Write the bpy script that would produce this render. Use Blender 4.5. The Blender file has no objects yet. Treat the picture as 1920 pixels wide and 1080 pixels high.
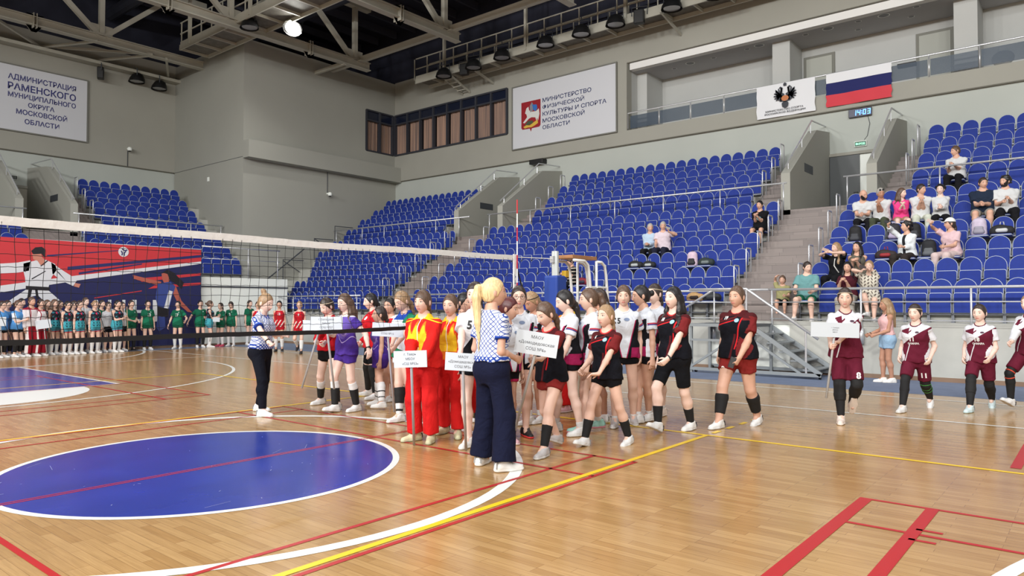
import bpy, bmesh, math, random
import numpy as np
from mathutils import Vector, Matrix, Quaternion
from mathutils.bvhtree import BVHTree
random.seed(7); rng = np.random.default_rng(5)
SC = bpy.context.scene
COL = SC.collection
PI = math.pi

# ---------------------------------------------------------------- camera, world, lights, exposure
cam_d = bpy.data.cameras.new('camera'); CAM = bpy.data.objects.new('camera', cam_d); COL.objects.link(CAM)
cam_d.sensor_width = 36.0; cam_d.lens = 36.0 * 1345 / 1920; cam_d.clip_end = 200
_yaw = math.radians(39.5); _pit = math.atan(31.5 / 1345)
CAM.location = (0, 0, 1.55)
CAM.rotation_euler = (PI / 2 + _pit, 0, _yaw - PI / 2)
SC.camera = CAM
SC.view_settings.view_transform = 'Standard'; SC.view_settings.look = 'None'
SC.view_settings.exposure = -0.4; SC.view_settings.gamma = 1.0
SC.view_settings.use_curve_mapping = False
W = bpy.data.worlds.new('world'); SC.world = W; W.use_nodes = True
W.node_tree.nodes['Background'].inputs[0].default_value = (0.55, 0.6, 0.7, 1)
W.node_tree.nodes['Background'].inputs[1].default_value = 0.05

FLOOD_ROWS = [(10.5, 13.6), (-3.5, 13.6), (-15.0, 12.8)]
def hall_light(loc, target, size, power, col):
    l = bpy.data.lights.new('floodlight_beam', 'AREA'); l.shape = 'SQUARE'; l.size = size
    l.energy = power; l.color = col
    o = bpy.data.objects.new('floodlight_beam', l); COL.objects.link(o)
    o.location = loc
    o.rotation_euler = (Vector(target) - Vector(loc)).to_track_quat('-Z', 'Y').to_euler()
    return o
for (lx, lz) in FLOOD_ROWS:
    for ly in (-16, -9, -2, 5, 12, 19):
        tx = lx + 3.0 if lx > -10 else 14.0
        hall_light((lx, ly, lz), (tx, ly + 0.8, 0), 1.3, 400 if lx > 0 else (520 if lx > -10 else 2300), (1.0, 0.99, 0.965))
        sp = bpy.data.lights.new('spill_fill', 'POINT'); sp.energy = 190; sp.shadow_soft_size = .5; sp.color = (0.94, 0.97, 1.0)  # point lamp added at each flood to lift trusses, ceiling and upper walls
        so = bpy.data.objects.new('spill_fill', sp); COL.objects.link(so); so.location = (lx, ly, lz - .5)
hall_light((16.8, 25.5, 12.9), (13.0, 22.0, 0), 0.5, 300, (1.0, 0.985, 0.94))

# ---------------------------------------------------------------- node helpers
def lin(c):
    return tuple(((x / 255.) / 12.92 if x / 255. <= 0.04045 else ((x / 255. + 0.055) / 1.055) ** 2.4) for x in c)
class E:
    """a tiny arithmetic wrapper over math nodes"""
    nt = None
    def __init__(s, sock): s.s = sock
    @staticmethod
    def m(op, a, b=None, c=None, clamp=False):
        n = E.nt.nodes.new('ShaderNodeMath'); n.operation = op; n.use_clamp = clamp
        for i, v in enumerate((a, b, c)):
            if v is None: continue
            if isinstance(v, E): E.nt.links.new(v.s, n.inputs[i])
            else: n.inputs[i].default_value = v
        return E(n.outputs[0])
    def __add__(s, o): return E.m('ADD', s, o)
    __radd__ = __add__
    def __sub__(s, o): return E.m('SUBTRACT', s, o)
    def __rsub__(s, o): return E.m('SUBTRACT', o, s)
    def __mul__(s, o): return E.m('MULTIPLY', s, o)
    __rmul__ = __mul__
    def __truediv__(s, o): return E.m('DIVIDE', s, o)
    def __gt__(s, o): return E.m('GREATER_THAN', s, o)
    def __lt__(s, o): return E.m('LESS_THAN', s, o)
    def __and__(s, o): return E.m('MULTIPLY', s, o)
    def __or__(s, o): return E.m('MAXIMUM', s, o)
    def abs(s): return E.m('ABSOLUTE', s)
    def mod(s, v): return E.m('FLOORED_MODULO', s, v)
    def sin(s): return E.m('SINE', s)
def newmat(name):
    m = bpy.data.materials.new(name); m.use_nodes = True
    nt = m.node_tree; b = nt.nodes['Principled BSDF']
    return m, nt, b
def node(nt, kind, **kw):
    n = nt.nodes.new(kind)
    for k, v in kw.items():
        if k in n.inputs: n.inputs[k].default_value = v
        else: setattr(n, k, v)
    return n
MATS = {}
def mat(name, col, rough=0.6, metal=0.0, var=0.0, scale=3.0, bump=0.0, spec=None, emit=None, alpha=None, trans=None):
    """plain procedural material with slight tonal noise; col in sRGB 0-255"""
    if name in MATS: return MATS[name]
    m, nt, b = newmat(name)
    c = lin(col)
    b.inputs['Base Color'].default_value = (*c, 1); b.inputs['Roughness'].default_value = rough
    b.inputs['Metallic'].default_value = metal
    if spec is not None: b.inputs['Specular IOR Level'].default_value = spec
    if var or bump:
        tc = node(nt, 'ShaderNodeTexCoord'); no = node(nt, 'ShaderNodeTexNoise', Scale=scale, Detail=4.0)
        nt.links.new(tc.outputs['Object'], no.inputs['Vector'])
        if var:
            r = node(nt, 'ShaderNodeValToRGB')
            r.color_ramp.elements[0].position = .3; r.color_ramp.elements[1].position = .7
            r.color_ramp.elements[0].color = (*[x * (1 - var) for x in c], 1)
            r.color_ramp.elements[1].color = (*[min(1, x * (1 + var)) for x in c], 1)
            nt.links.new(no.outputs['Fac'], r.inputs[0]); nt.links.new(r.outputs[0], b.inputs['Base Color'])
        if bump:
            bp = node(nt, 'ShaderNodeBump', Strength=bump, Distance=0.02)
            nt.links.new(no.outputs['Fac'], bp.inputs['Height']); nt.links.new(bp.outputs[0], b.inputs['Normal'])
    if emit: b.inputs['Emission Color'].default_value = (*c, 1); b.inputs['Emission Strength'].default_value = emit
    if alpha is not None: b.inputs['Alpha'].default_value = alpha
    if trans is not None: b.inputs['Transmission Weight'].default_value = trans
    MATS[name] = m
    return m

# ---------------------------------------------------------------- mesh builder
class MB:
    def __init__(s): s.v = []; s.f = []; s.m = []
    def add(s, vs, fs, mi=0):
        o = len(s.v); s.v += [tuple(v) for v in vs]
        s.f += [tuple(i + o for i in f) for f in fs]; s.m += [mi] * len(fs)
        return s
    def box(s, x0, y0, z0, x1, y1, z1, mi=0):
        vs = [(x, y, z) for z in (z0, z1) for y in (y0, y1) for x in (x0, x1)]
        return s.add(vs, [(0, 2, 3, 1), (4, 5, 7, 6), (0, 1, 5, 4), (2, 6, 7, 3), (0, 4, 6, 2), (1, 3, 7, 5)], mi)
    def prism(s, poly, axis, a0, a1, mi=0):
        """poly in the two other axes (cyclic order kept x<y<z), extruded along axis"""
        n = len(poly)
        def p(u, v, a):
            return {0: (a, u, v), 1: (u, a, v), 2: (u, v, a)}[axis]
        vs = [p(u, v, a0) for u, v in poly] + [p(u, v, a1) for u, v in poly]
        fs = [tuple(range(n - 1, -1, -1)), tuple(range(n, 2 * n))] + [(i, (i + 1) % n, n + (i + 1) % n, n + i) for i in range(n)]
        return s.add(vs, fs, mi)
    def tube(s, pts, r, n=8, mi=0, cap=True, closed=False):
        P = [Vector(p) for p in pts]; rs = r if hasattr(r, '__len__') else [r] * len(P)
        k = len(P); ref = None; vs = []
        for i, p in enumerate(P):
            t = (P[(i + 1) % k] - P[i - 1]) if closed or 0 < i < k - 1 else (P[1] - P[0] if i == 0 else P[-1] - P[-2])
            t.normalize()
            if ref is None: ref = Vector((0, 0, 1)) if abs(t.z) < .9 else Vector((1, 0, 0))
            a = (ref - t * ref.dot(t))
            if a.length < 1e-5: a = t.orthogonal()
            a.normalize(); b = t.cross(a); ref = a
            for j in range(n):
                q = 2 * PI * j / n
                vs.append(p + (a * math.cos(q) + b * math.sin(q)) * rs[i])
        fs = []
        for i in range(k if closed else k - 1):
            for j in range(n):
                i2 = (i + 1) % k
                fs.append((i * n + j, i * n + (j + 1) % n, i2 * n + (j + 1) % n, i2 * n + j))
        if cap and not closed:
            fs += [tuple(range(n - 1, -1, -1)), tuple((k - 1) * n + j for j in range(n))]
        return s.add(vs, fs, mi)
    def bar(s, a, b, w, h, mi=0):
        """rectangular bar from a to b, w across, h high"""
        a = Vector(a); b = Vector(b); t = (b - a).normalized()
        up = Vector((0, 0, 1)) if abs(t.z) < .95 else Vector((1, 0, 0))
        x = t.cross(up).normalized(); y = x.cross(t)
        vs = [p + x * (w / 2 * sx) + y * (h / 2 * sy) for p in (a, b) for sx, sy in ((-1, -1), (1, -1), (1, 1), (-1, 1))]
        return s.add(vs, [(0, 3, 2, 1), (4, 5, 6, 7), (0, 1, 5, 4), (1, 2, 6, 5), (2, 3, 7, 6), (3, 0, 4, 7)], mi)
    def ring(s, c, r0, r1, a0=0, a1=2 * PI, n=96, z=0.0, mi=0):
        vs = []; 
        for i in range(n + 1):
            a = a0 + (a1 - a0) * i / n
            vs += [(c[0] + r0 * math.cos(a), c[1] + r0 * math.sin(a), z), (c[0] + r1 * math.cos(a), c[1] + r1 * math.sin(a), z)]
        return s.add(vs, [(2 * i, 2 * i + 1, 2 * i + 3, 2 * i + 2) for i in range(n)], mi)
    def poly(s, pts, mi=0): return s.add(pts, [tuple(range(len(pts)))], mi)
    def sphere(s, c, r, nu=12, nv=8, mi=0):
        rr = r if hasattr(r, '__len__') else (r, r, r); vs = []
        for i in range(nv + 1):
            t = PI * i / nv
            for j in range(nu):
                p = 2 * PI * j / nu
                vs.append((c[0] + rr[0] * math.sin(t) * math.cos(p), c[1] + rr[1] * math.sin(t) * math.sin(p), c[2] + rr[2] * math.cos(t)))
        return s.add(vs, [(i * nu + j, (i + 1) * nu + j, (i + 1) * nu + (j + 1) % nu, i * nu + (j + 1) % nu) for i in range(nv) for j in range(nu)], mi)
    def build(s, name, mats, parent=None, smooth=False, loc=None, rot=None):
        me = bpy.data.meshes.new(name); me.from_pydata(s.v, [], s.f)
        for m in (mats if isinstance(mats, (list, tuple)) else [mats]): me.materials.append(m)
        me.polygons.foreach_set('material_index', s.m)
        if smooth: me.polygons.foreach_set('use_smooth', [True] * len(s.f))
        me.update()
        return link(name, me, parent, loc, rot)
def link(name, me, parent=None, loc=None, rot=None):
    o = bpy.data.objects.new(name, me); COL.objects.link(o)
    if parent: o.parent = parent
    if loc is not None: o.location = loc
    if rot is not None: o.rotation_euler = rot
    return o
def bevel(o, w=.01, n=2):
    m = o.modifiers.new('bevel', 'BEVEL'); m.width = w; m.segments = n; m.limit_method = 'ANGLE'
    return o
def tag(o, label, cat, group=None, kind=None):
    o['label'] = label; o['category'] = cat
    if group: o['group'] = group
    if kind: o['kind'] = kind
    return o
def struct(o): o['kind'] = 'structure'; return o
def thing(name, label, cat, loc=(0, 0, 0), rotz=0.0, group=None):
    o = bpy.data.objects.new(name, None); COL.objects.link(o); o.empty_display_size = .1
    o.location = loc; o.rotation_euler = (0, 0, rotz)
    return tag(o, label, cat, group)
def text_mesh(txt, size, bold=0.0, align='CENTER', line=1.0, shear=0.0, squash=1.0, res=3):
    """text outline as a flat mesh; returns (verts, faces) in its own x-y plane"""
    c = bpy.data.curves.new('lettering', 'FONT'); c.body = txt; c.size = size; c.align_x = align; c.align_y = 'CENTER'
    c.offset = bold; c.space_line = line; c.shear = shear; c.resolution_u = res; c.fill_mode = 'FRONT'
    o = bpy.data.objects.new('lettering', c); COL.objects.link(o)
    dg = bpy.context.evaluated_depsgraph_get(); dg.update()
    me = bpy.data.meshes.new_from_object(o.evaluated_get(dg))
    vs = [(v.co.x * squash, v.co.y, 0.0) for v in me.vertices]; fs = [tuple(p.vertices) for p in me.polygons]
    bpy.data.objects.remove(o); bpy.data.curves.remove(c); bpy.data.meshes.remove(me)
    return vs, fs
def lettering(name, txt, size, mt, parent, M, bold=0.0, align='CENTER', line=1.0, shear=0.0, squash=1.0):
    vs, fs = text_mesh(txt, size, bold, align, line, shear, squash)
    mb = MB(); mb.add([M @ Vector(v) for v in vs], fs)
    return mb.build(name, mt, parent)
def frame_mat(origin, xdir, ydir):
    x = Vector(xdir).normalized(); y = Vector(ydir).normalized(); z = x.cross(y)
    m = Matrix((x, y, z)).transposed().to_4x4(); m.translation = Vector(origin); return m

# ---------------------------------------------------------------- materials of the place
def wood_floor():
    m, nt, b = newmat('parquet')
    tc = node(nt, 'ShaderNodeTexCoord'); sep = node(nt, 'ShaderNodeSeparateXYZ'); cmb = node(nt, 'ShaderNodeCombineXYZ')
    L = nt.links.new
    L(tc.outputs['Object'], sep.inputs[0]); L(sep.outputs['Y'], cmb.inputs['X']); L(sep.outputs['X'], cmb.inputs['Y'])
    br = node(nt, 'ShaderNodeTexBrick', Scale=1.0, **{'Mortar Size': 0.0014, 'Mortar Smooth': 0.2, 'Bias': 0.0, 'Brick Width': 0.52, 'Row Height': 0.072})
    br.offset = 0.37; br.offset_frequency = 3
    br.inputs['Color1'].default_value = (*lin((194, 158, 108)), 1); br.inputs['Color2'].default_value = (*lin((174, 136, 86)), 1)
    br.inputs['Mortar'].default_value = (*lin((140, 104, 64)), 1)
    L(cmb.outputs[0], br.inputs['Vector'])
    mp = node(nt, 'ShaderNodeMapping'); mp.inputs['Scale'].default_value = (1.2, 26, 1); L(cmb.outputs[0], mp.inputs[0])
    no = node(nt, 'ShaderNodeTexNoise', Scale=2.2, Detail=6.0, Roughness=.65); L(mp.outputs[0], no.inputs['Vector'])
    mx = node(nt, 'ShaderNodeMix'); mx.data_type = 'RGBA'; mx.blend_type = 'MULTIPLY'; mx.inputs[0].default_value = .55
    rp = node(nt, 'ShaderNodeValToRGB'); rp.color_ramp.elements[0].position = .3; rp.color_ramp.elements[1].position = .68
    rp.color_ramp.elements[0].color = (.62, .55, .45, 1); rp.color_ramp.elements[1].color = (1.1, 1.08, 1.04, 1)
    L(no.outputs['Fac'], rp.inputs[0]); L(br.outputs['Color'], mx.inputs[6]); L(rp.outputs[0], mx.inputs[7])
    big = node(nt, 'ShaderNodeTexNoise', Scale=.35, Detail=3.0); L(tc.outputs['Object'], big.inputs['Vector'])
    mx2 = node(nt, 'ShaderNodeMix'); mx2.data_type = 'RGBA'; mx2.blend_type = 'MULTIPLY'; mx2.inputs[0].default_value = 1
    rp2 = node(nt, 'ShaderNodeValToRGB'); rp2.color_ramp.elements[0].color = (.86, .84, .8, 1); rp2.color_ramp.elements[1].color = (1.06, 1.05, 1.03, 1)
    L(big.outputs['Fac'], rp2.inputs[0]); L(mx.outputs[2], mx2.inputs[6]); L(rp2.outputs[0], mx2.inputs[7])
    L(mx2.outputs[2], b.inputs['Base Color'])
    rr = node(nt, 'ShaderNodeMapRange'); rr.inputs['To Min'].default_value = .15; rr.inputs['To Max'].default_value = .28
    L(no.outputs['Fac'], rr.inputs[0]); L(rr.outputs[0], b.inputs['Roughness'])
    bp = node(nt, 'ShaderNodeBump', Strength=.08, Distance=.004); L(br.outputs['Fac'], bp.inputs['Height']); L(bp.outputs[0], b.inputs['Normal'])
    b.inputs['Coat Weight'].default_value = .25; b.inputs['Coat Roughness'].default_value = .16
    return m
def tile_mat(name, c1, c2, mortar, w, h):
    m, nt, b = newmat(name); L = nt.links.new
    tc = node(nt, 'ShaderNodeTexCoord'); sep = node(nt, 'ShaderNodeSeparateXYZ'); cmb = node(nt, 'ShaderNodeCombineXYZ')
    L(tc.outputs['Object'], sep.inputs[0])
    ad = node(nt, 'ShaderNodeMath'); ad.operation = 'ADD'; L(sep.outputs['X'], ad.inputs[0]); L(sep.outputs['Z'], ad.inputs[1])
    L(sep.outputs['Y'], cmb.inputs['X']); L(ad.outputs[0], cmb.inputs['Y'])
    br = node(nt, 'ShaderNodeTexBrick', Scale=1.0, **{'Mortar Size': .004, 'Brick Width': w, 'Row Height': h})
    br.inputs['Color1'].default_value = (*lin(c1), 1); br.inputs['Color2'].default_value = (*lin(c2), 1); br.inputs['Mortar'].default_value = (*lin(mortar), 1)
    L(cmb.outputs[0], br.inputs['Vector']); L(br.outputs['Color'], b.inputs['Base Color']); b.inputs['Roughness'].default_value = .55
    MATS[name] = m; return m
M_wood = wood_floor()
M_wall = mat('wall_paint_warm', (158, 157, 148), .85, var=.03, scale=.6)
M_wall_l = mat('wall_paint_light', (178, 183, 177), .85, var=.03, scale=.5)
M_blk = mat('wall_paint_block', (158, 158, 150), .85, var=.03, scale=.4)
M_white = mat('white_paint', (240, 244, 238), .6, var=.03, scale=1.2)
M_navy = mat('dark_roof_cladding', (34, 36, 52), .8, var=.15, scale=.8)
M_tile = tile_mat('stair_tile', (140, 130, 126), (124, 115, 112), (100, 93, 90), .9, .17)
M_tread = mat('tier_concrete', (176, 176, 170), .8, var=.08, scale=2)
M_steel = mat('brushed_steel', (206, 208, 212), .32, .55)
M_truss = mat('truss_paint', (178, 176, 164), .6, var=.06, scale=1.0)
M_bluefloor = mat('blue_matting', (104, 116, 142), .7, var=.08, scale=3)
M_court_blue = mat('court_paint_blue', (30, 52, 148), .22, var=.1, scale=2.0)
M_lw = mat('court_line_white', (226, 228, 226), .35); M_lr = mat('court_line_red', (176, 34, 38), .35)
M_ly = mat('court_line_yellow', (236, 196, 30), .35)
M_black = mat('black_plastic', (18, 18, 20), .5); M_dgrey = mat('dark_grey_metal', (70, 74, 80), .5, .3)
M_seat = mat('seat_fabric_blue', (12, 43, 134), .75, var=.08, scale=9); M_pipe = mat('seat_piping', (172, 180, 192), .5)
M_seatleg = mat('seat_bracket', (120, 124, 132), .45, .6)

# ---------------------------------------------------------------- room shell
RX = 25.9; LY = 36.1; CZ = 16.4
XA, YA = -18.9, -22.6
fl = struct(MB().box(XA - .3, YA - .3, -.3, 28.5, LY + .3, 0).build('floor', M_wood))
def strip(mb, x0, y0, x1, y1, z=.0016): mb.add([(x0, y0, z), (x1, y0, z), (x1, y1, z), (x0, y1, z)], [(0, 1, 2, 3)])
mb = MB(); strip(mb, 14.1, YA, 28.4, LY, .0012); strip(mb, XA, 25.0, 14.1, LY, .0012)
mb.build('matting', M_bluefloor, fl)
CX, CY = 3.55, 6.75
MB().ring((CX, CY), 0.0, 1.8, z=.0018).build('centre_circle', M_court_blue, fl)
mb = MB().ring((CX, CY), 1.765, 1.83, z=.0024)
# outer circle, a little wobbly width as painted
mb.ring((CX, CY), 2.95, 3.06, z=.0024)
for x in (11.05, 13.45): strip(mb, x - .03, -14, x + .03, 27, .0022)
mb.ring((CX, 19.2), 6.28, 6.35, PI, 2 * PI, z=.0024)
mb.ring((CX, -5.7), 6.28, 6.37, 0, PI, z=.0024)
strip(mb, CX - 7.5, 20.72, CX + 7.5, 20.78, .0022)
mb.ring((CX + 1.5, 26.75), 5.95, 6.03, -PI / 2, -PI / 2 + 2.0, z=.0024); mb.ring((CX - 1.5, 26.75), 5.95, 6.03, PI * 1.5 - 2.0, PI * 1.5, z=.0024)
strip(mb, CX - 1.5, 20.69, CX + 1.5, 20.75, .0026)
strip(mb, 5.95, 14.95, 6.01, 20.75, .0026); strip(mb, 1.09, 14.95, 1.15, 20.75, .0026); strip(mb, 1.09, 14.92, 6.01, 14.98, .0028)
mb.ring((CX, 14.95), 0, 1.8, PI, 2 * PI, z=.002)
mb.build('white_court_line', M_lw, fl)
mb = MB(); strip(mb, 1.15, 14.95, 5.95, 20.75, .0019); mb.build('key_area', M_court_blue, fl)
mb = MB()
for y in (3.66, 9.72): strip(mb, -.95, y - .03, 8.1, y + .03, .003)
strip(mb, 8.05, -2.3, 8.11, 15.8, .0028); strip(mb, -1.0, 15.72, 8.1, 15.78, .003)
for k in range(4): strip(mb, 8.25 + .42 * k, 3.63, 8.45 + .42 * k, 3.69, .003)
mb.build('yellow_court_line', M_ly, fl)
mb = MB()
for y0 in (-4.6, 3.58, 11.9):
    for y in (y0, y0 + .48, y0 + 5.6, y0 + 6.08): strip(mb, -7.1, y - .022, 6.27, y + .022, .0027)
    for x in (6.25, 5.5, 1.53): strip(mb, x - .022, y0, x + .022, y0 + 6.1, .0027)
    strip(mb, 1.53, y0 + 3.0, 6.27, y0 + 3.022, .0029); strip(mb, 1.53, y0 + 3.05, 6.27, y0 + 3.072, .0029)
strip(mb, 3.9, 1.44, 6.27, 1.535, .0031); strip(mb, 3.9, .98, 6.27, 1.065, .0031); strip(mb, 8.3, .62, 9.8, .71, .003)
for x in (5.36, 5.62): strip(mb, x - .02, .86, x + .02, 1.02, .0031)
mb.build('red_court_line', M_lr, fl)
# scuffs on the blue circle
mb = MB()
for k in range(34):
    a = rng.uniform(0, 2 * PI); r = 1.7 * math.sqrt(rng.uniform(0, 1)); x = CX + r * math.cos(a); y = CY + r * math.sin(a)
    d = rng.normal(0, .5) + .9; l = rng.choice([.02, .03, .05, .22], p=[.4, .3, .18, .12]); w = .004 if l > .1 else .006
    mb.add([(x + math.cos(d) * s * l + math.sin(d) * q * w, y + math.sin(d) * s * l - math.cos(d) * q * w, .0034) for s, q in ((-.5, -.5), (.5, -.5), (.5, .5), (-.5, .5))], [(0, 1, 2, 3)])
mb.build('scuff_mark', mat('scuff', (150, 156, 190), .4), fl)

struct(MB().box(XA - .3, YA - .3, CZ, 29.5, LY + .3, CZ + .3).build('ceiling', M_navy))
# right wall with the gallery recess
GY, GZ0, GZ1, GX = 15.17, 8.79, 11.62, 28.2
mb = MB()
mb.box(RX, 4.1 + .9, 8.19, RX + .4, LY, GZ0)          # strip under gallery etc
mb.box(RX, YA, 8.19, RX + .4, 5.0, GZ0); mb.box(RX, GY, GZ0, RX + .4, 29.6, 9.63); mb.box(RX, GY, 9.63, RX + .4, 21.6, 11.78)
mb.box(RX, YA, GZ1, RX + .4, GY, 13.6); mb.box(RX, GY, 11.78, RX + .4, 29.6, 13.6)
struct(mb.build('wall_right', M_wall))
DY0, DY1, DZ = 5.28, 7.2, 6.62
mb = MB(); mb.box(RX + .06, YA, 0, RX + .4, DY0, 8.2); mb.box(RX + .06, DY1, 0, RX + .4, 29.6, 8.2); mb.box(RX + .06, DY0, DZ, RX + .4, DY1, 8.2); mb.box(RX + .06, DY0, 0, RX + .4, DY1, 4.4)
struct(mb.build('wall_right_lower', M_wall_l))
struct(MB().box(RX + .1, YA, 13.6, RX + .4, LY, CZ).build('wall_right_cladding', M_navy))
# gallery
mb = MB()
mb.box(RX + .4, YA, GZ0 - .3, GX, GY + .4, GZ0)
mb.box(GX, YA, GZ0 - .3, GX + .3, GY + .4, 12.2)
mb.box(RX + .4, GY, GZ0, GX, GY + .3, 12)
for y0, y1 in ((8.8, 9.44), (2.95, 3.6), (14.72, 15.17)): mb.box(26.8, y0, GZ0, GX, y1, 11.36)
struct(mb.build('wall_gallery', mat('gallery_paint', (186, 188, 186), .8, var=.03, scale=.7)))
struct(MB().box(RX + .4, YA, 11.36, GX, GY, 11.9).build('ceiling_gallery', mat('gallery_ceiling', (170, 170, 172), .8)))
struct(MB().box(RX + .12, YA, 11.33, RX + .4, GY - .08, 11.6).build('trim_gallery_beam', mat('beam_white', (228, 228, 226), .6)))
for i, (y0, y1) in enumerate(((7.7, 8.62), (3.88, 4.82))):
    d = struct(MB().box(GX - .05, y0 - .1, GZ0, GX - .002, y1 + .1, 11.0).build('door_%d' % (i + 1), mat('door_frame_grey', (120, 120, 112), .6)))
    MB().box(GX - .07, y0, GZ0, GX - .052, y1, 10.9).build('door_leaf', mat('door_leaf_grey', (168, 170, 162), .6), d)
# recessed downlights of the gallery ceiling (unlit)
for k, (y, x, r) in enumerate([(13.6, 27.1, .09), (12.8, 26.9, .16), (11.8, 26.9, .09), (10.4, 26.8, .09), (9.9, 26.7, .16), (8.2, 26.7, .09), (7.4, 26.6, .16), (6.4, 26.6, .09), (5.6, 26.6, .16), (4.6, 26.5, .09), (6.6, 27.4, .09), (4.9, 27.3, .09)]):
    o = MB().ring((x, y), 0, r, n=20, z=11.352).build('ceiling_downlight', mat('downlight_lens', (110, 110, 112), .5), None)
    for p in o.data.polygons: p.flip()
    MB().ring((x, y), r, r * 1.18, n=20, z=11.35).build('rim', M_white, o)
    tag(o, ['small round unlit downlight in the gallery ceiling', 'large round unlit speaker grille in the gallery ceiling'][r > .1] + ', number %d from the ministry board' % (k + 1), 'ceiling light', 'gallery ceiling fittings')
# left wall (short side, beyond the far stand)
struct(MB().box(XA, LY, 8.19, 17.3, LY + .4, 13.6).build('wall_left', M_wall))
mb = MB(); mb.box(XA, LY + .06, 0, 9.0, LY + .4, 8.2); mb.box(10.85, LY + .06, 0, 17.3, LY + .4, 8.2); mb.box(9.0, LY + .06, DZ + .06, 10.85, LY + .4, 8.2); mb.box(9.0, LY + .06, 0, 10.85, LY + .4, 4.4)
struct(mb.build('wall_left_lower', M_wall_l))
struct(MB().box(XA, LY + .1, 13.6, 29, LY + .4, CZ).build('wall_left_cladding', M_navy))
# corner block
BX, BY = 17.0, 29.6
mb = MB(); mb.box(BX, BY, 0, 23.9, LY, 13.55); mb.box(23.9, BY, 0, RX + .4, LY, 9.63); mb.box(23.9, BY, 11.76, RX + .4, LY, 13.55); mb.box(24.0, BY + .6, 9.63, RX + .4, LY, 11.76)
struct(mb.build('wall_block', M_blk))
struct(MB().box(BX - .02, BY - .5, 8.12, RX + .2, BY, 8.9).build('trim_block_beam', M_blk))
struct(MB().box(BX - .012, BY, 8.185, BX, LY, 8.2).build('trim_1', M_dgrey))
struct(MB().box(XA, LY - .03, 8.17, 17, LY, 8.21).build('trim_2', mat('seam_dark', (96, 94, 84), .7)))
struct(MB().box(RX - .03, YA, 8.17, RX, BY, 8.21).build('trim_3', MATS['seam_dark']))
# walls behind the camera
struct(MB().box(XA - .3, YA, 0, XA, LY, CZ).build('wall_back', M_wall)); struct(MB().box(XA, YA - .3, 0, 29, YA, CZ).build('wall_near', M_wall))
# curtained windows under the roof: one run on the right wall, two bays on the block
M_frame = mat('window_frame_dark', (52, 54, 62), .5); M_tint = mat('dark_glass', (26, 32, 50), .15)
def curtain_mat():
    m, nt, b = newmat('curtain'); L = nt.links.new
    tc = node(nt, 'ShaderNodeTexCoord'); mp = node(nt, 'ShaderNodeMapping'); mp.inputs['Scale'].default_value = (9, 9, .15)
    L(tc.outputs['Object'], mp.inputs[0]); no = node(nt, 'ShaderNodeTexNoise', Scale=1.6, Detail=3.0); L(mp.outputs[0], no.inputs['Vector'])
    rp = node(nt, 'ShaderNodeValToRGB'); rp.color_ramp.elements[0].color = (*lin((108, 94, 90)), 1); rp.color_ramp.elements[1].color = (*lin((176, 142, 122)), 1)
    rp.color_ramp.elements[0].position = .3; rp.color_ramp.elements[1].position = .72
    L(no.outputs['Fac'], rp.inputs[0]); L(rp.outputs[0], b.inputs['Base Color']); b.inputs['Roughness'].default_value = .9
    return m
M_curt = curtain_mat()
def win_run(name, along_y, fixed, a0, a1, n, z0, z1, zc, narrow=None):
    """frame + curtain panels behind + dark transom glass"""
    def pt(mb, a, b, d0, d1, zz0, zz1, mi=0):
        if along_y: mb.box(fixed + d0, a, zz0, fixed + d1, b, zz1, mi)
        else: mb.box(a, fixed + d0, zz0, b, fixed + d1, zz1, mi)
    fr = MB(); w = (a1 - a0) / n
    for i in range(n + 1): pt(fr, a0 + i * w - .05, a0 + i * w + .05, -.03, .14, z0, z1)
    for z in (z0, zc, z1): pt(fr, a0, a1, -.02, .12, z - .04, z + .04)
    o = struct(fr.build(name, M_frame))
    g = MB(); pt(g, a0, a1, .06, .08, zc, z1); g.build('transom_glass', M_tint, o)
    for i in range(n):
        c = MB(); k = 22; x0 = a0 + i * w + .05; x1 = a0 + (i + 1) * w - .05; vs = []
        for j in range(k + 1):
            a = x0 + (x1 - x0) * j / k; d = .2 + .035 * math.sin(j * 1.9 + i) + .02 * math.sin(j * .7 + 2 * i)
            for z in (z0, zc): vs.append((fixed + d, a, z) if along_y else (a, fixed + d, z))
        c.add(vs, [(2 * j, 2 * j + 2, 2 * j + 3, 2 * j + 1) for j in range(k)])
        c.build('curtain_panel', M_curt, o, True)
    pb = MB(); pt(pb, a0, a1, .5, .55, z0, z1); pb.build('window_back', M_black, o)
mb = MB()
win_run('window_1', True, RX - .06, 21.62, 29.55, 8, 9.63, 11.78, 11.3)
win_run('window_2', False, BY - .02, 23.92, 25.75, 2, 9.63, 11.76, 11.25)
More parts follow.
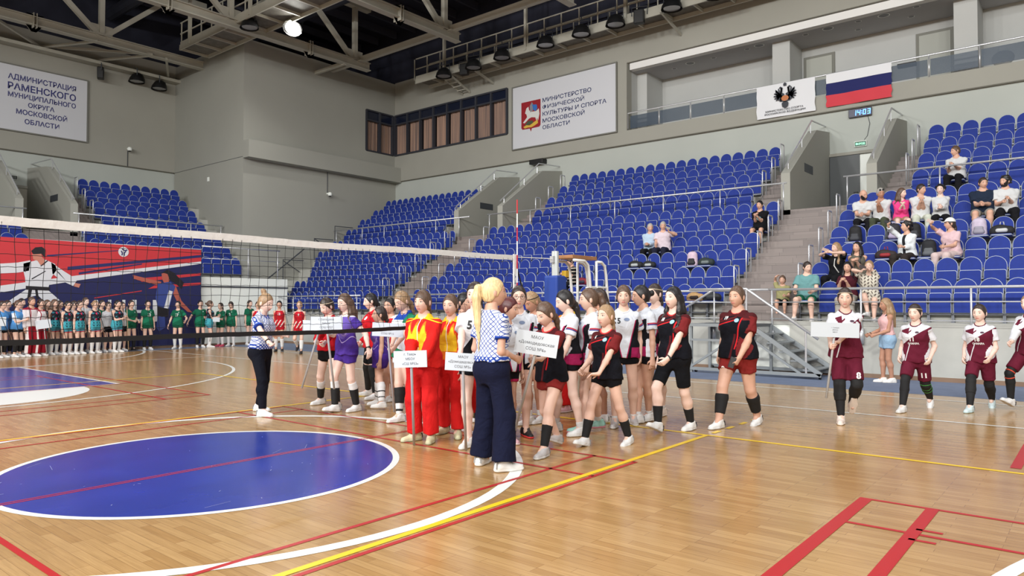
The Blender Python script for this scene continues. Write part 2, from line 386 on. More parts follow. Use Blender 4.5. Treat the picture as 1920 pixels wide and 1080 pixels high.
# the wall behind window_1 is a shallow dark recess: trim round it
# ---------------------------------------------------------------- roof trusses
def truss(Y, x0, x1, label, nodes):
    t = thing('roof_truss', label, 'truss', (0, Y, 0), 0, 'white roof trusses')
    z = 13.05; zt = 15.9
    b = MB()
    b.box(x0, -.16, z - .19, x1, .16, z - .15); b.box(x0, -.16, z + .15, x1, .16, z + .19); b.box(x0, -.05, z - .15, x1, .05, z + .15)
    b.build('bottom_chord', M_truss, t)
    b = MB(); b.box(x0, -.16, zt - .17, x1, .16, zt + .17); b.build('top_chord', M_truss, t)
    for x in nodes:
        b = MB(); b.bar((x, 0, z + .15), (x, 0, zt), .2, .2); b.build('web_post', M_truss, t)
        for s in (-1, 1):
            d = MB(); d.bar((x + .12 * s, 0, z + .15), (x + 3.1 * s, 0, zt), .17, .2)
            if x + 3.1 * s < x1 + 1: d.build('web_diagonal', M_truss, t)
        b = MB(); b.box(x - .45, -.02, z + .1, x + .45, .02, z + .62); b.build('gusset_plate', M_truss, t)
    for x in [n - 2.55 for n in nodes if n - 2.55 > x0]:
        b = MB()
        for s in (-1, 1):
            b.box(x - .3, -.2, z + .19, x + .3, .2, z + .23); b.prism([(x - .28, z - .19), (x + .28, z - .19), (x + .1, z - .42), (x - .1, z - .42)], 1, -.02, .02)
            b.box(x + .06 * s - .015, -.22, z - .3, x + .06 * s + .015, .22, z + .3)
        b.build('splice_plate', M_truss, t)
    return t
truss(33.35, XA, 17.1, 'roof truss over the far short stand, ending in the corner block', [12.47, 6.2, 0, -6.2])
truss(27.35, XA, 22.25, 'roof truss just in front of the corner block', [21.4, 15.1, 8.9, 2.7, -3.5])
truss(21.35, XA, 22.25, 'roof truss nearest the camera, over the curtained windows', [21.4, 15.1, 8.9, 2.7, -3.5])
truss(15.35, XA, 22.25, 'roof truss whose tip shows above the catwalk lamps', [21.4, 15.1, 8.9])
t = thing('roof_tie_beam', 'long white tie beam joining the truss ends along the right catwalk', 'beam', (0, 0, 0))
MB().bar((21.75, 9, 13.3), (21.75, 29.6, 13.3), .2, .26).build('beam', M_truss, t)
for y in (15.35, 21.35, 27.35): MB().box(21.5, y - .3, 13.16, 22.0, y + .3, 13.2).build('bearing_plate', M_truss, t)
t = thing('wind_brace', 'thin white brace running from the far truss to the left wall', 'beam', (0, 0, 0))
b = MB()
for p, q in (((8.2, 33.2, 12.9), (11.0, 36.0, 12.9)), ((12.3, 33.2, 12.9), (11.0, 36.0, 12.9)), ((11.0, 36.0, 12.95), (14.6, 33.2, 12.95)), ((14.6, 33.2, 12.9), (13.2, 36.0, 12.9)), ((15.2, 33.2, 12.9), (16.6, 36.0, 12.9))): b.bar(p, q, .1, .1)
b.build('brace', M_truss, t)
b = MB(); b.box(XA, LY - .55, 12.66, 17, LY - .05, 12.8); tag(b.build('crane_rail', M_truss), 'pale ledge beam along the top of the left wall', 'beam')
b = MB(); b.bar((20.8, 27.3, 12.9), (20.8, 29.6, 12.9), .14, .16); tag(b.build('stub_beam', M_truss), 'short white stub beam from the truss end into the corner block', 'beam')
# dark ducts and bundled cables up in the roof
b = MB()
for x in (4.5, 13.8, 19.6): b.tube([(x, 2, 15.2), (x, LY - .2, 15.2)], .28, 10)
tag(b.build('roof_duct', mat('duct_dark', (46, 48, 60), .6, .2)), 'dark ventilation ducts running along under the roof', 'duct', kind='stuff')
b = MB()
for y in np.arange(1, 36, 1.5): b.box(XA + .05, y - .06, 16.0, RX - .05, y + .06, 16.38)
tag(b.build('roof_purlin', mat('purlin_dark', (58, 60, 74), .7)), 'dark roof purlins under the cladding', 'purlin', kind='stuff')
# catwalks
def catwalk(label, x0, x1, y0, y1, z, braces=()):
    t = thing('catwalk', label, 'catwalk', (0, 0, 0), 0, 'roof catwalks')
    b = MB(); b.box(x0, y0, z - .04, x1, y1, z)
    b.build('deck', mat('catwalk_deck', (112, 108, 100), .7, .1, var=.2, scale=4), t)
    b = MB()
    for x in (x0, x1): b.box(x - .03, y0, z - .2, x + .03, y1, z + .04)
    for y in np.arange(y0, y1 + .1, 1.25): b.box(x0, y - .03, z - .16, x1, y + .03, z - .05)
    b.build('stringer', M_truss, t)
    for x in (x0 + .02, x1 - .02):
        r = MB()
        for zz in (.55, 1.05): r.bar((x, y0, z + zz), (x, y1, z + zz), .045, .045)
        for y in np.arange(y0, y1 + .1, .9): r.bar((x, y, z), (x, y, z + 1.05), .04, .04)
        r.bar((x, y0, z + .12), (x, y1, z + .12), .02, .14)
        r.build('railing', M_truss, t)
    for y in np.arange(y0 + .3, y1, 5.0):
        h = MB(); h.bar((x0, y, z - .1), (x0, y, z + 3.2), .12, .12); h.build('hanger', M_truss, t)
    return t
ct = catwalk('long catwalk with floodlights along the right wall', 24.35, 25.3, -6, 26.3, 12.75)
for y in (22.5, 12.7, 2.9): MB().bar((24.2, y, 12.6), (25.88, y, 12.2), .07, .1).build('bracket', M_truss, ct)
b = MB(); 
for k in range(4): b.box(24.6 + .28 * k, 24.0, 12.42 - .11 * k, 24.68 + .28 * k, 24.5, 12.46 - .11 * k)
for y in (24.0, 24.5): b.bar((24.5, y, 12.55), (25.85, y, 12.05), .04, .1)
b.build('step', M_truss, ct)
catwalk('catwalk crossing between the two far trusses, seen from below', 15.35, 16.7, 6, 32.2, 13.3)
# floodlights
def floodlight(x, y, z, aim, label, lit=False, spot=False, up=.6):
    t = thing('floodlight', label, 'floodlight', (x, y, z), aim, 'roof floodlights')
    b = MB()
    if spot:
        b.box(-.18, -.2, -.25, .1, .2, .28); o = bevel(b.build('housing', M_black, t), .04)
    else:
        n = 14; vs = []
        for k, (d, r, dz) in enumerate(((.2, .1, .1), (.14, .24, .06), (0, .33, 0), (-.12, .36, -.06))):
            for j in range(n): vs.append((-.35 * 0 - d * -1 * .2 + r * 1.0 * math.cos(2 * PI * j / n), r * math.sin(2 * PI * j / n) * 1.1, d * .9 + dz))
        fs = [(k * n + j, k * n + (j + 1) % n, (k + 1) * n + (j + 1) % n, (k + 1) * n + j) for k in range(3) for j in range(n)] + [tuple(range(n))[::-1]]
        b.add(vs, fs); o = b.build('housing', M_black, t, True)
        g = MB(); g.ring((.0, 0), 0, .31, n=18, z=-.115)
        m = mat('lamp_lit', (255, 252, 240), .3, emit=60) if lit else mat('lamp_lens', (150, 152, 156), .2)
        g.build('lens', m, t)
    b = MB(); b.tube([(0, -.3, .1), (0, -.3, .42), (0, .3, .42), (0, .3, .1)], .02, 6); b.tube([(0, 0, .42), (0, 0, up)], .02, 6)
    b.build('yoke', M_dgrey, t)
    return t
for i, (y, z, s) in enumerate([(23.9, 12.6, 0), (22.8, 12.5, 1), (22.0, 12.6, 0), (20.3, 12.68, 0), (17.9, 12.68, 0), (16.1, 12.7, 0), (14.5, 12.7, 0), (13.6, 12.6, 1), (12.1, 12.7, 0), (10.4, 12.7, 0)]):
    floodlight(24.2 if s else 23.93, y, z - .12 + (.1 if s else 0), .3, 'dark %s hung on the right catwalk, number %d counted from the corner block' % ('box spotlight' if s else 'dome floodlight', i + 1), spot=bool(s))
for i, (x, z) in enumerate([(13.36, 12.25), (14.94, 12.4), (16.0, 12.3)]):
    floodlight(x, 35.65, z, -.4, ['black box floodlight above the left wall, nearest the board', 'round caged floodlight above the left wall, middle one', 'round caged floodlight nearest the corner on the left wall'][i], spot=i == 0, up=.55)
floodlight(15.6, 26.75, 13.0, .2, 'dark floodlight on the front chord of the truss, left of the lit lamp')
floodlight(16.9, 25.6, 13.0, 0, 'brightly lit floodlight glaring under the roof catwalk', lit=True).rotation_euler = (0, .75, .6)
# ---------------------------------------------------------------- stands
DR = [17.4 + .82 * i for i in range(6)] + [22.5 + .86 * i for i in range(4)]
ZT = [2.08, 2.575, 3.07, 3.575, 4.1, 4.64, 5.3, 5.9, 6.46, 7.05]
ZF = [z - .9 for z in ZT]
LOFF = 9.27
class Stand:
    """local frame: d away from the court, a along it"""
    def __init__(s, side): s.side = side
    def p(s, d, a, z): return (d, a, z) if s.side == 'R' else (a, d + LOFF, z)
    def fix(s, mb):
        if s.side == 'L': mb.v = [(y, x + LOFF, z) for x, y, z in mb.v]; mb.f = [f[::-1] for f in mb.f]
        return mb
SR, SL = Stand('R'), Stand('L')
def tiers(S, name, a0, a1, rows, side_rows=None):
    """stepped concrete tiers under a block of seats, one solid"""
    mb = MB()
    for i in rows:
        d0 = DR[i] - (.77 if i != 6 else .66); d1 = DR[i] + (.06 if i not in (5,) else .36)
        if i == 9: d1 = 25.92 if S.side == 'R' else 26.86
        zb = ZF[i] - .62 if i else 0
        mb.box(d0, a0, zb, d1, a1, ZF[i])
    S.fix(mb); o = struct(mb.build(name, M_tread)); return o
def front_wall(S, name, a0, a1):
    mb = MB(); mb.box(16.65, a0, 0, 16.8, a1, 1.15); S.fix(mb); o = struct(mb.build(name, M_white))
    mb = MB(); mb.box(16.62, a0, 1.1, 16.82, a1, 1.17); S.fix(mb); mb.build('coping', M_tread, o)
    mb = MB(); mb.box(16.625, a0, 0, 16.65, a1, .09); S.fix(mb); mb.build('baseboard', mat('skirting_brown', (130, 104, 84), .6), o)
def stairs(S, name, a0, a1, z0, z1, d0, d1, n, solid_to=None):
    mb = MB(); mb.box(d1, a0, 0 if solid_to is None else z0 - .5, solid_to or d1 + .3, a1, z1)
    for k in range(n):
        d = d0 + (d1 - d0) * k / n; z = z0 + (z1 - z0) * (k + 1) / (n + 1)
        mb.box(d, a0, 0 if z0 < 2 else z0 - .6, d1 + .01, a1, z)
    S.fix(mb); return struct(mb.build(name, M_tile))
def vomitory(S, a0, a1, name, wallface):
    """side walls of an entry: a0/a1 outer faces of the two walls, .28 thick; with sloping tops and handrails"""
    for k, (p, q) in enumerate(((a0, a0 + .27), (a1 - .27, a1))):
        mb = MB(); mb.prism([(21.85, 3.6), (wallface, 3.6), (wallface, 7.5), (24.5, 7.3), (21.85, 5.52)], 1, p, q)
        S.fix(mb); o = struct(mb.build('wall_' + name + '_%d' % (k + 1), M_blk))
        h = MB(); am = (p + q) / 2
        h.tube([S.p(21.85, am, 5.72), S.p(24.42, am, 7.62), S.p(wallface, am, 7.72)], .025, 8)
        for d, z in ((22.1, 5.68), (23.4, 6.58), (24.3, 7.2)): h.tube([S.p(d, am, z - .02), S.p(d, am, z + .24)], .015, 6)
        h.build('handrail', M_steel, o)
        g = MB(); f = p - .006 if k else q + .006
        g.box(23.2, min(f, p if k else q), 5.75, 24.05, max(f, p if k else q) + (0), 6.02); S.fix(g)
        if k: g.build('vent_grille', M_dgrey, o)
# R stand: blocks
tiers(SR, 'floor_tiers_right_near', YA, 5.52, range(0, 6)); tiers(SR, 'floor_tiers_right_near_upper', YA, 4.1, range(6, 10))
tiers(SR, 'floor_tiers_right_middle', 7.4, 18.9, range(0, 6)); tiers(SR, 'floor_tiers_right_middle_upper', 8.55, 17.43, range(6, 10))
tiers(SR, 'floor_tiers_right_far', 20.75, 29.6, range(0, 6)); tiers(SR, 'floor_tiers_right_far_upper', 22.28, 29.6, range(6, 10))
front_wall(SR, 'wall_low_right', YA, 26.6)
mb = MB(); mb.box(16.8, 26.55, 0, 17.0, 29.6, 1.15); struct(mb.build('wall_low_corner', M_white))
MB().box(16.8, YA, 0, 16.95, 26.6, 1.17).build('ledge', M_tread, bpy.data.objects['wall_low_right'])
for nm, a0, a1 in (('near', 5.52, 7.4), ('far', 18.9, 20.75)):
    stairs(SR, 'floor_stairs_right_' + nm, a0, a1, 1.17, 4.4, 17.0, 21.85, 17, RX + .05)
for nm, a0, a1 in (('a', 4.1, 5.0), ('b', 7.47, 8.55), ('c', 17.43, 18.55), ('d', 21.12, 22.28)):
    stairs(SR, 'floor_stairs_upper_right_' + nm, a0, a1, 4.4, 6.15, 22.2, 24.9, 9, RX + .05)
mb = MB()
for a0, a1 in ((4.1, 5.52), (7.4, 8.55), (17.43, 18.9), (20.75, 22.28)): mb.box(21.7, a0, 3.6, 22.3, a1, 4.4)
struct(mb.build('floor_crosswalk_right', M_tile))
vomitory(SR, 4.82, 7.47, 'entry_near', RX + .05); vomitory(SR, 18.5, 21.2, 'entry_far', RX + .05)
# L stand
tiers(SL, 'floor_tiers_left', 10.95, 17.0, range(3, 6)); tiers(SL, 'floor_tiers_left_upper', 11.93, 17.0, range(6, 10))
tiers(SL, 'floor_tiers_left_end', XA, 8.85, range(3, 6))
front_wall(SL, 'wall_low_left', XA, 16.8)
mb = MB(); mb.box(XA, 16.8 + LOFF, 0, 17.0, 19.1 + LOFF, 2.6); o = struct(mb.build('wall_low_left_tier', M_white)); MB().box(XA, 16.76 + LOFF, 2.22, 17.02, 16.8 + LOFF, 2.27).build('ledge', M_dgrey, o)
stairs(SL, 'floor_stairs_left', 8.85, 10.95, 1.17, 4.4, 17.0, 21.85, 17, 26.85)
stairs(SL, 'floor_stairs_upper_left', 10.87, 11.93, 4.4, 6.15, 22.2, 24.9, 9, 26.85)
vomitory(SL, 8.75, 10.87, 'entry_left', 26.85)
# door of the near entry, left open
dr = struct(MB().box(RX - .02, DY0 - .1, 4.4, RX + .1, DY0, DZ + .1).build('door_3', M_dgrey))
b = MB(); b.box(RX - .02, DY1, 4.4, RX + .1, DY1 + .1, DZ + .1); b.box(RX - .02, DY0, DZ, RX + .1, DY1, DZ + .1); b.build('door_frame', mat('door_frame_warm', (150, 148, 138), .6), dr)
MB().box(RX + .02, 6.25, 4.4, RX + .07, DY1, DZ).build('door_leaf', mat('door_leaf_dark', (78, 82, 84), .5), dr)
MB().box(RX - .01, 6.3, 5.15, RX + .02, 6.44, 5.35).build('lock_plate', M_black, dr)
MB().box(RX + .075, DY0, 4.4, RX + .09, 6.25, DZ).build('lit_corridor_panel', M_white, dr)  # pale panel set in the doorway, stands in for the corridor's inside light
dl = struct(MB().box(9.0, LY + .02, 4.4, 10.85, LY + .08, 6.62).build('door_4', mat('door_leaf_beige', (168, 164, 150), .6)))
MB().box(8.9, LY - .03, 6.6, 10.9, LY + .05, 6.72).build('door_frame', MATS['door_frame_warm'], dl)

# rails
def rail(S, label, d, a0, a1, zt, zf, zmids=(), posts=None, group='stand railings', r=.028):
    t = thing('guard_rail', label, 'railing', (0, 0, 0), 0, group)
    b = MB(); b.tube([S.p(d, a0, zt), S.p(d, a1, zt)], r, 10); b.build('top_rail', M_steel, t, True)
    if zmids:
        b = MB()
        for z in zmids: b.tube([S.p(d, a0, z), S.p(d, a1, z)], r * .5, 6)
        b.build('mid_rail', M_steel, t, True)
    for a in posts:
        b = MB(); b.tube([S.p(d, a, zf), S.p(d, a, zt)], r * .75, 8)
        if zf < 1.2:
            b.box(*(lambda p: (p[0] - .05, p[1] - .05, .72, p[0] + .03, p[1] + .05, 1.05))(S.p(d, a, 0)))
        b.build('post', M_steel, t, True)
    return t
rail(SR, 'steel rail along the front of the near right seats', 16.58, -8, 5.95, 1.9, .75, (1.61, 1.23), (5.9, 4.0, 2.0, .0, -2, -4, -6))
rail(SR, 'steel rail along the front of the middle right seats', 16.58, 6.5, 18.7, 1.89, .75, (1.61, 1.23), (7.3, 9.3, 11.3, 13.3, 15.3, 17.3, 18.6))
rail(SR, 'steel rail along the front of the far right seats', 16.58, 20.8, 26.5, 1.89, .75, (1.61, 1.23), (21, 23, 25, 26.4))
rail(SR, 'steel rail at mid height of the near right seats', 21.85, -8, 5.7, 5.22, 4.4, (), (5.6, 3.3, 1.2, -1, -3))
rail(SR, 'steel rail at mid height of the middle right seats', 21.85, 7.3, 19.3, 5.22, 4.4, (), (7.4, 9.4, 11.4, 13.3, 15.2, 17.1, 19.2))
rail(SR, 'steel rail at mid height of the far right seats', 21.85, 20.3, 29.5, 5.22, 4.4, (), (20.9, 22.3, 24, 25.7, 27.3, 29.3))
rail(SL, 'steel rail at mid height of the left stand', 21.85, 10.7, 16.9, 5.15, 4.4, (), (10.9, 12.4, 13.9, 15.4, 16.8))
rail(SL, 'short steel rail at the far left end of the left stand', 21.85, 5.5, 9.12, 5.16, 4.4, (), (9.0, 7.4))
rail(SL, 'short steel rail in front of the corner gap', 16.75, 13.3, 16.6, 3.75, 2.6, (3.3,), (15.2, 16.5))
t = thing('corner_stair_rail', 'slanting dark handrail at the foot of the corner block', 'railing', (0, 0, 0))
b = MB(); b.tube([(17.2, 29.3, 2.05), (20.0, 29.3, 4.2)], .03, 8); b.build('handrail', M_dgrey, t)
b = MB()
for x, z in ((18.9, 2.6), (20.6, 3.7), (21.8, 4.4)): b.tube([(x, 29.35, z), (x, 29.35, z + 1.05), (x + 1.1, 29.35, z + 1.05)], .022, 6)
for (x, z) in ((18.9, 3.6), (20.6, 4.75)): b.bar((x, 29.35, z), (x + .9, 29.35, z - .5), .03, .03)
b.build('frame', M_dgrey, t)

# bent grab rails on the aisles, one per row
grab_me = {}
def grab(S, d, a, z, label, tall):
    key = (S.side, tall)
    if key not in grab_me:
        b = MB(); h = tall; w = .16
        pts = [(-w, 0, 0), (-w, 0, h - .05), (-w + .03, 0, h), (w - .03, 0, h), (w, 0, h - .05), (w, 0, 0)]
        if S.side == 'L': pts = [(y, x, z_) for x, y, z_ in pts]
        b.tube(pts, .02, 8)
        o = b.build('grab_rail', M_steel, None, True); grab_me[key] = o.data
    else:
        o = link('grab_rail', grab_me[key])
    o.location = S.p(d, a, z)
    return tag(o, label, 'handrail', 'bent steel grab rails on the stand aisles')
ORD = ['front', 'second', 'third', 'fourth', 'fifth', 'sixth', 'seventh', 'eighth', 'ninth', 'tenth']
for i in range(1, 10):
    lo = i < 6; zz = ZF[i]
    for S, al, au, nm in ((SR, 5.66, 4.28, 'near right'), (SR, 7.26, 8.4, 'middle right'), (SR, 18.75, 17.6, 'middle right (far aisle)'), (SR, 20.9, 22.1, 'far right'), (SL, 10.8, 11.78, 'left')):
        if S is SL and i < 5: continue
        if i == 6: continue
        grab(S, DR[i] - .35, al if lo else au, zz - .1, 'bent steel grab rail beside the %s row of the %s block' % (ORD[i], nm), .98)

# ---------------------------------------------------------------- seats
def arch(w, h, r, n=10):
    """outline with a round top, x across, y up from 0 to h"""
    pts = [(-w / 2 + .03, 0), (w / 2 - .03, 0), (w / 2, .03)]
    for k in range(n + 1):
        q = PI * k / n; pts.append((w / 2 * math.cos(q), h - r + r * math.sin(q)))
    return pts + [(-w / 2, .03)]
def rrect(w, h, r=.035, n=4):
    pts = []
    for cx_, cy_, a in ((w / 2 - r, h - r, 0), (-w / 2 + r, h - r, PI / 2)):
        for k in range(n + 1): pts.append((cx_ + r * math.cos(a + PI / 2 * k / n), cy_ + r * math.sin(a + PI / 2 * k / n)))
    return pts + [(-w / 2, .0), (w / 2, .0)]
def slab(mb, out, th, M):
    n = len(out)
    vs = [M @ Vector((x, y, -th / 2)) for x, y in out] + [M @ Vector((x, y, th / 2)) for x, y in out]
    mb.add(vs, [tuple(range(n))[::-1], tuple(range(n, 2 * n))] + [(i, (i + 1) % n, n + (i + 1) % n, n + i) for i in range(n)])
# seat frame: x faces away from court (d), seat origin on its row floor under the backrest
MB_back = frame_mat((-.01, 0, .42), (0, -1, 0), (.12, 0, 1)); BW, BH = .395, .49
MB_pan = frame_mat((-.12, 0, .205), (0, -1, 0), (.03, 0, 1)); PW, PH = .385, .405
MB_pan_open = frame_mat((-.07, 0, .43), (0, -1, 0), (-1, 0, .05))
def seat_meshes():
    out = {}
    def mk(nm, fn, mt):
        mb = MB(); fn(mb); o = mb.build(nm, mt); out[nm] = o.data; bpy.data.objects.remove(o)
    ba = arch(BW, BH, .2); pa = rrect(PW, PH)
    mk('backrest', lambda m: slab(m, ba, .035, MB_back), M_seat)
    mk('back_piping', lambda m: m.tube([MB_back @ Vector((x, y, .004)) for x, y in ba], .0125, 6, closed=True), M_pipe)
    mk('seat_pan', lambda m: slab(m, pa, .05, MB_pan), M_seat)
    mk('pan_piping', lambda m: m.tube([MB_pan @ Vector((x, y, .0)) for x, y in pa], .0135, 6, closed=True), M_pipe)
    mk('open_pan', lambda m: slab(m, pa, .05, MB_pan_open), M_seat)
    mk('open_piping', lambda m: m.tube([MB_pan_open @ Vector((x, y, .0)) for x, y in pa], .0135, 6, closed=True), M_pipe)
    def leg(m):
        m.box(-.08, -.2205, .0, .0, -.196, .45); m.box(-.08, .196, 0, .0, .2205, .45); m.box(-.12, -.2, .16, .0, .2, .19); m.box(-.1, -.2205, .0, .05, -.19, .015); m.box(-.1, .19, .0, .05, .2205, .015)
        m.box(-.2, -.2205, .42, .02, -.2, .45); m.box(-.2, .2, .42, .02, .2205, .45)
    mk('bracket', leg, M_seatleg)
    return out
SM = seat_meshes()
P = .4436
seats = []   # (stand, row, col label, a, block)
def rowseats(S, block, i, a0, a1, aisle_at_low=True, cols=None):
    n = int(round((a1 - a0) / P)) + 1
    for k in range(n):
        a = a0 + P * k
        fr = k + 1 if aisle_at_low else n - k
        seats.append((S, i, a, block, fr))
for i in range(10):
    rowseats(SR, 'near right', i, 5.3 - P * 10 if i < 6 else 3.86 - P * 6, 5.3 if i < 6 else 3.86, False)
    rowseats(SR, 'middle right', i, 7.6 if i < 6 else 8.78, 18.68 if i < 6 else 17.2)
    e = 29.18 if i > 5 else (27.2 if i < 3 else (28.1 if i == 3 else 29.0))
    s0 = 21.0 if i < 6 else 22.52
    rowseats(SR, 'far right', i, s0, s0 + P * round((e - s0) / P))
    if i > 5: rowseats(SL, 'left', i, 12.18, 16.2)
    elif i > 2: rowseats(SL, 'left', i, 11.1, 16.45)
    if i in (4, 5): rowseats(SL, 'far left end', i, 8.65 - P * 3, 8.65, False)
OPEN = {}   # (block,row,fr) -> True when someone or a bag is on it; filled just below
def A2fr(block, a):
    if block == 'near right': return lambda i: int(round(((5.3 if i < 6 else 3.86) - a) / P)) + 1
    return lambda i: int(round((a - (7.6 if i < 6 else 8.78)) / P)) + 1
def occupy(block, i, a):
    """snap a to the nearest seat of that row, mark it open, return (d, a, floor z)"""
    fr = A2fr(block, a)(i); OPEN[(block, i, fr)] = True
    aa = ((5.3 if i < 6 else 3.86) - (fr - 1) * P) if block == 'near right' else ((7.6 if i < 6 else 8.78) + (fr - 1) * P)
    return DR[i], aa, ZF[i]
# ---------------------------------------------------------------- boards, flags, clock, banner
def fit_text(name, txt, mt, parent, M, w, h, bold=.012, align=None):
    """lettering with its left baseline at the origin of M, cap height h and width w"""
    vs, fs = text_mesh(txt, 1.0, bold)
    cv, _ = text_mesh('Н', 1.0, bold)
    x0 = min(v[0] for v in vs); x1 = max(v[0] for v in vs); b0 = min(v[1] for v in cv); b1 = max(v[1] for v in cv)
    mb = MB(); mb.add([M @ Vector(((v[0] - x0) / (x1 - x0) * w, (v[1] - b0) / (b1 - b0) * h, 0)) for v in vs], fs)
    return mb.build(name, mt, parent)
M_board = mat('board_face', (206, 208, 214), .5); M_bframe = mat('board_frame', (128, 128, 122), .5, .3)
M_ink = mat('ink_navy', (34, 46, 96), .5); M_ink2 = mat('ink_blue_violet', (52, 54, 116), .5)
def board(name, label, M, w, h):
    t = thing(name, label, 'sign', (0, 0, 0))
    b = MB(); b.add([M @ Vector(p) for p in [(0, 0, 0), (w, 0, 0), (w, h, 0), (0, h, 0), (0, 0, .05), (w, 0, .05), (w, h, .05), (0, h, .05)]], [(3, 2, 1, 0), (4, 5, 6, 7), (0, 1, 5, 4), (1, 2, 6, 5), (2, 3, 7, 6), (3, 0, 4, 7)])
    b.build('panel', M_board, t)
    f = MB(); e = .05
    for (x0, y0, x1, y1) in ((-e, -e, w + e, 0), (-e, h, w + e, h + e), (-e, 0, 0, h), (w, 0, w + e, h)):
        f.add([M @ Vector(p) for p in [(x0, y0, 0), (x1, y0, 0), (x1, y1, 0), (x0, y1, 0), (x0, y0, .09), (x1, y0, .09), (x1, y1, .09), (x0, y1, .09)]], [(3, 2, 1, 0), (4, 5, 6, 7), (0, 1, 5, 4), (1, 2, 6, 5), (2, 3, 7, 6), (3, 0, 4, 7)])
    f.build('frame', M_bframe, t)
    return t
Mm = frame_mat((RX - .002, 21.25, 8.82), (0, -1, 0), (0, 0, 1))     # x runs along -y, so z points to the court
t = board('ministry_board', 'white framed board with blue lettering and red horseman shield on the right wall', Mm, 5.6, 2.88)
for txt, y, z, w, h in (('МИНИСТЕРСТВО', 19.51, 10.73, 2.63, .195), ('ФИЗИЧЕСКОЙ', 19.51, 10.42, 2.26, .18), ('КУЛЬТУРЫ И СПОРТА', 19.51, 10.11, 3.39, .185), ('МОСКОВСКОЙ', 19.51, 9.8, 2.28, .185), ('ОБЛАСТИ', 19.51, 9.5, 1.5, .18)):
    fit_text('lettering', txt, M_ink, t, Mm @ Matrix.Translation((21.25 - y, z - 8.82, .056)), w, h, .014)
def flat(name, pts, mt, parent, M, z): return MB().poly([M @ Vector((x, y, z)) for x, y in pts]).build(name, mt, parent)
Ms = Mm @ Matrix.Translation((21.25 - 20.74, 9.5 - 8.82, 0))
flat('shield', [(0, 1.42), (1.12, 1.42), (1.12, .24), (1.05, .16), (.62, .15), (.56, 0), (.5, .15), (.07, .16), (0, .24)], mat('shield_red', (150, 28, 40), .5), t, Ms, .056)
Mh = mat('horse_white', (214, 214, 212), .5)
flat('horse', [(.22, .9), (.3, 1.12), (.42, 1.18), (.46, 1.0), (.6, .92), (.86, .9), (1.02, 1.0), (1.06, .75), (.98, .45), (.92, .6), (.9, .42), (.82, .62), (.6, .66), (.45, .62), (.2, .44), (.1, .48), (.34, .7), (.3, .84)], Mh, t, Ms, .058)
flat('rider', [(.52, .9), (.5, 1.2), (.58, 1.3), (.62, 1.36), (.68, 1.28), (.68, .95)], mat('armour_grey', (150, 150, 160), .4, .3), t, Ms, .06)
flat('cape', [(.64, 1.24), (.9, 1.2), (.94, 1.02), (.84, .9), (.7, .98)], mat('cape_blue', (52, 110, 186), .5), t, Ms, .061)
flat('dragon', [(.12, .28), (.3, .34), (.5, .3), (.75, .42), (.95, .5), (.98, .34), (.8, .26), (.6, .2), (.4, .22), (.2, .2)], mat('dragon_yellow', (214, 178, 70), .5), t, Ms, .06)
flat('hill', [(.2, .34), (.4, .52), (.66, .5), (.7, .38), (.4, .32)], mat('dragon_green', (70, 84, 60), .6), t, Ms, .059)
Ma = frame_mat((7.2, LY - .002, 9.06), (1, 0, 0), (0, 0, 1))
t = board('administration_board', 'white framed board with violet-blue lettering on the left wall', Ma, 5.7, 2.8)
for txt, x, z, w, h in (('АДМИНИСТРАЦИЯ', 9.8, 11.26, 2.64, .24), ('РАМЕНСКОГО', 9.8, 10.82, 2.64, .3), ('МУНИЦИПАЛЬНОГО', 9.81, 10.49, 2.63, .22), ('ОКРУГА', 10.56, 10.15, 1.02, .21), ('МОСКОВСКОЙ', 10.12, 9.8, 1.97, .22), ('ОБЛАСТИ', 10.44, 9.41, 1.34, .22)):
    fit_text('lettering', txt, M_ink2, t, Ma @ Matrix.Translation((x - 7.2, z - 9.06, .056)), w, h, .022)
# cloth banners on the gallery rail
def cloth(mb_cols, M, w, h, amp, seed, nx=30, nz=16):
    """rippled cloth split into horizontal bands: returns MB"""
    mb = MB(); ph = seed
    def off(u, v): return amp * (math.sin(u * 7 + ph) * .5 + math.sin(u * 15 + v * 5 + ph * 2) * .3) * (1.15 - v)
    vs = [M @ Vector((w * i / nx + .02 * math.sin(j * .9 + ph) * (1 - j / nz), h * j / nz, .012 + off(i / nx, j / nz))) for j in range(nz + 1) for i in range(nx + 1)]
    fs = []; ms = []
    for j in range(nz):
        for i in range(nx):
            a = j * (nx + 1) + i; fs.append((a, a + 1, a + nx + 2, a + nx + 1)); ms.append(mb_cols((j + .5) / nz))
    mb.v = vs; mb.f = fs; mb.m = ms
    return mb
Mf = frame_mat((RX - .06, 9.68, 8.3), (0, -1, 0), (0, 0, 1))
o = cloth(lambda v: 0, Mf, 2.05, 1.19, .03, 1.0).build('sports_ministry_flag', mat('flag_white', (226, 228, 232), .8), None, True)
tag(o, 'white cloth flag with a dark double-headed eagle hanging on the gallery rail', 'flag')
Me = Mf @ Matrix.Translation((1.03, .0, .055)); M_eag = mat('eagle_ink', (44, 48, 58), .6)
mb = MB()
def ep(pts): mb.poly([Me @ Vector((x, y, 0)) for x, y in pts])
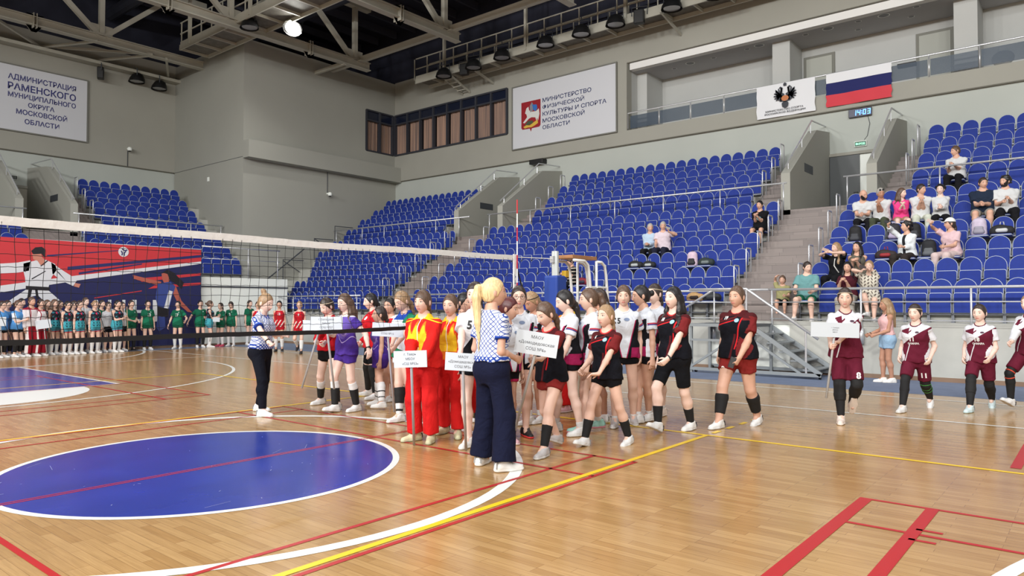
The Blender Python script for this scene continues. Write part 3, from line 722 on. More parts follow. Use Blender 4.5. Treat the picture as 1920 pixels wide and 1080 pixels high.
for s in (-1, 1):
    for k in range(7):      # wing feathers
        a = math.radians(100 - k * 24); c0 = (.16 * s, .72); L_ = .27 - .012 * k
        d = (math.cos(a) * s, math.sin(a)); n_ = (-d[1] * .024, d[0] * .024)
        q = [(c0[0] + n_[0], c0[1] + n_[1]), (c0[0] - n_[0], c0[1] - n_[1]), (c0[0] + d[0] * L_ - n_[0], c0[1] + d[1] * L_ - n_[1]), (c0[0] + d[0] * (L_ + .03), c0[1] + d[1] * (L_ + .03)), (c0[0] + d[0] * L_ + n_[0], c0[1] + d[1] * L_ + n_[1])]
        ep(q if s > 0 else q[::-1])
    q = [(.02 * s, .78), (.1 * s, .82), (.08 * s, 1.0), (.16 * s, 1.06), (.22 * s, 1.0), (.16 * s, .99), (.16 * s, .8), (.2 * s, .7), (.05 * s, .66)]; ep(q if s < 0 else q[::-1])
ep([(-.12, .45), (-.1, .32), (0, .26), (.1, .32), (.12, .45), (.04, .5), (-.04, .5)]); ep([(-.05, 1.06), (.05, 1.06), (.06, 1.14), (0, 1.18), (-.06, 1.14)])
ep([(-.16, .7), (.16, .7), (.17, .55), (.05, .48), (-.05, .48), (-.17, .55)])
for s in (-1, 1):
    q = [(.05 * s, .68), (.15 * s, .5), (.27 * s, .6), (.33 * s, .8), (.34 * s, .98), (.24 * s, .9), (.14 * s, .76)]; ep(q if s > 0 else q[::-1])
mb.build('eagle_emblem', M_eag, o)
mb = MB(); mb.poly([Me @ Vector((.13 * math.cos(2 * PI * k / 20), .62 + .1 * math.sin(2 * PI * k / 20), .003)) for k in range(20)]); mb.build('emblem_disc', mat('emblem_orange', (186, 108, 52), .5), o)
fit_text('lettering', 'МИНИСТЕРСТВО СПОРТА', mat('ink_black', (40, 40, 48), .6), o, Mf @ Matrix.Translation((.33, .2, .05)), 1.33, .062, .012)
fit_text('lettering', 'РОССИЙСКОЙ ФЕДЕРАЦИИ', MATS['ink_black'], o, Mf @ Matrix.Translation((.3, .1, .05)), 1.43, .062, .012)
Mf2 = frame_mat((RX - .06, 7.26, 8.34), (0, -1, 0), (0, 0, 1))
o = cloth(lambda v: 2 if v < .36 else (1 if v < .71 else 0), Mf2, 2.03, 1.14, .045, 2.6, 34, 28).build('tricolour_flag', [MATS['flag_white'], mat('flag_navy', (22, 28, 92), .8), mat('flag_red', (206, 62, 74), .8)], None, True)
tag(o, 'white, navy and red tricolour flag hanging on the gallery rail', 'flag')
# gallery glass balustrade
t = thing('glass_balustrade', 'long glass balustrade with a steel handrail along the gallery', 'railing', (0, 0, 0))
MB().tube([(RX + .02, YA + 1, 9.5), (RX + .02, GY - .05, 9.5), (RX + .02, GY - .05, 8.85)], .028, 10).build('handrail', M_steel, t, True)
def glass_mat(name, col, a):
    m, nt, b = newmat(name); b.inputs['Base Color'].default_value = (*lin(col), 1); b.inputs['Roughness'].default_value = .3; b.inputs['Alpha'].default_value = a
    b.inputs['Specular IOR Level'].default_value = .25; MATS[name] = m; return m
M_glass = glass_mat('balustrade_glass', (74, 88, 104), .62)
y = GY - .12
while y > -4:
    w = 1.36
    MB().box(RX + .01, y - w + .04, 8.84, RX + .025, y - .04, 9.36).build('glass_panel', M_glass, t)
    MB().tube([(RX + .02, y - w, 8.79), (RX + .02, y - w, 9.5)], .022, 8).build('post', M_steel, t, True)
    y -= w
# clear bag and dark strap hanging behind the gallery glass
o = MB().sphere((RX + .32, 2.25, 9.05), (.12, .3, .24), 12, 8).build('plastic_bag', glass_mat('clear_film', (220, 226, 230), .5), None, True)
tag(o, 'crumpled clear plastic bag standing behind the gallery glass', 'bag')
o = MB().tube([(RX + .32, 2.4, 9.2), (RX + .3, 2.35, 9.42), (RX + .3, 2.15, 9.42), (RX + .32, 2.1, 9.2)], .012, 6).build('handle', MATS['clear_film'], o)
o = MB().box(RX + .08, 4.55, 9.3, RX + .3, 5.1, 9.42).build('dark_box', M_black); tag(o, 'flat dark box on the gallery handrail beside the tricolour', 'box'); bevel(o, .02)
# clock
t = thing('digital_clock', 'wide digital wall clock with glowing blue digits above the entry', 'clock', (0, 0, 0))
bevel(MB().box(RX - .06, 5.85, 7.86, RX + .06, 6.56, 8.14).build('case', mat('clock_case', (60, 60, 72), .4), t), .01)
MB().box(RX - .064, 5.88, 7.885, RX - .058, 6.53, 8.115).build('screen', mat('clock_screen', (10, 12, 60), .3), t)
M_led = mat('clock_led', (70, 140, 255), .4, emit=9)
SEG = {'1': 'bc', '4': 'fgbc', '0': 'abcdef', '3': 'abgcd'}
Mc = frame_mat((RX - .066, 6.38, 7.91), (0, -1, 0), (0, 0, 1))
def digit(ch, x0):
    w, h, e = .09, .17, .02; mb = MB()
    def r(x, y, X_, Y_):
        sh = lambda yy: .06 * yy
        mb.poly([Mc @ Vector((x0 + a + sh(b), b, 0)) for a, b in ((x, y), (X_, y), (X_, Y_), (x, Y_))])
    g = {'a': (0, h - e, w, h), 'd': (0, 0, w, e), 'g': (0, h / 2 - e / 2, w, h / 2 + e / 2), 'f': (0, h / 2, e, h), 'e': (0, 0, e, h / 2), 'b': (w - e, h / 2, w, h), 'c': (w - e, 0, w, h / 2)}
    for c in SEG[ch]: r(*g[c])
    mb.build('digit', M_led, t)
for ch, x in zip('1403', (-.03, .1, .27, .41)): digit(ch, x)
mb = MB()
for yy in (.045, .115): mb.poly([Mc @ Vector((a, b, 0)) for a, b in ((.225, yy), (.247, yy), (.247, yy + .022), (.225, yy + .022))])
mb.build('digit', M_led, t)
MB().tube([(RX + .05, 5.98, 7.86), (RX + .03, 5.92, 7.6), (RX + .04, 6.0, 7.2), (RX + .05, 6.1, 7.08)], .008, 6).build('cable', M_dgrey, t)
# exit signs
def exit_sign(label, M, lit):
    t = thing('exit_sign', label, 'sign', (0, 0, 0))
    b = MB(); b.add([M @ Vector(p) for p in [(0, 0, -.04), (.38, 0, -.04), (.38, .18, -.04), (0, .18, -.04), (0, 0, .03), (.38, 0, .03), (.38, .18, .03), (0, .18, .03)]], [(3, 2, 1, 0), (4, 5, 6, 7), (0, 1, 5, 4), (1, 2, 6, 5), (2, 3, 7, 6), (3, 0, 4, 7)])
    b.build('case', M_white, t)
    flat('panel', [(.015, .015), (.365, .015), (.365, .165), (.015, .165)], mat('exit_green', (0, 84, 56), .4, emit=.25) if lit else mat('exit_dark', (30, 36, 34), .4), t, M, .032)
    fit_text('lettering', 'ВЫХОД', mat('exit_letters', (170, 255, 215), .4, emit=2.0) if lit else mat('exit_letters_off', (150, 160, 155), .5), t, M @ Matrix.Translation((.05, .06, .034)), .28, .065, .01)
    return t
exit_sign('small glowing green exit sign above the grey entry door', frame_mat((RX + .02, 6.4, 6.86), (0, -1, 0), (0, 0, 1)), True)
exit_sign('small dark unlit exit sign above the beige door on the left', frame_mat((9.85, LY + .02, 6.94), (1, 0, 0), (0, 0, 1)), False)
# loudspeaker and cameras
bevel(tag(MB().box(RX - .3, 19.34, 7.93, RX + .05, 20.1, 8.14).build('wall_loudspeaker', M_black), 'flat black loudspeaker bar under the ministry board', 'loudspeaker'), .02)
def dome_cam(label, p, n, top):
    t = thing('security_camera', label, 'camera', p, 0, 'security cameras')
    n = Vector(n)
    b = MB(); b.bar((0, 0, 0), tuple(n * .22), .06, .06); b.build('arm', M_white, t)
    MB().sphere(tuple(n * .24 + Vector((0, 0, -.05))), .11, 12, 8).build('dome', M_white, t, True)
    MB().sphere(tuple(n * .24 + Vector((0, 0, -.1))), .08, 12, 8).build('lens', M_black, t, True)
    MB().tube([tuple(n * .02), tuple(n * .02 + Vector((0, 0, top)))], .018, 6).build('conduit', M_dgrey, t)
dome_cam('white dome camera on a conduit above the left stand', (14.73, LY, 9.05), (0, -1, 0), -.85)
dome_cam('white dome camera hanging under the beam of the corner block', (21.5, BY, 7.05), (0, -1, 0), 1.1)
tag(MB().box(BX - .03, 32.6, 7.4, BX + .02, 32.75, 7.6).build('wall_box', M_white), 'small white box on the side of the corner block', 'box')
# ---------------------------------------------------------------- the printed banner on the left stand
ART = {'red':[(6.88,3.62),(13.18,3.58),(13.19,3.14),(8.98,2.46),(6.9,2.11)],'white':[(6.9,2.13),(8.98,2.5),(13.19,3.16),(13.19,3.07),(9.07,2.35),(6.9,1.92)],'n1':[(8.74,2.78),(13.18,3.4),(13.18,3.31),(8.74,2.67)],'n2':[(9.07,2.61),(11.06,2.99),(11.06,2.95),(9.07,2.54)],'n3':[(8.15,3.13),(10.33,3.41),(10.33,3.39),(8.15,3.08)],'r1':[(10.91,2.46),(13.19,2.73),(13.19,2.64),(11.07,2.35)],'r2':[(11.5,2.23),(13.19,2.38),(13.19,2.29),(11.28,2.11)],'r3':[(9.55,1.79),(11.07,2.05),(11.07,2.02),(9.55,1.76)],'hair':[(7.71,3.23),(7.82,3.35),(8.0,3.38),(8.1,3.3),(8.09,3.04),(7.99,3.16),(7.77,3.13)],'face':[(7.74,3.14),(7.98,3.17),(8.03,3.03),(8.1,2.97),(8.07,2.8),(7.97,2.8),(7.89,2.93),(7.77,2.97)],'torso':[(7.51,2.83),(7.89,2.96),(8.13,2.97),(8.38,2.85),(8.43,2.67),(8.29,2.44),(8.19,2.06),(7.58,2.1),(7.56,2.37),(7.51,2.61)],'armL':[(6.65,2.77),(7.34,2.85),(7.7,2.94),(7.66,2.61),(7.35,2.54),(6.65,2.48)],'armR':[(8.27,2.9),(8.61,2.65),(9.03,2.37),(8.91,2.16),(8.56,2.33),(8.31,2.54)],'hand':[(8.96,2.26),(9.13,2.23),(9.08,2.11),(8.93,2.15)],'belt':[(7.58,2.14),(8.25,2.11),(8.22,2.0),(7.58,2.02)],'t1':[(7.66,2.02),(7.75,2.03),(7.7,1.72),(7.62,1.75)],'t2':[(7.83,2.03),(7.9,2.03),(7.94,1.72),(7.87,1.74)],'legs':[(7.58,2.02),(8.21,2.0),(8.67,1.56),(8.17,1.58),(7.91,1.85),(7.65,1.78),(7.15,1.53),(7.03,1.58)],'fold1':[(7.96,2.77),(8.15,2.96),(8.18,2.94),(7.99,2.76)],'fold2':[(8.36,2.69),(8.49,2.59),(8.7,2.32),(8.45,2.59)],'fold3':[(7.56,2.56),(7.51,2.71),(7.68,2.76),(7.59,2.66)],'fold4':[(7.73,2.37),(8.11,2.63),(8.12,2.61),(7.74,2.34)],'ghair':[(11.77,2.7),(11.94,2.81),(12.16,2.72),(12.54,2.36),(12.46,2.13),(12.2,2.35),(12.02,2.46),(11.95,2.65)],'gface':[(11.74,2.66),(11.94,2.72),(12.04,2.48),(11.98,2.29),(11.83,2.33),(11.76,2.47)],'garm1':[(10.76,2.58),(10.97,2.53),(11.73,2.37),(11.72,2.22),(10.96,2.4),(10.79,2.45)],'gtorso':[(11.61,2.3),(12.05,2.38),(12.24,2.21),(12.13,1.87),(12.02,1.4),(11.62,1.5),(11.53,1.81)],'gst':[(12.0,2.07),(12.14,2.03),(11.99,1.41),(11.84,1.44)],'garm2':[(12.08,2.31),(12.26,2.21),(12.46,1.7),(12.86,1.27),(12.7,1.29),(12.34,1.59),(12.13,2.01)],'gshort':[(11.62,1.5),(12.02,1.4),(11.96,1.11),(11.62,1.15)],'leg':[(11.62,1.15),(11.87,1.12),(11.9,0.74),(11.68,0.61),(11.57,0.75)],'L1':[(9.98,1.72),(10.08,1.72),(10.08,0.97),(9.98,0.97)],'L2':[(10.42,1.72),(10.53,1.72),(10.53,0.99),(10.43,0.99)],'L3':[(10.08,1.41),(10.43,1.41),(10.43,1.3),(10.08,1.31)],'L4':[(10.75,1.72),(10.9,1.72),(10.9,0.97),(10.76,0.98)],'L5':[(10.9,1.37),(11.35,1.36),(11.4,1.17),(11.35,0.96),(10.9,0.97),(10.9,1.05),(11.24,1.06),(11.27,1.16),(11.24,1.26),(10.9,1.27)],'L6':[(11.45,1.72),(11.6,1.72),(11.61,0.96),(11.46,0.96)],'L7':[(9.37,0.96),(9.55,1.71),(9.66,1.71),(9.83,0.95),(9.72,0.95),(9.62,1.48),(9.49,0.96)],'ball':[(10.46,3.37),(10.27,3.35)]}
t = thing('printed_banner', 'huge red and navy printed banner with a karate fighter and a volleyball girl', 'banner', (0, 0, 0))
BYY = 16.58 + LOFF
bn = cloth(lambda v: 0, frame_mat((-2.0, BYY, .11), (1, 0, 0), (0, 0, 1)), 15.2, 3.49, .0, 0.4, 60, 12)
bn.build('canvas', mat('banner_navy', (30, 34, 84), .6), t, True)
ink = lambda n, c: mat('print_' + n, c, .6)
def art(keys, c, lay, nm):
    mb = MB()
    for k in keys: mb.poly([(x, BYY - .014 - .0025 * lay, z) for x, z in ART[k]])
    mb.build(nm, c, t)
Rd = ink('red', (196, 52, 60)); Nv = ink('navy', (40, 42, 98)); Wh = ink('white', (214, 216, 222)); Sk = ink('skin', (196, 128, 110)); Bk = ink('black', (24, 22, 30)); Bl = ink('blue', (52, 70, 140))
MB().poly([(-2.0, BYY - .016, 3.6), (6.9, BYY - .016, 3.6), (6.9, BYY - .016, 2.1), (-2, BYY - .016, .9)]).build('red_field', Rd, t)
art(['red'], Rd, 1, 'red_field'); art(['white'], Wh, 3, 'white_stripe'); art(['n1', 'n2', 'n3'], Nv, 3, 'navy_streak'); art(['r1', 'r2', 'r3'], Rd, 2, 'red_streak')
art(['L1', 'L2', 'L3', 'L4', 'L5', 'L6', 'L7'], Wh, 2, 'lettering')
art(['legs', 'torso', 'armL', 'armR'], Wh, 5, 'karate_suit'); art(['fold1', 'fold2', 'fold3', 'fold4', 'belt', 't1', 't2'], Bk, 7, 'belt'); art(['face', 'hand'], Sk, 6, 'karate_skin'); art(['hair'], Bk, 7, 'karate_hair')
art(['gface', 'garm1', 'garm2'], ink('skin_dark', (176, 92, 78)), 5, 'player_skin'); art(['ghair'], Bk, 6, 'player_hair'); art(['gshort'], Bk, 6, 'player_shorts'); art(['gtorso', 'leg'], Bl, 6, 'player_vest'); art(['gst'], Wh, 7, 'vest_stripe')
def disc(x, z, r, lay, a0=0, a1=2 * PI): return [(x + r * math.cos(a0 + (a1 - a0) * k / 24), BYY - .014 - .0025 * lay, z + r * math.sin(a0 + (a1 - a0) * k / 24)) for k in range(25)]
MB().poly(disc(10.45, 3.36, .17, 4)[:-1]).build('ball', Wh, t)
mb = MB()
for (cx_, cz_, a0, a1) in ((10.3, 3.3, -.6, .9), (10.58, 3.28, 2.0, 3.6), (10.5, 3.52, 3.6, 5.4)):
    pa = disc(cx_, cz_, .13, 5, a0, a1); pb = disc(cx_, cz_, .09, 5, a0, a1)
    for i in range(24): mb.poly([pa[i], pa[i + 1], pb[i + 1], pb[i]])
mb.build('ball_seam', Nv, t)
b = MB(); b.tube([(-2, BYY + .01, 3.6), (13.2, BYY + .01, 3.6)], .02, 6); b.build('edge_rope', Wh, t)
# ---------------------------------------------------------------- volleyball net, post, umpire stand
NY, NX0, NX1, NT, NB = 6.55, -.95, 8.02, 2.27, 1.27
t = thing('volleyball_net', 'black volleyball net with a white top band stretched across the court', 'net', (0, 0, 0))
def sag(x, z):
    u = (x - NX0) / (NX1 - NX0); v = (NT - z) / (NT - NB)
    w = math.sin(x * 9 + z * 4) * .006 + math.sin(x * 3.1 - z * 11) * .008
    return NY + w + .03 * v * math.sin(u * PI), z - .035 * math.sin(u * PI) * (1 - .5 * v) + .006 * math.sin(x * 14 + z * 20) * v
mb = MB(); M_cord = mat('net_cord', (14, 14, 16), .8)
nx = int((NX1 - NX0) / .1)
for i in range(nx + 1):
    x = NX0 + .1 * i; pts = []
    for k in range(13):
        z = NT - .05 - (NT - NB - .05) * k / 12; v = k / 12
        yy, zz = sag(x, z); pts.append((x + (.055 * max(0, v - .68) / .32 * (1 + .6 * math.sin(i * 1.7))) + .005 * math.sin(i + k), yy, zz))
    mb.tube(pts, .0023, 4, cap=False)
for k in range(1, 10):
    z = NT - .1 * k; pts = []
    for i in range(nx * 2 + 1):
        x = NX0 + .05 * i; yy, zz = sag(x, z); pts.append((x, yy, zz - .012 * abs(math.sin(i * PI / 2 + .4 * k)) * (k / 9)))
    mb.tube(pts, .0023, 4, cap=False)
mb.build('netting', M_cord, t)
def band(name, z0, z1, m, th=.0025):
    mb = MB(); n = 90; vs = []
    for i in range(n + 1):
        x = NX0 + (NX1 - NX0) * i / n
        for z, e in ((z0, -1), (z1, -1), (z1, 1), (z0, 1)):
            u_ = (x - NX0) / (NX1 - NX0); zm = (z0 + z1) / 2; yy = NY; zz = zm - .035 * math.sin(u_ * PI) * (1 if zm > 2 else .5) + .006 * math.sin(x * 2.3); vs.append((x, NY + (yy - NY) * .3 + th * e, zz + (z - (z0 + z1) / 2) + .0015 * math.sin(i * 2.1)))
    fs = [(4 * i + j, 4 * i + (j + 1) % 4, 4 * i + 4 + (j + 1) % 4, 4 * i + 4 + j) for i in range(n) for j in range(4)]
    mb.add(vs, fs); return mb.build(name, m, t)
band('top_band', NT - .07, NT, mat('net_band_white', (222, 222, 220), .7, bump=.3, scale=14)); band('bottom_band', NB - .018, NB + .027, mat('net_band_black', (16, 16, 18), .7))
sb = MB().box(NX1 - .04, NY - .012, NB, NX1 + .01, NY + .012, NT + .01).build('side_band', MATS['net_band_white'], t)
fit_text('lettering', 'VOLLEY', mat('band_print', (40, 90, 140), .6), sb, frame_mat((NX1 - .03, NY - .014, 1.5), (0, 0, 1), (-1, 0, 0)) @ Matrix.Translation((0, -.025, 0)), .5, .028)
an = None
for k in range(9):
    z0 = NB + .2 * k; m = mat('antenna_red', (200, 40, 50), .5) if k % 2 == 0 else M_white
    o = MB().tube([(NX1 + .02, NY - .02, z0), (NX1 + .02, NY - .02, z0 + .2)], .009, 8).build('antenna' if an is None else 'antenna_band', m, t if an is None else an)
    an = an or o
MB().tube([(NX1, NY, NT - .03), (8.9, NY, NT - .01)], .006, 6).build('top_rope', M_white, t); MB().tube([(NX1, NY, NT - .1), (8.35, NY, 1.4)], .012, 6).build('strap', M_cord, t)
MB().tube([(NX1, NY, NB), (8.9, NY, 1.2)], .005, 6).build('bottom_rope', M_black, t)
t = thing('net_post', 'silver net post wrapped in blue padding beside the umpire stand', 'post', (9.0, NY, 0))
MB().tube([(0, 0, 0), (0, 0, 2.38)], .055, 16).build('pole', mat('post_silver', (190, 194, 192), .4, .4), t, True)
bevel(MB().box(-.13, -.13, .02, .13, .13, 2.0).build('padding', mat('padding_blue', (26, 62, 148), .5, var=.08, scale=5), t), .03, 3)
MB().box(-.1, -.03, 2.2, -.04, .03, 2.3).build('pulley', M_steel, t); MB().box(.09, -.14, 1.98, .17, -.06, 2.08).build('winch', mat('winch_yellow', (190, 150, 30), .5), t)
t = thing('umpire_stand', 'white tubular umpire stand with a wooden top beside the net post', 'umpire stand', (9.74, 6.52, 0)); t.scale = (1, 1, .965)
M_wt = mat('white_tube', (224, 226, 224), .4)
bevel(MB().box(-.5, -.13, 2.36, .2, .2, 2.42).build('top_board', mat('plank_wood', (160, 112, 72), .5, var=.15, scale=6), t), .008)
for y in (-.15, .22):
    for x, s in ((-.2, 1), (.3, 1)):
        MB().tube([(x - .3 if x < 0 else x - .12, y, 2.33), (x, y, 2.33), (x + .1, y, 2.27), (x + .14, y, 2.12), (x + .42, y, .03)], .024, 8).build('leg', M_wt, t, True)
    MB().tube([(.15, y, 2.34), (.15, y, 1.0), (.18, y, .02)], .022, 8).build('leg', M_wt, t, True)
for z in (1.9, 1.45, 1.0, .55):
    b = MB(); b.tube([(-.03, -.15, z), (.42 + .1 * (1.9 - z), -.15, z)], .018, 8); b.build('rung', M_wt, t)
    b = MB(); b.tube([(.4, -.15, z), (.4, .22, z)], .018, 8); b.build('rung', M_wt, t)
# ---------------------------------------------------------------- metal platform with steps at the low wall
t = thing('access_stair', 'grey metal platform with open steps against the low right wall', 'stairs', (0, 0, 0))
M_gst = mat('stair_grey', (142, 148, 152), .5, .4); PX0, PX1 = 15.45, 16.55
b = MB(); b.box(PX0, 5.9, 1.06, PX1, 7.4, 1.12); b.build('deck', mat('deck_grate', (96, 100, 104), .6, .3), t)
for y in (5.9, 7.38):
    for x in (PX0 + .03, PX1 - .05): MB().box(x - .03, y - .03, 0, x + .03, y + .03, 1.1).build('leg', M_gst, t)
b = MB(); b.bar((PX0, 7.4, .09), (PX0, 4.5, .09), .05, .07); b.bar((PX1, 7.4, .09), (PX1, 4.5, .09), .05, .07); b.bar((PX0, 5.9, 1.09), (PX0, 7.4, 1.09), .05, .07); b.bar((PX0, 7.4, .12), (PX0, 5.95, 1.05), .04, .05); b.bar((PX0, 5.9, .75), (PX0, 7.4, .75), .04, .05)
b.build('frame', M_gst, t)
for x in (PX0, PX1):
    b = MB(); b.bar((x, 5.92, 1.06), (x, 4.5, .1), .05, .09); b.bar((x, 5.92, .78), (x, 4.9, .1), .04, .05); b.build('stringer', M_gst, t)
for k in range(5):
    y = 5.75 - .25 * k; z = .92 - .18 * k
    bevel(MB().box(PX0, y - .13, z - .03, PX1, y + .12, z).build('tread', M_gst, t), .006)
b = MB(); b.tube([(PX0, 7.4, 1.9), (PX0, 6.06, 1.9), (PX0, 4.55, .84)], .03, 10); b.build('handrail', M_steel, t, True)
b = MB(); b.tube([(16.5, 5.95, 1.9), (16.5, 7.3, 1.9), (16.5, 8.4, 1.25)], .028, 10); b.build('handrail', M_steel, t, True)
for y, z in ((6.06, 1.9), (4.8, 1.02)): MB().tube([(PX0, y, z - .92 if z < 1.5 else 1.0), (PX0, y, z)], .022, 8).build('handrail_post', M_steel, t)
for y in (4.55, 7.3):
    for x in (PX0 + .1, PX1 - .1): MB().tube([(x, y - .02, .05), (x, y + .02, .05)], .05, 12).build('wheel', M_black, t)
# ---------------------------------------------------------------- people: one blended surface per body, garments cut from the same figure
def smin(a, b, k):
    h = np.maximum(k - np.abs(a - b), 0) / k
    return np.minimum(a, b) - h * h * k * .25
class Field:
    def __init__(s, lo, hi, h):
        s.h = h; s.lo = np.array(lo, float) - 2 * h
        s.n = np.ceil((np.array(hi) - s.lo) / h).astype(int) + 3
        s.ax = [s.lo[i] + h * np.arange(s.n[i]) for i in range(3)]
        s.F = np.full(s.n, .2, np.float32)
    def sub(s, lo, hi):
        i0 = np.clip(((np.array(lo) - s.lo) / s.h).astype(int), 0, s.n - 1); i1 = np.clip(((np.array(hi) - s.lo) / s.h).astype(int) + 2, 1, s.n)
        sl = tuple(slice(a, b) for a, b in zip(i0, i1))
        P = np.stack(np.meshgrid(*[s.ax[i][sl[i]] for i in range(3)], indexing='ij'), -1)
        return sl, P
    def add(s, fn, lo, hi, k=.02, m=.05):
        sl, P = s.sub(np.array(lo) - m, np.array(hi) + m)
        if P.size: s.F[sl] = smin(s.F[sl], fn(P).astype(np.float32), k)
    def cone(s, a, b, ra, rb, k=.02, clip=None):
        a = np.array(a, float); b = np.array(b, float); r = max(ra, rb)
        s.add(lambda P: cone_d(P, a, b, ra, rb, clip), np.minimum(a, b) - r, np.maximum(a, b) + r, k)
    def ball(s, c, r, k=.02):
        c = np.array(c, float); R = np.array(r if hasattr(r, '__len__') else (r, r, r), float)
        s.add(lambda P: (np.sqrt((((P - c) / R) ** 2).sum(-1)) - 1) * R.min(), c - R, c + R, k)
    def cut(s, fn):
        P = np.stack(np.meshgrid(*s.ax, indexing='ij'), -1); s.F = np.maximum(s.F, fn(P).astype(np.float32))
    def mesh(s):
        F = s.F; ins = F < 0
        c = [ins[i:F.shape[0] - 1 + i, j:F.shape[1] - 1 + j, k:F.shape[2] - 1 + k] for i in (0, 1) for j in (0, 1) for k in (0, 1)]
        tot = sum(x.astype(np.int8) for x in c); I = np.argwhere((tot > 0) & (tot < 8))
        if not len(I): return np.zeros((0, 3)), []
        off = np.array([(i, j, k) for i in (0, 1) for j in (0, 1) for k in (0, 1)])
        V = np.stack([F[I[:, 0] + o[0], I[:, 1] + o[1], I[:, 2] + o[2]] for o in off], 1)
        acc = np.zeros((len(I), 3)); cnt = np.zeros(len(I))
        for p in range(8):
            for ax, bit in ((0, 4), (1, 2), (2, 1)):
                if p & bit: continue
                q = p | bit; f0, f1 = V[:, p], V[:, q]; m = (f0 < 0) != (f1 < 0)
                t = np.where(m, f0 / np.where(m, f0 - f1, 1), 0)
                pos = off[p] + np.zeros((len(I), 3)); pos[:, ax] += t
                acc += pos * m[:, None]; cnt += m
        v = (I + acc / cnt[:, None]) * s.h + s.lo
        idx = -np.ones([x - 1 for x in F.shape], np.int64); idx[I[:, 0], I[:, 1], I[:, 2]] = np.arange(len(I))
        fs = []
        for ax in range(3):
            sl0 = [slice(1, -1)] * 3; sl0[ax] = slice(0, -1); sl1 = list(sl0); sl1[ax] = slice(1, None)
            a = ins[tuple(sl0)]; b = ins[tuple(sl1)]; e = np.argwhere(a != b)
            if not len(e): continue
            flip = a[e[:, 0], e[:, 1], e[:, 2]]
            base = e + 1; base[:, ax] = e[:, ax]
            u, w = (ax + 1) % 3, (ax + 2) % 3; q = []
            for du, dw in ((1, 1), (0, 1), (0, 0), (1, 0)):
                k = base.copy(); k[:, u] -= du; k[:, w] -= dw; q.append(idx[k[:, 0], k[:, 1], k[:, 2]])
            q = np.stack(q, 1); q[~flip] = q[~flip][:, ::-1]; fs.append(q)
        return v, np.concatenate(fs)
def cone_d(P, a, b, ra, rb, clip=None):
    ba = b - a; L2 = max(ba @ ba, 1e-9); t0 = ((P - a) @ ba) / L2; t = np.clip(t0, 0, 1)
    d = np.linalg.norm(P - a - t[..., None] * ba, axis=-1) - (ra + (rb - ra) * t)
    if clip is not None: d = np.maximum(d, np.maximum((clip[0] - t0), (t0 - clip[1])) * math.sqrt(L2))
    return d
def np_mesh(name, v, f, mats, attrs=None, mi=None, smooth=True):
    me = bpy.data.meshes.new(name); me.from_pydata(np.asarray(v, float).tolist(), [], [list(map(int, q)) for q in f])
    for m in mats: me.materials.append(m)
    if mi is not None: me.polygons.foreach_set('material_index', mi)
    if smooth: me.polygons.foreach_set('use_smooth', [True] * len(me.polygons))
    for k, a in (attrs or {}).items():
        a = np.asarray(a, np.float32)
        if a.ndim == 2: at = me.attributes.new(k, 'FLOAT_VECTOR', 'POINT'); at.data.foreach_set('vector', a.ravel())
        else: at = me.attributes.new(k, 'FLOAT', 'POINT'); at.data.foreach_set('value', a)
    me.update(); return me
def relax(v, f, n=1, w=.5):
    f = np.asarray(f)
    for _ in range(n):
        acc = np.zeros_like(v); cnt = np.zeros(len(v))
        for i in range(4):
            a, b = f[:, i], f[:, (i + 1) % 4]
            np.add.at(acc, a, v[b]); np.add.at(cnt, a, 1); np.add.at(acc, b, v[a]); np.add.at(cnt, b, 1)
        v = v * (1 - w) + w * acc / np.maximum(cnt, 1)[:, None]
    return v

# ---- cloth, skin and hair materials
def skin_mat(key, c):
    if key in MATS: return MATS[key]
    m = mat(key, c, .5, var=.05, scale=8, spec=.35); b = m.node_tree.nodes['Principled BSDF']
    b.inputs['Subsurface Weight'].default_value = .0
    return m
SKIN = {k: skin_mat('skin_' + k, c) for k, c in dict(fair=(222, 184, 166), warm=(208, 164, 142), tan=(184, 136, 112), pale=(230, 198, 184)).items()}
M_lip = mat('lips', (198, 126, 118), .5); M_eyew = mat('eye_white', (226, 222, 216), .3); M_iris = mat('eye_iris', (52, 44, 40), .2); M_brow = mat('eyebrow', (84, 62, 48), .8)
def hair_mat(key, c):
    k = 'hair_' + key
    if k in MATS: return MATS[k]
    m, nt, b = newmat(k); L = nt.links.new
    tc = node(nt, 'ShaderNodeTexCoord'); mp = node(nt, 'ShaderNodeMapping'); mp.inputs['Scale'].default_value = (110, 110, 9); L(tc.outputs['Object'], mp.inputs[0])
    no = node(nt, 'ShaderNodeTexNoise', Scale=1.0, Detail=3.0); L(mp.outputs[0], no.inputs['Vector'])
    rp = node(nt, 'ShaderNodeValToRGB'); l = lin(c); rp.color_ramp.elements[0].position = .3; rp.color_ramp.elements[1].position = .72
    rp.color_ramp.elements[0].color = (*[x * .62 for x in l], 1); rp.color_ramp.elements[1].color = (*[min(1, x * 1.25) for x in l], 1)
    L(no.outputs['Fac'], rp.inputs[0]); L(rp.outputs[0], b.inputs['Base Color']); b.inputs['Roughness'].default_value = .42
    bp = node(nt, 'ShaderNodeBump', Strength=.35, Distance=.003); L(no.outputs['Fac'], bp.inputs['Height']); L(bp.outputs[0], b.inputs['Normal'])
    MATS[k] = m; return m
HAIR = dict(blonde=(226, 200, 150), light=(158, 128, 96), brown=(94, 72, 58), dark=(54, 42, 38), black=(30, 26, 28), red=(84, 34, 36), grey=(176, 172, 166))
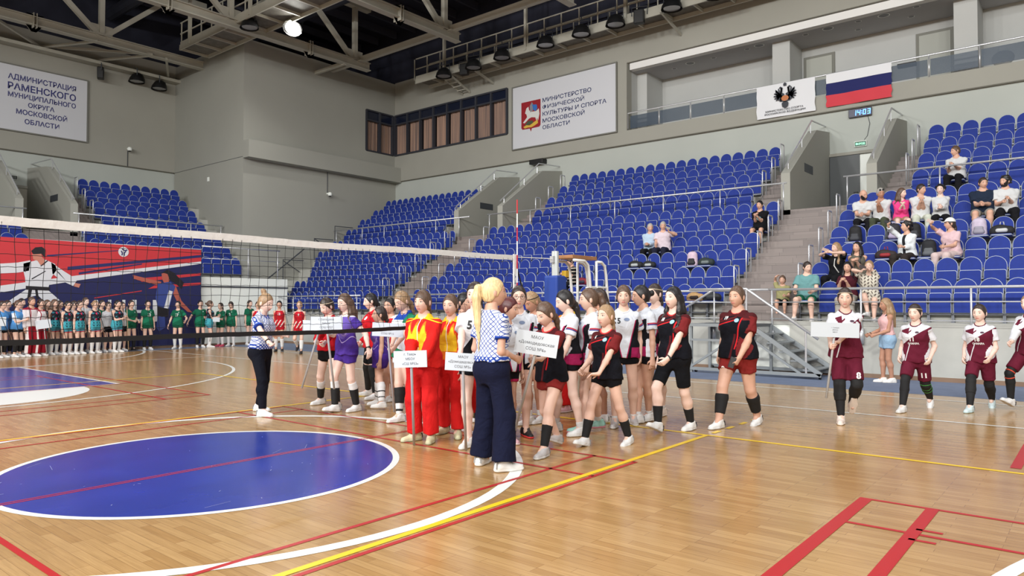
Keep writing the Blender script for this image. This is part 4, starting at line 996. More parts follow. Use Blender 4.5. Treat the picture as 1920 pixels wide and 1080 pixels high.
def cloth_mat(name, base, layers=(), rough=.75, extra=None):
    """base colour, then layers (colour, fn(u, v, w, s) -> 0/1): u to the wearer's right, v to the front, w up from the pelvis, s along the sleeve"""
    if name in MATS: return MATS[name]
    m, nt, b = newmat(name); E.nt = nt; L = nt.links.new
    at = node(nt, 'ShaderNodeAttribute'); at.attribute_name = 'tc'; sp = node(nt, 'ShaderNodeSeparateXYZ'); L(at.outputs['Vector'], sp.inputs[0])
    as_ = node(nt, 'ShaderNodeAttribute'); as_.attribute_name = 'sl'
    u, v, w, s = E(sp.outputs[0]), E(sp.outputs[1]), E(sp.outputs[2]), E(as_.outputs['Fac'])
    cur = None
    for c, fn in layers:
        mx = node(nt, 'ShaderNodeMix'); mx.data_type = 'RGBA'
        if cur is None: mx.inputs[6].default_value = (*lin(base), 1)
        else: L(cur, mx.inputs[6])
        mx.inputs[7].default_value = (*lin(c), 1); L(fn(u, v, w, s).s, mx.inputs[0]); cur = mx.outputs[2]
    if cur is None: b.inputs['Base Color'].default_value = (*lin(base), 1)
    else: L(cur, b.inputs['Base Color'])
    b.inputs['Roughness'].default_value = .9; b.inputs['Specular IOR Level'].default_value = .18
    no = node(nt, 'ShaderNodeTexNoise', Scale=7.0, Detail=4.0, Distortion=1.2); tc = node(nt, 'ShaderNodeTexCoord'); L(tc.outputs['Object'], no.inputs['Vector'])
    bp = node(nt, 'ShaderNodeBump', Strength=.55, Distance=.035); L(no.outputs['Fac'], bp.inputs['Height']); L(bp.outputs[0], b.inputs['Normal'])
    MATS[name] = m; return m

# ---- head template
def head_template(nu, nv, fem=True, detail=True):
    th = np.linspace(0, 2 * PI, nu, endpoint=False); th = th - .42 * np.sin(th - PI / 2) * 0
    # denser towards the front (+y)
    ph = th + .45 * np.cos(th)
    z0 = np.linspace(0, PI, nv + 1)
    T, Pp = np.meshgrid(z0, ph, indexing='ij')
    n = np.stack([np.sin(T) * np.cos(Pp), np.sin(T) * np.sin(Pp), np.cos(T)], -1).reshape(-1, 3)
    R = np.array([.073, .094, .116]); p = n * R
    x, y, z = p.T
    t = np.clip(-z / .116, 0, 1); fr = np.clip(y / .094, 0, 1); bk = np.clip(-y / .094, 0, 1)
    x = x * (1 - (.34 if fem else .26) * t ** 1.6); y = np.where(y < 0, y * (1 - .5 * t ** 1.3), y * (1 - .06 * t))
    y = y + .012 * t * fr; z = np.where((z < -.07) & (y < .02), z * .86 - .008, z)
    g = lambda cx, cz, sx, sz: np.exp(-((x - cx) / sx) ** 2 - ((z - cz) / sz) ** 2) * (fr > .25) * fr
    nose = np.where(z > -.034, np.clip((.032 - z) / .066, 0, 1), np.clip(1 - (-.034 - z) / .012, 0, 1))
    y = y + (.021 * nose ** 1.2) * np.exp(-(x / (.0105 + .005 * nose)) ** 2) * (fr > .3)
    y = y - .0085 * (g(.032, .008, .016, .012) + g(-.032, .008, .016, .012)) + .003 * g(0, .034, .05, .01)
    y = y + .0045 * g(0, -.062, .021, .0085) - .003 * g(0, -.046, .012, .006) - .0025 * g(0, -.078, .018, .006) + .006 * g(0, -.1, .02, .012)
    y = y + .003 * (g(.046, -.025, .02, .02) + g(-.046, -.025, .02, .02))
    V = np.stack([x, y, z], 1); F = []
    for i in range(nv):
        for j in range(nu):
            F.append((i * nu + j, (i + 1) * nu + j, (i + 1) * nu + (j + 1) % nu, i * nu + (j + 1) % nu))
    F = np.array(F); C = V[F].mean(1)
    mi = np.where((np.abs(C[:, 0]) < .0205 - np.abs(C[:, 2] + .062) * .9) & (np.abs(C[:, 2] + .062) < .0078) & (C[:, 1] > .05), 1, 0)
    vs = V.tolist(); fs = F.tolist(); ms = mi.tolist()
    mb = MB()
    def surf(ax, az):
        k = np.argmin((V[:, 0] - ax) ** 2 + (V[:, 2] - az) ** 2 + (V[:, 1] < .02) * 9); return V[k, 1]
    for s in (-1, 1):
        mb.sphere((.076 * s, -.008, -.004), (.012, .02, .03), 8, 8, 0)
        if detail:
            ye = surf(.031 * s, .008)
            mb.sphere((.0315 * s, ye - .001, .007), (.0135, .0065, .0062), 10, 6, 2); mb.sphere((.0315 * s, ye + .003, .007), (.0058, .0046, .0055), 8, 6, 3)
            mb.tube([(.017 * s, ye + .002, .009), (.031 * s, ye + .0062, .0142), (.046 * s, ye - .004, .010)], .0021, 5, 4)
            mb.tube([(.016 * s, surf(.016 * s, .03) + .0012, .0305), (.033 * s, surf(.033 * s, .034) + .0012, .0335), (.05 * s, surf(.05 * s, .03) + .001, .0295)], [.0022, .0025, .0012], 5, 4)
    o = len(vs); vs += [list(q) for q in mb.v]; fs += [[i + o for i in q] for q in mb.f]; ms += mb.m
    return np.array(vs), fs, ms
HEADS = {(d, fm): head_template(*((54, 40) if d else (26, 20)), fem=fm) for d in (0, 1) for fm in (True, False)}

# ---- shoe template (foot frame: y toe, z up, origin under the ankle)
SHOE = {}
def shoe_meshes(key, up, sole, lace, trim):
    k = (key,)
    if k in SHOE: return SHOE[k]
    F = Field((-.07, -.1, 0), (.07, .21, .14), .0085)
    F.cone((0, -.045, .038), (0, .05, .036), .037, .043, .02); F.cone((0, .05, .034), (.004, .152, .024), .043, .033, .02); F.cone((0, -.035, .05), (0, -.02, .1), .04, .042, .03)
    F.cone((0, .03, .05), (0, .0, .1), .036, .038, .03)
    F.cut(lambda P: np.maximum(.012 - P[..., 2], P[..., 2] - .108 + .25 * np.clip(P[..., 1], 0, 1)))
    v, f = F.mesh(); v = relax(v, f, 1)
    a = np_mesh('shoe', v, f, [up])
    F = Field((-.07, -.11, 0), (.07, .21, .05), .007)
    F.cone((0, -.05, .02), (0, .06, .02), .041, .046, .02); F.cone((0, .06, .02), (.004, .152, .02), .046, .037, .02)
    F.cut(lambda P: np.maximum(-P[..., 2] + .002, P[..., 2] - .026 - .012 * (P[..., 1] < -.01) * 1.0))
    v, f = F.mesh(); b = np_mesh('sole', v, f, [sole])
    mb = MB()
    for q in range(4):
        y = .035 + .022 * q; z = .086 - .0115 * q; mb.bar((-.022, y, z), (.022, y, z), .008, .007)
    c = MB(); c.v = mb.v; c.f = mb.f; c.m = mb.m; me = np_mesh('lace', c.v, c.f, [lace], smooth=False)
    q = MB()
    for sg in (-1, 1):
        for (y0, y1, z0, z1) in ((.0, .035, .036, .078), (.035, .065, .034, .068)):
            x0, x1 = .0435 * sg, .0405 * sg
            q.add([(x0, y0, z0), (x0, y0 + .016, z0), (x1 * .86, y1 + .006, z1), (x1 * .86, y1 - .008, z1)], [(0, 1, 2, 3)])
        q.bar((.03 * sg, -.078, .03), (.026 * sg, -.072, .085), .004, .02)
    mt = trim
    SHOE[k] = (a, b, me, np_mesh('side_trim', q.v, q.f, [mt], smooth=False)); return SHOE[k]
SH = {}
def shoes(key):
    up, so, la = dict(white=((222, 222, 222), (214, 212, 208), (235, 235, 235)), grey=((188, 184, 184), (206, 204, 200), (210, 210, 210)), pink=((224, 178, 188), (232, 214, 214), (240, 220, 224)), cream=((222, 206, 196), (228, 216, 206), (235, 225, 218)),
        blue=((206, 224, 228), (190, 214, 218), (70, 90, 110)), mint=((150, 200, 190), (196, 128, 140), (230, 230, 230)), black=((30, 30, 32), (216, 60, 60), (200, 200, 200)), whiteblack=((226, 226, 226), (214, 214, 214), (40, 40, 46)), yellow=((206, 204, 168), (180, 180, 150), (60, 60, 60)), red=((200, 70, 100), (200, 90, 110), (230, 200, 200)), dark=((32, 30, 32), (60, 56, 56), (70, 66, 66)), slip=((232, 230, 226), (226, 222, 216), (232, 230, 226)))[key]
    return shoe_meshes(key, mat('shoe_' + key, up, .55, var=.06, scale=30), mat('sole_' + key, so, .6), mat('lace_' + key, la, .7), mat('shoe_trim_' + key, tuple(x * .62 for x in la) if sum(la) > 500 else la, .6))
FEM = [(-.13, .085, .075, -.01), (-.06, .150, .108, -.012), (0, .166, .116, -.012), (.08, .148, .104, -.006), (.16, .124, .088, 0), (.22, .122, .088, .002), (.30, .134, .098, .004), (.36, .140, .104, .006), (.42, .144, .094, 0), (.455, .128, .076, -.01), (.49, .09, .06, -.016), (.53, .06, .05, -.018), (.57, .05, .046, -.018)]
MAL = [(-.13, .09, .08, -.01), (-.06, .148, .108, -.008), (0, .158, .112, -.006), (.08, .150, .108, 0), (.16, .146, .106, .004), (.22, .148, .106, .004), (.30, .158, .112, .004), (.36, .168, .114, .004), (.42, .176, .104, 0), (.465, .165, .082, -.01), (.50, .12, .066, -.014), (.535, .068, .058, -.016), (.57, .06, .054, -.016)]
def ik(a, c, l1, l2, pole):
    a = np.array(a, float); c = np.array(c, float); d = c - a; D = np.linalg.norm(d)
    if D > (l1 + l2) * .999: c = a + d / D * (l1 + l2) * .999; d = c - a; D = np.linalg.norm(d)
    u = d / D; x = (l1 * l1 - l2 * l2 + D * D) / (2 * D); h = math.sqrt(max(l1 * l1 - x * x, 0))
    p = np.array(pole, float); p = p - u * (p @ u); n = np.linalg.norm(p); p = p / n if n > 1e-6 else np.array([0, 0, 1.])
    return a + u * x + p * h, c
def rotm(ax, deg):
    c, s = math.cos(math.radians(deg)), math.sin(math.radians(deg))
    return np.array({'x': [[1, 0, 0], [0, c, -s], [0, s, c]], 'y': [[c, 0, s], [0, 1, 0], [-s, 0, c]], 'z': [[c, -s, 0], [s, c, 0], [0, 0, 1]]}[ax])
NP = [0]
def person(label, at, view, H=1.7, wide=1.0, male=False, lod=0, feet=None, hip=None, sit=None, lean=0, side=0, twist=0, head=(0, 0), arms=None, curl=(25, 25), skin='fair', ft=None, fy=((8, 0, 0), (-8, 0, 0)),
           top=None, bottom=None, legs=(), shoe='white', hair=('pony', 'brown'), acc=(), group=None, pole=None, child=1.0):
    """at: ground point; view: 0 faces the camera, +90 the right of the photo; feet: ((x, y, z, yaw, pitch) left, right) in body metres for H = 1.7"""
    s = H / 1.7; heading = math.radians(219.5 + view); NP[0] += 1
    if ft:
        c, n = math.cos(heading - PI / 2), math.sin(heading - PI / 2)
        if at is None: at = ((ft[0][0] + ft[1][0]) / 2, (ft[0][1] + ft[1][1]) / 2)
        fl_ = [((p[0] - at[0]) * c + (p[1] - at[1]) * n, -(p[0] - at[0]) * n + (p[1] - at[1]) * c) for p in ft]
        feet = tuple((q[0] / s, q[1] / s, e[2], e[0], e[1]) for q, e in zip(fl_, fy))
    root = thing('person', label, 'person', (at[0], at[1], at[2] if len(at) > 2 else 0), heading - PI / 2, group)
    hh = (.012, .0125, .016, .02)[lod] if lod < 4 else .02
    prof = np.array(MAL if male else FEM); hw = (.182 if male else .15) * (.45 + .55 * wide)
    feet = feet or ((-.1, .0, 0, 8, 0), (.1, .0, 0, -8, 0))
    A = [np.array([f[0], f[1], f[2] + .085]) * s for f in feet]
    if hip is None:
        hx, hy = (feet[0][0] + feet[1][0]) / 2, (feet[0][1] + feet[1][1]) / 2
        mx = min(math.sqrt(max(.803 ** 2 - (f[1] - hy) ** 2 - (abs(f[0] - hx) - .085) ** 2, .3)) + f[2] + .085 + .03 for f in feet if f[2] < .06)
        hip = (hx, hy, min(.915, mx))
    Pv = np.array(hip, float) * s
    R = rotm('z', twist) @ rotm('x', -lean) @ rotm('y', side); ux, uy, uz = R[:, 0], R[:, 1], R[:, 2]
    def tp(u, v, w): return Pv + (ux * u + uy * v + uz * w) * s
    hipj = [Pv + np.array([-.085, 0, -.03]) * s * np.array([wide, 1, 1]), Pv + np.array([.085, 0, -.03]) * s * np.array([wide, 1, 1])]
    sho = [tp(-hw, -.01, .43), tp(hw, -.01, .43)]
    arms = arms or ((-.215, .03, .80), (.215, .03, .80))
    MI = Matrix.Rotation(-(heading - PI / 2), 4, 'Z') @ Matrix.Translation([-x for x in root.location])
    arms = [((*[c / s for c in MI @ Vector(a[0])],) + tuple(a[1:])) if hasattr(a[0], '__len__') else a for a in arms]
    elb, wri = [], []
    for i in (0, 1):
        e, w = ik(sho[i], np.array(arms[i][:3]) * s, .285 * s, .245 * s, (pole[i] if pole and pole[i] else ((-.28, -1, -.25) if i == 0 else (.28, -1, -.25)))); elb.append(e); wri.append(w)
    knee = []
    for i in (0, 1):
        kp = (-.12 if i == 0 else .12, 1, .15) if sit is None else (-.1 if i == 0 else .1, 1, .9)
        k, a = ik(hipj[i], A[i], .405 * s, .402 * s, kp); knee.append(k); A[i] = a
    nb = tp(0, -.012, .52); HR = R @ rotm('z', head[0]) @ rotm('x', -head[1]); hc = nb + (R @ np.array([0, .012, .08]) + HR @ np.array([0, .016, .072])) * s
    hs = (.45 + .55 * s) * 1.13
    allp = np.array(elb + wri + knee + A + sho + [hc, Pv])
    lo = allp.min(0) - .17 * s * wide; hi = allp.max(0) + .17 * s * wide
    def tors(P, inf=0.0, pr=prof, ww=wide):
        q = (P - Pv) / s; u, v, w = q @ ux, q @ uy, q @ uz
        a = np.interp(w, pr[:, 0], pr[:, 1]) * ww + inf; b = np.interp(w, pr[:, 0], pr[:, 2]) * (1 + (ww - 1) * 1.15) + inf; c = np.interp(w, pr[:, 0], pr[:, 3])
        d = ((np.abs(u / a) ** 2.25 + np.abs((v - c) / b) ** 2.25) ** (1 / 2.25) - 1) * np.minimum(a, b)
        return np.maximum(d, np.maximum(w - .57 - inf, -.13 - inf - w)) * s
    tlo = np.minimum(tp(-.2, -.2, -.15), tp(.2, .2, .6)); thi = np.maximum(tp(-.2, -.2, -.15), tp(.2, .2, .6))
    tlo, thi = np.minimum(tlo, tp(0, 0, .2) - .32 * s) , np.maximum(thi, tp(0, 0, .2) + .32 * s)
    W_ = wide
    ra = (.050, .040, .026) if male else (.041, .035, .023); rt = (.083, .054, .056, .034)
    ra = [r * (1 + (W_ - 1) * .8) for r in ra]; rt = [r * (1 + (W_ - 1) * .8) for r in rt]
    # --- body
    F = Field(lo, hi, hh)
    F.add(lambda P: tors(P), tlo, thi)
    if not male:
        for sg in (-1, 1): F.ball(tp(.066 * sg * W_, .07 * W_, .33), .05 * s * W_, .06)
    for i in (0, 1):
        F.ball(sho[i], ra[0] * 1.08 * s, .05)
        F.cone(sho[i], elb[i], ra[0] * s, ra[1] * s, .03); F.cone(elb[i], elb[i] + (wri[i] - elb[i]) * .3, ra[1] * s, ra[1] * 1.02 * s, .02); F.cone(elb[i] + (wri[i] - elb[i]) * .3, wri[i], ra[1] * 1.02 * s, ra[2] * s, .02)
        F.cone(hipj[i] + np.array([0, 0, -.01]), knee[i], rt[0] * s, rt[1] * s, .04)
        m = knee[i] + (A[i] - knee[i]) * .32; bk = np.cross(np.cross(knee[i] - hipj[i], A[i] - knee[i]), A[i] - knee[i]); nb_ = np.linalg.norm(bk)
        m = m - (np.array([0, .014, 0]) * s if sit is None else 0)
        F.cone(knee[i], m, rt[1] * s, rt[2] * s, .02); F.cone(m, A[i], rt[2] * s, rt[3] * s, .03)
    for sg in (-1, 1): F.ball(Pv + (R @ np.array([.068 * sg * W_, -.042, -.045])) * s, .085 * s * W_, .06)
    F.cone(nb - uz * .03 * s, nb + (hc - nb) * .62, (.058 if male else .05) * s, (.054 if male else .046) * s, .03)
    hands = []
    for i in (0, 1):
        d = wri[i] - elb[i]; d /= np.linalg.norm(d)
        ar = arms[i]
        if len(ar) > 3 and ar[3] is not None: d = np.array(ar[3], float); d /= np.linalg.norm(d)
        # palm faces the body by default
        nrm = np.array(ar[4], float) if len(ar) > 4 else np.array([1.0 if i == 0 else -1.0, -.15, 0]); nrm = nrm - d * (nrm @ d); nrm /= np.linalg.norm(nrm)
        lat = np.cross(d, nrm) * (1 if i == 1 else -1)
        hands.append((d, nrm, lat)); e0 = wri[i]; kn = wri[i] + d * .085 * s
        for q in (-1, 1): F.cone(e0 + lat * .012 * q * s, kn + lat * .024 * q * s, .019 * s, .0155 * s, .012)
        F.cone(e0, kn, .02 * s, .017 * s, .012)
    F.cone(A[0], A[0] + np.array([0, .1, -.045]) * s * .6, rt[3] * s, .03 * s); F.cone(A[1], A[1] + np.array([0, .1, -.045]) * s * .6, rt[3] * s, .03 * s)
    v, f = F.mesh(); v = relax(v, f, 1, .35)
    vs = [v]; fs = [q for q in f.tolist()]; ms = [0] * len(fs); base = len(v)
    def addm(V_, F_, M_):
        nonlocal base
        vs.append(np.asarray(V_, float)); fs.extend([[int(k) + base for k in q] for q in F_]); ms.extend(M_); base += len(V_)
    for i in (0, 1):
        d, nrm, lat = hands[i]; kn = wri[i] + d * .085 * s; cu = curl[i]; mb = MB()
        for k, (o, L_) in enumerate(((.029, .07), (.010, .078), (-.010, .072), (-.028, .056))):
            p = kn + lat * o * s - d * .012 * s; pts = [p]; a = cu * (.5 + .12 * k)
            for q, fr in enumerate((.42, .32, .26)):
                dd = d * math.cos(math.radians(a)) + nrm * math.sin(math.radians(a)); p = p + dd * L_ * fr * s * 1.15; pts.append(p); a += cu * (.85 + .1 * k)
            mb.tube([tuple(x) for x in pts], [.0095 * s, .0092 * s, .0082 * s, .006 * s], 6 if lod < 2 else 4)
        p = wri[i] + d * .028 * s + lat * .02 * s; td = d * .62 + lat * .7 + nrm * (.25 + cu / 120); td /= np.linalg.norm(td); t2 = d * .85 + lat * .15 + nrm * (.3 + cu / 90); t2 /= np.linalg.norm(t2)
        mb.tube([tuple(p), tuple(p + td * .038 * s), tuple(p + td * .038 * s + t2 * .034 * s)], [.0125 * s, .0105 * s, .0075 * s], 6 if lod < 2 else 4)
        addm(mb.v, mb.f, [0] * len(mb.f))
    hv, hf, hm = HEADS[(1 if lod < 2 else 0, not male)]
    addm((hv * hs) @ HR.T + hc, hf, hm)
    sk = SKIN[skin]
    body = link('body', np_mesh('body', np.concatenate(vs), fs, [sk, M_lip, M_eyew, M_iris, M_brow], mi=ms), root)
    # --- garments
    def coords(v, cp=None, ci=.012, smax=9):
        q = (v - Pv) / s; tc = np.stack([q @ ux, q @ uy, q @ uz], 1); sl = np.zeros(len(v))
        for i in (0, 1):
            ba = elb[i] - sho[i]; t = ((v - sho[i]) @ ba) / (ba @ ba); dist = np.linalg.norm(v - sho[i] - np.clip(t, 0, 1)[:, None] * ba, axis=1)
            bb = wri[i] - elb[i]; t2 = ((v - elb[i]) @ bb) / (bb @ bb); d2 = np.linalg.norm(v - elb[i] - np.clip(t2, 0, 1)[:, None] * bb, axis=1)
            m = (dist - (ra[0] + .01) * s < tors(v, ci, cp if cp is not None else prof)) & (t > .0) & (t < smax) & (np.abs(tc[:, 0]) > hw * .7); sl = np.where(m, np.clip(t, 0, 1), sl)
            sl = np.where((d2 < .075 * s * W_) & (t2 > .05) & (d2 < dist), 1 + np.clip(t2, 0, 1), sl)
        return {'tc': tc, 'sl': sl}
    def wrinkle(F_, a, fq=1.0):
        P = np.stack(np.meshgrid(*F_.ax, indexing='ij'), -1); x, y, z = P[..., 0], P[..., 1], P[..., 2]; o = NP[0] * 1.7
        q = np.sin(z * 44 * fq + x * 26 + 2.4 * np.sin(x * 17 + y * 11 + o)) * .45 + np.sin(z * 38 * fq - x * 34 + 2 * np.sin(y * 19 + z * 9 + o)) * .45 + np.sin(x * 61 + z * 12 + 2 * np.sin(z * 14 + o)) * .3
        F_.F -= (a * (np.clip(q, -.55, 1) + .55)).astype(np.float32)
    out = {}
    if top:
        fit = top.get('fit', .5); inf = .011 + .004 * fit; sl_ = top.get('sleeve', .55); hem = top.get('hem', -.02); pr = prof.copy()
        mxw = max(pr[3:9, 1]) * (.93 + .1 * fit); pr[1:8, 1] = np.maximum(pr[1:8, 1], mxw); pr[1:8, 2] = np.maximum(pr[1:8, 2], max(pr[4:, 2]) * (.92 + .12 * fit))
        pr[:4, 1] = np.maximum(pr[:4, 1], pr[2:4, 1].max()) + np.array([.02, .018, .014, .006]) * min(1, fit * 1.6); pr[:4, 2] = np.maximum(pr[:4, 2], pr[2:4, 2].max()) + np.array([.02, .018, .014, .006]) * min(1, fit * 1.6)
        G = Field(lo, hi, hh); G.add(lambda P: tors(P, inf, pr), tlo, thi)
        if not male:
            for sg in (-1, 1): G.ball(tp(.066 * sg * W_, .07 * W_, .325), (.049 * W_ + inf) * s, .1)
        G.cut(lambda P: np.maximum(((hem + .006 * np.sin(P[..., 0] * 40)) * s - (P - Pv) @ uz), ((P - Pv) @ uz - (.54 if top.get('collar') else .515) * s)))
        G.cut(lambda P: (.066 if top.get('collar') else .078) * s - np.linalg.norm((P - (nb + (uy * .04 + uz * .012) * s)) * 1.0, axis=-1))
        for i in (0, 1):
            if sl_ <= 0: 
                continue
            G.ball(sho[i], (ra[0] * .98 + inf * .6) * s, .03)
            e1 = ra[1] + .016 + .012 * fit
            if sl_ <= 1: G.cone(sho[i], elb[i], (ra[0] + inf * .7) * s, (ra[0] + inf + .03 * fit + .006) * s, .022, clip=(-.3, sl_))
            else:
                G.cone(sho[i], elb[i], (ra[0] + inf * .7) * s, e1 * s, .025); G.cone(elb[i], wri[i], e1 * s, (ra[2] + .014 + .008 * fit) * s, .02, clip=(-.3, sl_ - 1.04))
        if sl_ <= 0:
            for i in (0, 1): G.cut(lambda P, i=i: .07 * s * (.6 + .4 * W_) - np.linalg.norm(P - sho[i] - (sho[i] - tp(0, 0, .43)) * .12, axis=-1))
        wrinkle(G, (.0052 if top.get('fit', .5) > .3 else .003) * s if lod < 3 else 0)
        v, f = G.mesh(); v = relax(v, f, 1, .4)
        me = np_mesh(top['name'], v, f, [top['mat']], coords(v, pr, inf, sl_ + .12 if 0 < sl_ <= 1 else 9)); out['top'] = o = link(top['name'], me, root)
        bvh = BVHTree.FromPolygons([tuple(x) for x in v], [tuple(map(int, q)) for q in f])
        for (nm, txt, u, w, h, m, front) in top.get('text', ()):
            vt, ft = text_mesh(txt, 1.0, .035, res=2); h0 = max(q[1] for q in vt) - min(q[1] for q in vt); sc_ = h / h0; pv = []
            for q in vt:
                fr = 1 if front else -1
                uu, ww = u + -fr * q[0] * sc_ * .92, w + q[1] * sc_
                st = tp(uu, .5 * fr, ww); hit = bvh.ray_cast(Vector(st), Vector(-uy * fr), 2.0)
                pv.append(tuple((np.array(hit[0]) if hit[0] is not None else tp(uu, .12 * fr, ww)) + uy * fr * .006))
            link(nm, np_mesh(nm, pv, ft, [m], smooth=False), o)
        for (nm, u, w, ru, rw, m) in top.get('badge', ()):
            pv = []
            for q in range(14):
                a = 2 * PI * q / 14; st = tp(u + ru * math.cos(a), .5, w + rw * math.sin(a)); hit = bvh.ray_cast(Vector(st), Vector(-uy), 2.0)
                pv.append(tuple((np.array(hit[0]) if hit[0] is not None else tp(u, .12, w)) + uy * .007))
            link(nm, np_mesh(nm, pv, [tuple(range(14))], [m], smooth=False), o)
        if top.get('collar'):
            mb = MB(); pts = []
            for q in range(17):
                a = math.radians(-152 + 19 * q); e = abs(q - 8) / 8
                pts.append(tuple(tp(.062 * math.sin(a), -.018 - .054 * math.cos(a), .535 - .035 * e ** 2)))
            pts = [tuple(tp(-.024, .088, .455))] + pts + [tuple(tp(.024, .088, .455))]
            mb.tube(pts, [.008 * s] + [.0135 * s] * 17 + [.008 * s], 6); mb.build('collar', top['collar'], o, True)
        elif top.get('trim'):
            mb = MB(); pts = []
            for q in range(20):
                a = 2 * PI * q / 20; st = np.array([math.sin(a) * .07, math.cos(a) * .066 + .004, .0]); z_ = .513 - .052 * max(0, math.cos(a)) ** 1.2 
                hit = bvh.find_nearest(Vector(tp(st[0], st[1], z_))); pts.append(tuple(np.array(hit[0]) + uz * .003 + (ux * math.sin(a) + uy * math.cos(a)) * .002))
            mb.tube(pts, .0105 * s, 6, closed=True); mb.build('neck_trim', top['trim'], o, True)
    if bottom:
        fit = bottom.get('fit', .5); inf = .008 + .003 * fit; L_ = bottom['len']; G = Field(lo, hi, hh)
        G.add(lambda P: tors(P, inf * .7), tlo, thi); G.cut(lambda P: np.maximum((P - Pv) @ uz - bottom.get('waist', -.01 if top and top.get('hem', 0) < -.04 else .06) * s, -.16 * s - (P - Pv) @ uz))
        for sg in (-1, 1): G.ball(Pv + (R @ np.array([.068 * sg * W_, -.04 + .01 * fit, -.045])) * s, (.085 * W_ + inf) * s, .08)
        for i in (0, 1):
            r0 = rt[0] + inf; h0 = hipj[i] + np.array([0, 0, -.01])
            if L_ <= 1: G.cone(h0, knee[i], r0 * s, (rt[1] + inf + .03 * fit + (.02 if bottom.get('skirt') else 0)) * s, .04 if not bottom.get('skirt') else .09, clip=(-.5, L_))
            else:
                r1 = (rt[1] + inf + .022 * fit) * s; r2 = (rt[3] + .012 + .05 * fit) * s
                G.cone(h0, knee[i], r0 * s, r1, .04); G.cone(knee[i], A[i], r1, max(r2, rt[3] * s + .01), .03, clip=(-.5, L_ - 1))
                if fit < .3: m = knee[i] + (A[i] - knee[i]) * .32 - (np.array([0, .014, 0]) * s if sit is None else 0); G.ball(m, (rt[2] + inf) * s, .06)
        wrinkle(G, (.0045 if fit > .3 else .0015) * s if lod < 3 else 0, .6)
        v, f = G.mesh(); v = relax(v, f, 1, .4)
        tt = ((v - hipj[0]) @ (knee[0] - hipj[0])) / ((knee[0] - hipj[0]) @ (knee[0] - hipj[0]))
        me = np_mesh(bottom['name'], v, f, [bottom['mat']], {'tc': coords(v)['tc'], 'sl': tt}); out['bottom'] = o = link(bottom['name'], me, root)
        if bottom.get('text'):
            txt, i, h, m = bottom['text']; bvh = BVHTree.FromPolygons([tuple(x) for x in v], [tuple(map(int, q)) for q in f])
            vt, ft = text_mesh(txt, 1.0, .035, res=2); h0 = max(q[1] for q in vt) - min(q[1] for q in vt); c = hipj[i] + (knee[i] - hipj[i]) * bottom.get('tpos', .55); pv = []
            for q in vt:
                st = c + np.array([-q[0] * h / h0 + (.02 if i else -.02), .4, q[1] * h / h0]) * s; hit = bvh.ray_cast(Vector(st), Vector((0, -1, 0)), 2.0)
                pv.append(tuple((np.array(hit[0]) if hit[0] is not None else st) + np.array([0, .004, 0])))
            link('number', np_mesh('number', pv, ft, [m], smooth=False), o)
    for (nm, which, t0, t1, m, th) in legs:
        for i in (0, 1):
            if which not in ('b', 'lr'[i]): continue
            G = Field(np.minimum(np.minimum(hipj[i], knee[i]), A[i]) - .12 * s * W_, np.maximum(np.maximum(hipj[i], knee[i]), A[i]) + .12 * s * W_, hh * (.7 if lod < 2 else .85))
            md = knee[i] + (A[i] - knee[i]) * .32 - (np.array([0, .014, 0]) * s if sit is None else 0)
            def seg(a, b, r0, r1, c0, c1):
                if c1 > 0 and c0 < 1: G.cone(a, b, r0 * s + th, r1 * s + th, .012, clip=(c0 if c0 > 0 else -.2, c1 if c1 < 1 else 1.15))
            if t0 < 0: seg(hipj[i], knee[i], rt[0], rt[1], 1 + t0, 1 + min(t1, 0) if t1 < 0 else 2)
            if t1 > 0: seg(knee[i], md, rt[1], rt[2], t0 / .32, t1 / .32); seg(md, A[i], rt[2], rt[3], (t0 - .32) / .68, (t1 - .32) / .68)
            v, f = G.mesh()
            if len(v): link(nm, np_mesh(nm, relax(v, f, 1, .4), f, [m]), root)
    # --- shoes
    if shoe:
        sa, sb, sc3, sd = shoes(shoe)
        for i in (0, 1):
            fy, fp = feet[i][3], feet[i][4]; q = A[i] + rotm('z', fy) @ rotm('x', fp) @ np.array([0, 0, -.085 * s])
            o = link('shoe', sa, root, tuple(q), (math.radians(fp), 0, math.radians(fy))); o.scale = (s * 1.02, s * 1.02, s)
            link('sole', sb, o); link('lace', sc3, o)
            if lod < 2: link('side_trim', sd, o)
    # --- hair and things worn
    style, hc_ = hair[0], hair[1]; ln = hair[2] if len(hair) > 2 else 1.0
    if style != 'bald':
        G = Field((-.16, -.24, -.2 - .34 * ln if style in ('long', 'pony', 'lowpony', 'braid', 'side') else -.2), (.16, .16, .24), .0085 if lod < 2 else .013)
        G.add(lambda P: (np.sqrt((((P - np.array([0, -.008, .008])) / np.array([.0835, .1015, .1225])) ** 2).sum(-1)) - 1) * .082 + .0009 * np.sin(np.arctan2(P[..., 0], P[..., 2] + .0) * 26), (-.12, -.14, -.13), (.12, .12, .14))
        if style == 'short': G.F += (.0028 * np.sin(np.arange(G.n[2]) * 1.9)[None, None, :] * np.sin(np.arange(G.n[0]) * 1.3)[:, None, None]).astype(np.float32)
        fringe = hair[3] if len(hair) > 3 else 0
        def cutf(P):
            x, y, z = P[..., 0], P[..., 1], P[..., 2]
            c = .022 + (.012 if male else 0) * 0 + .02 * fringe
            d = y * .8 - z * (.6 if not male else .72) - c + .25 * np.abs(x) * (0 if fringe else .25)
            d = d - .011 * np.exp(-((np.abs(x) - .072) / .018) ** 2) * (z > -.03) - .0025 * np.sin(x * 330)
            low = -.075 if style not in ('short', 'curly') else -.062
            return np.maximum(d, low - z)
        G.cut(cutf)
        cz = np.array
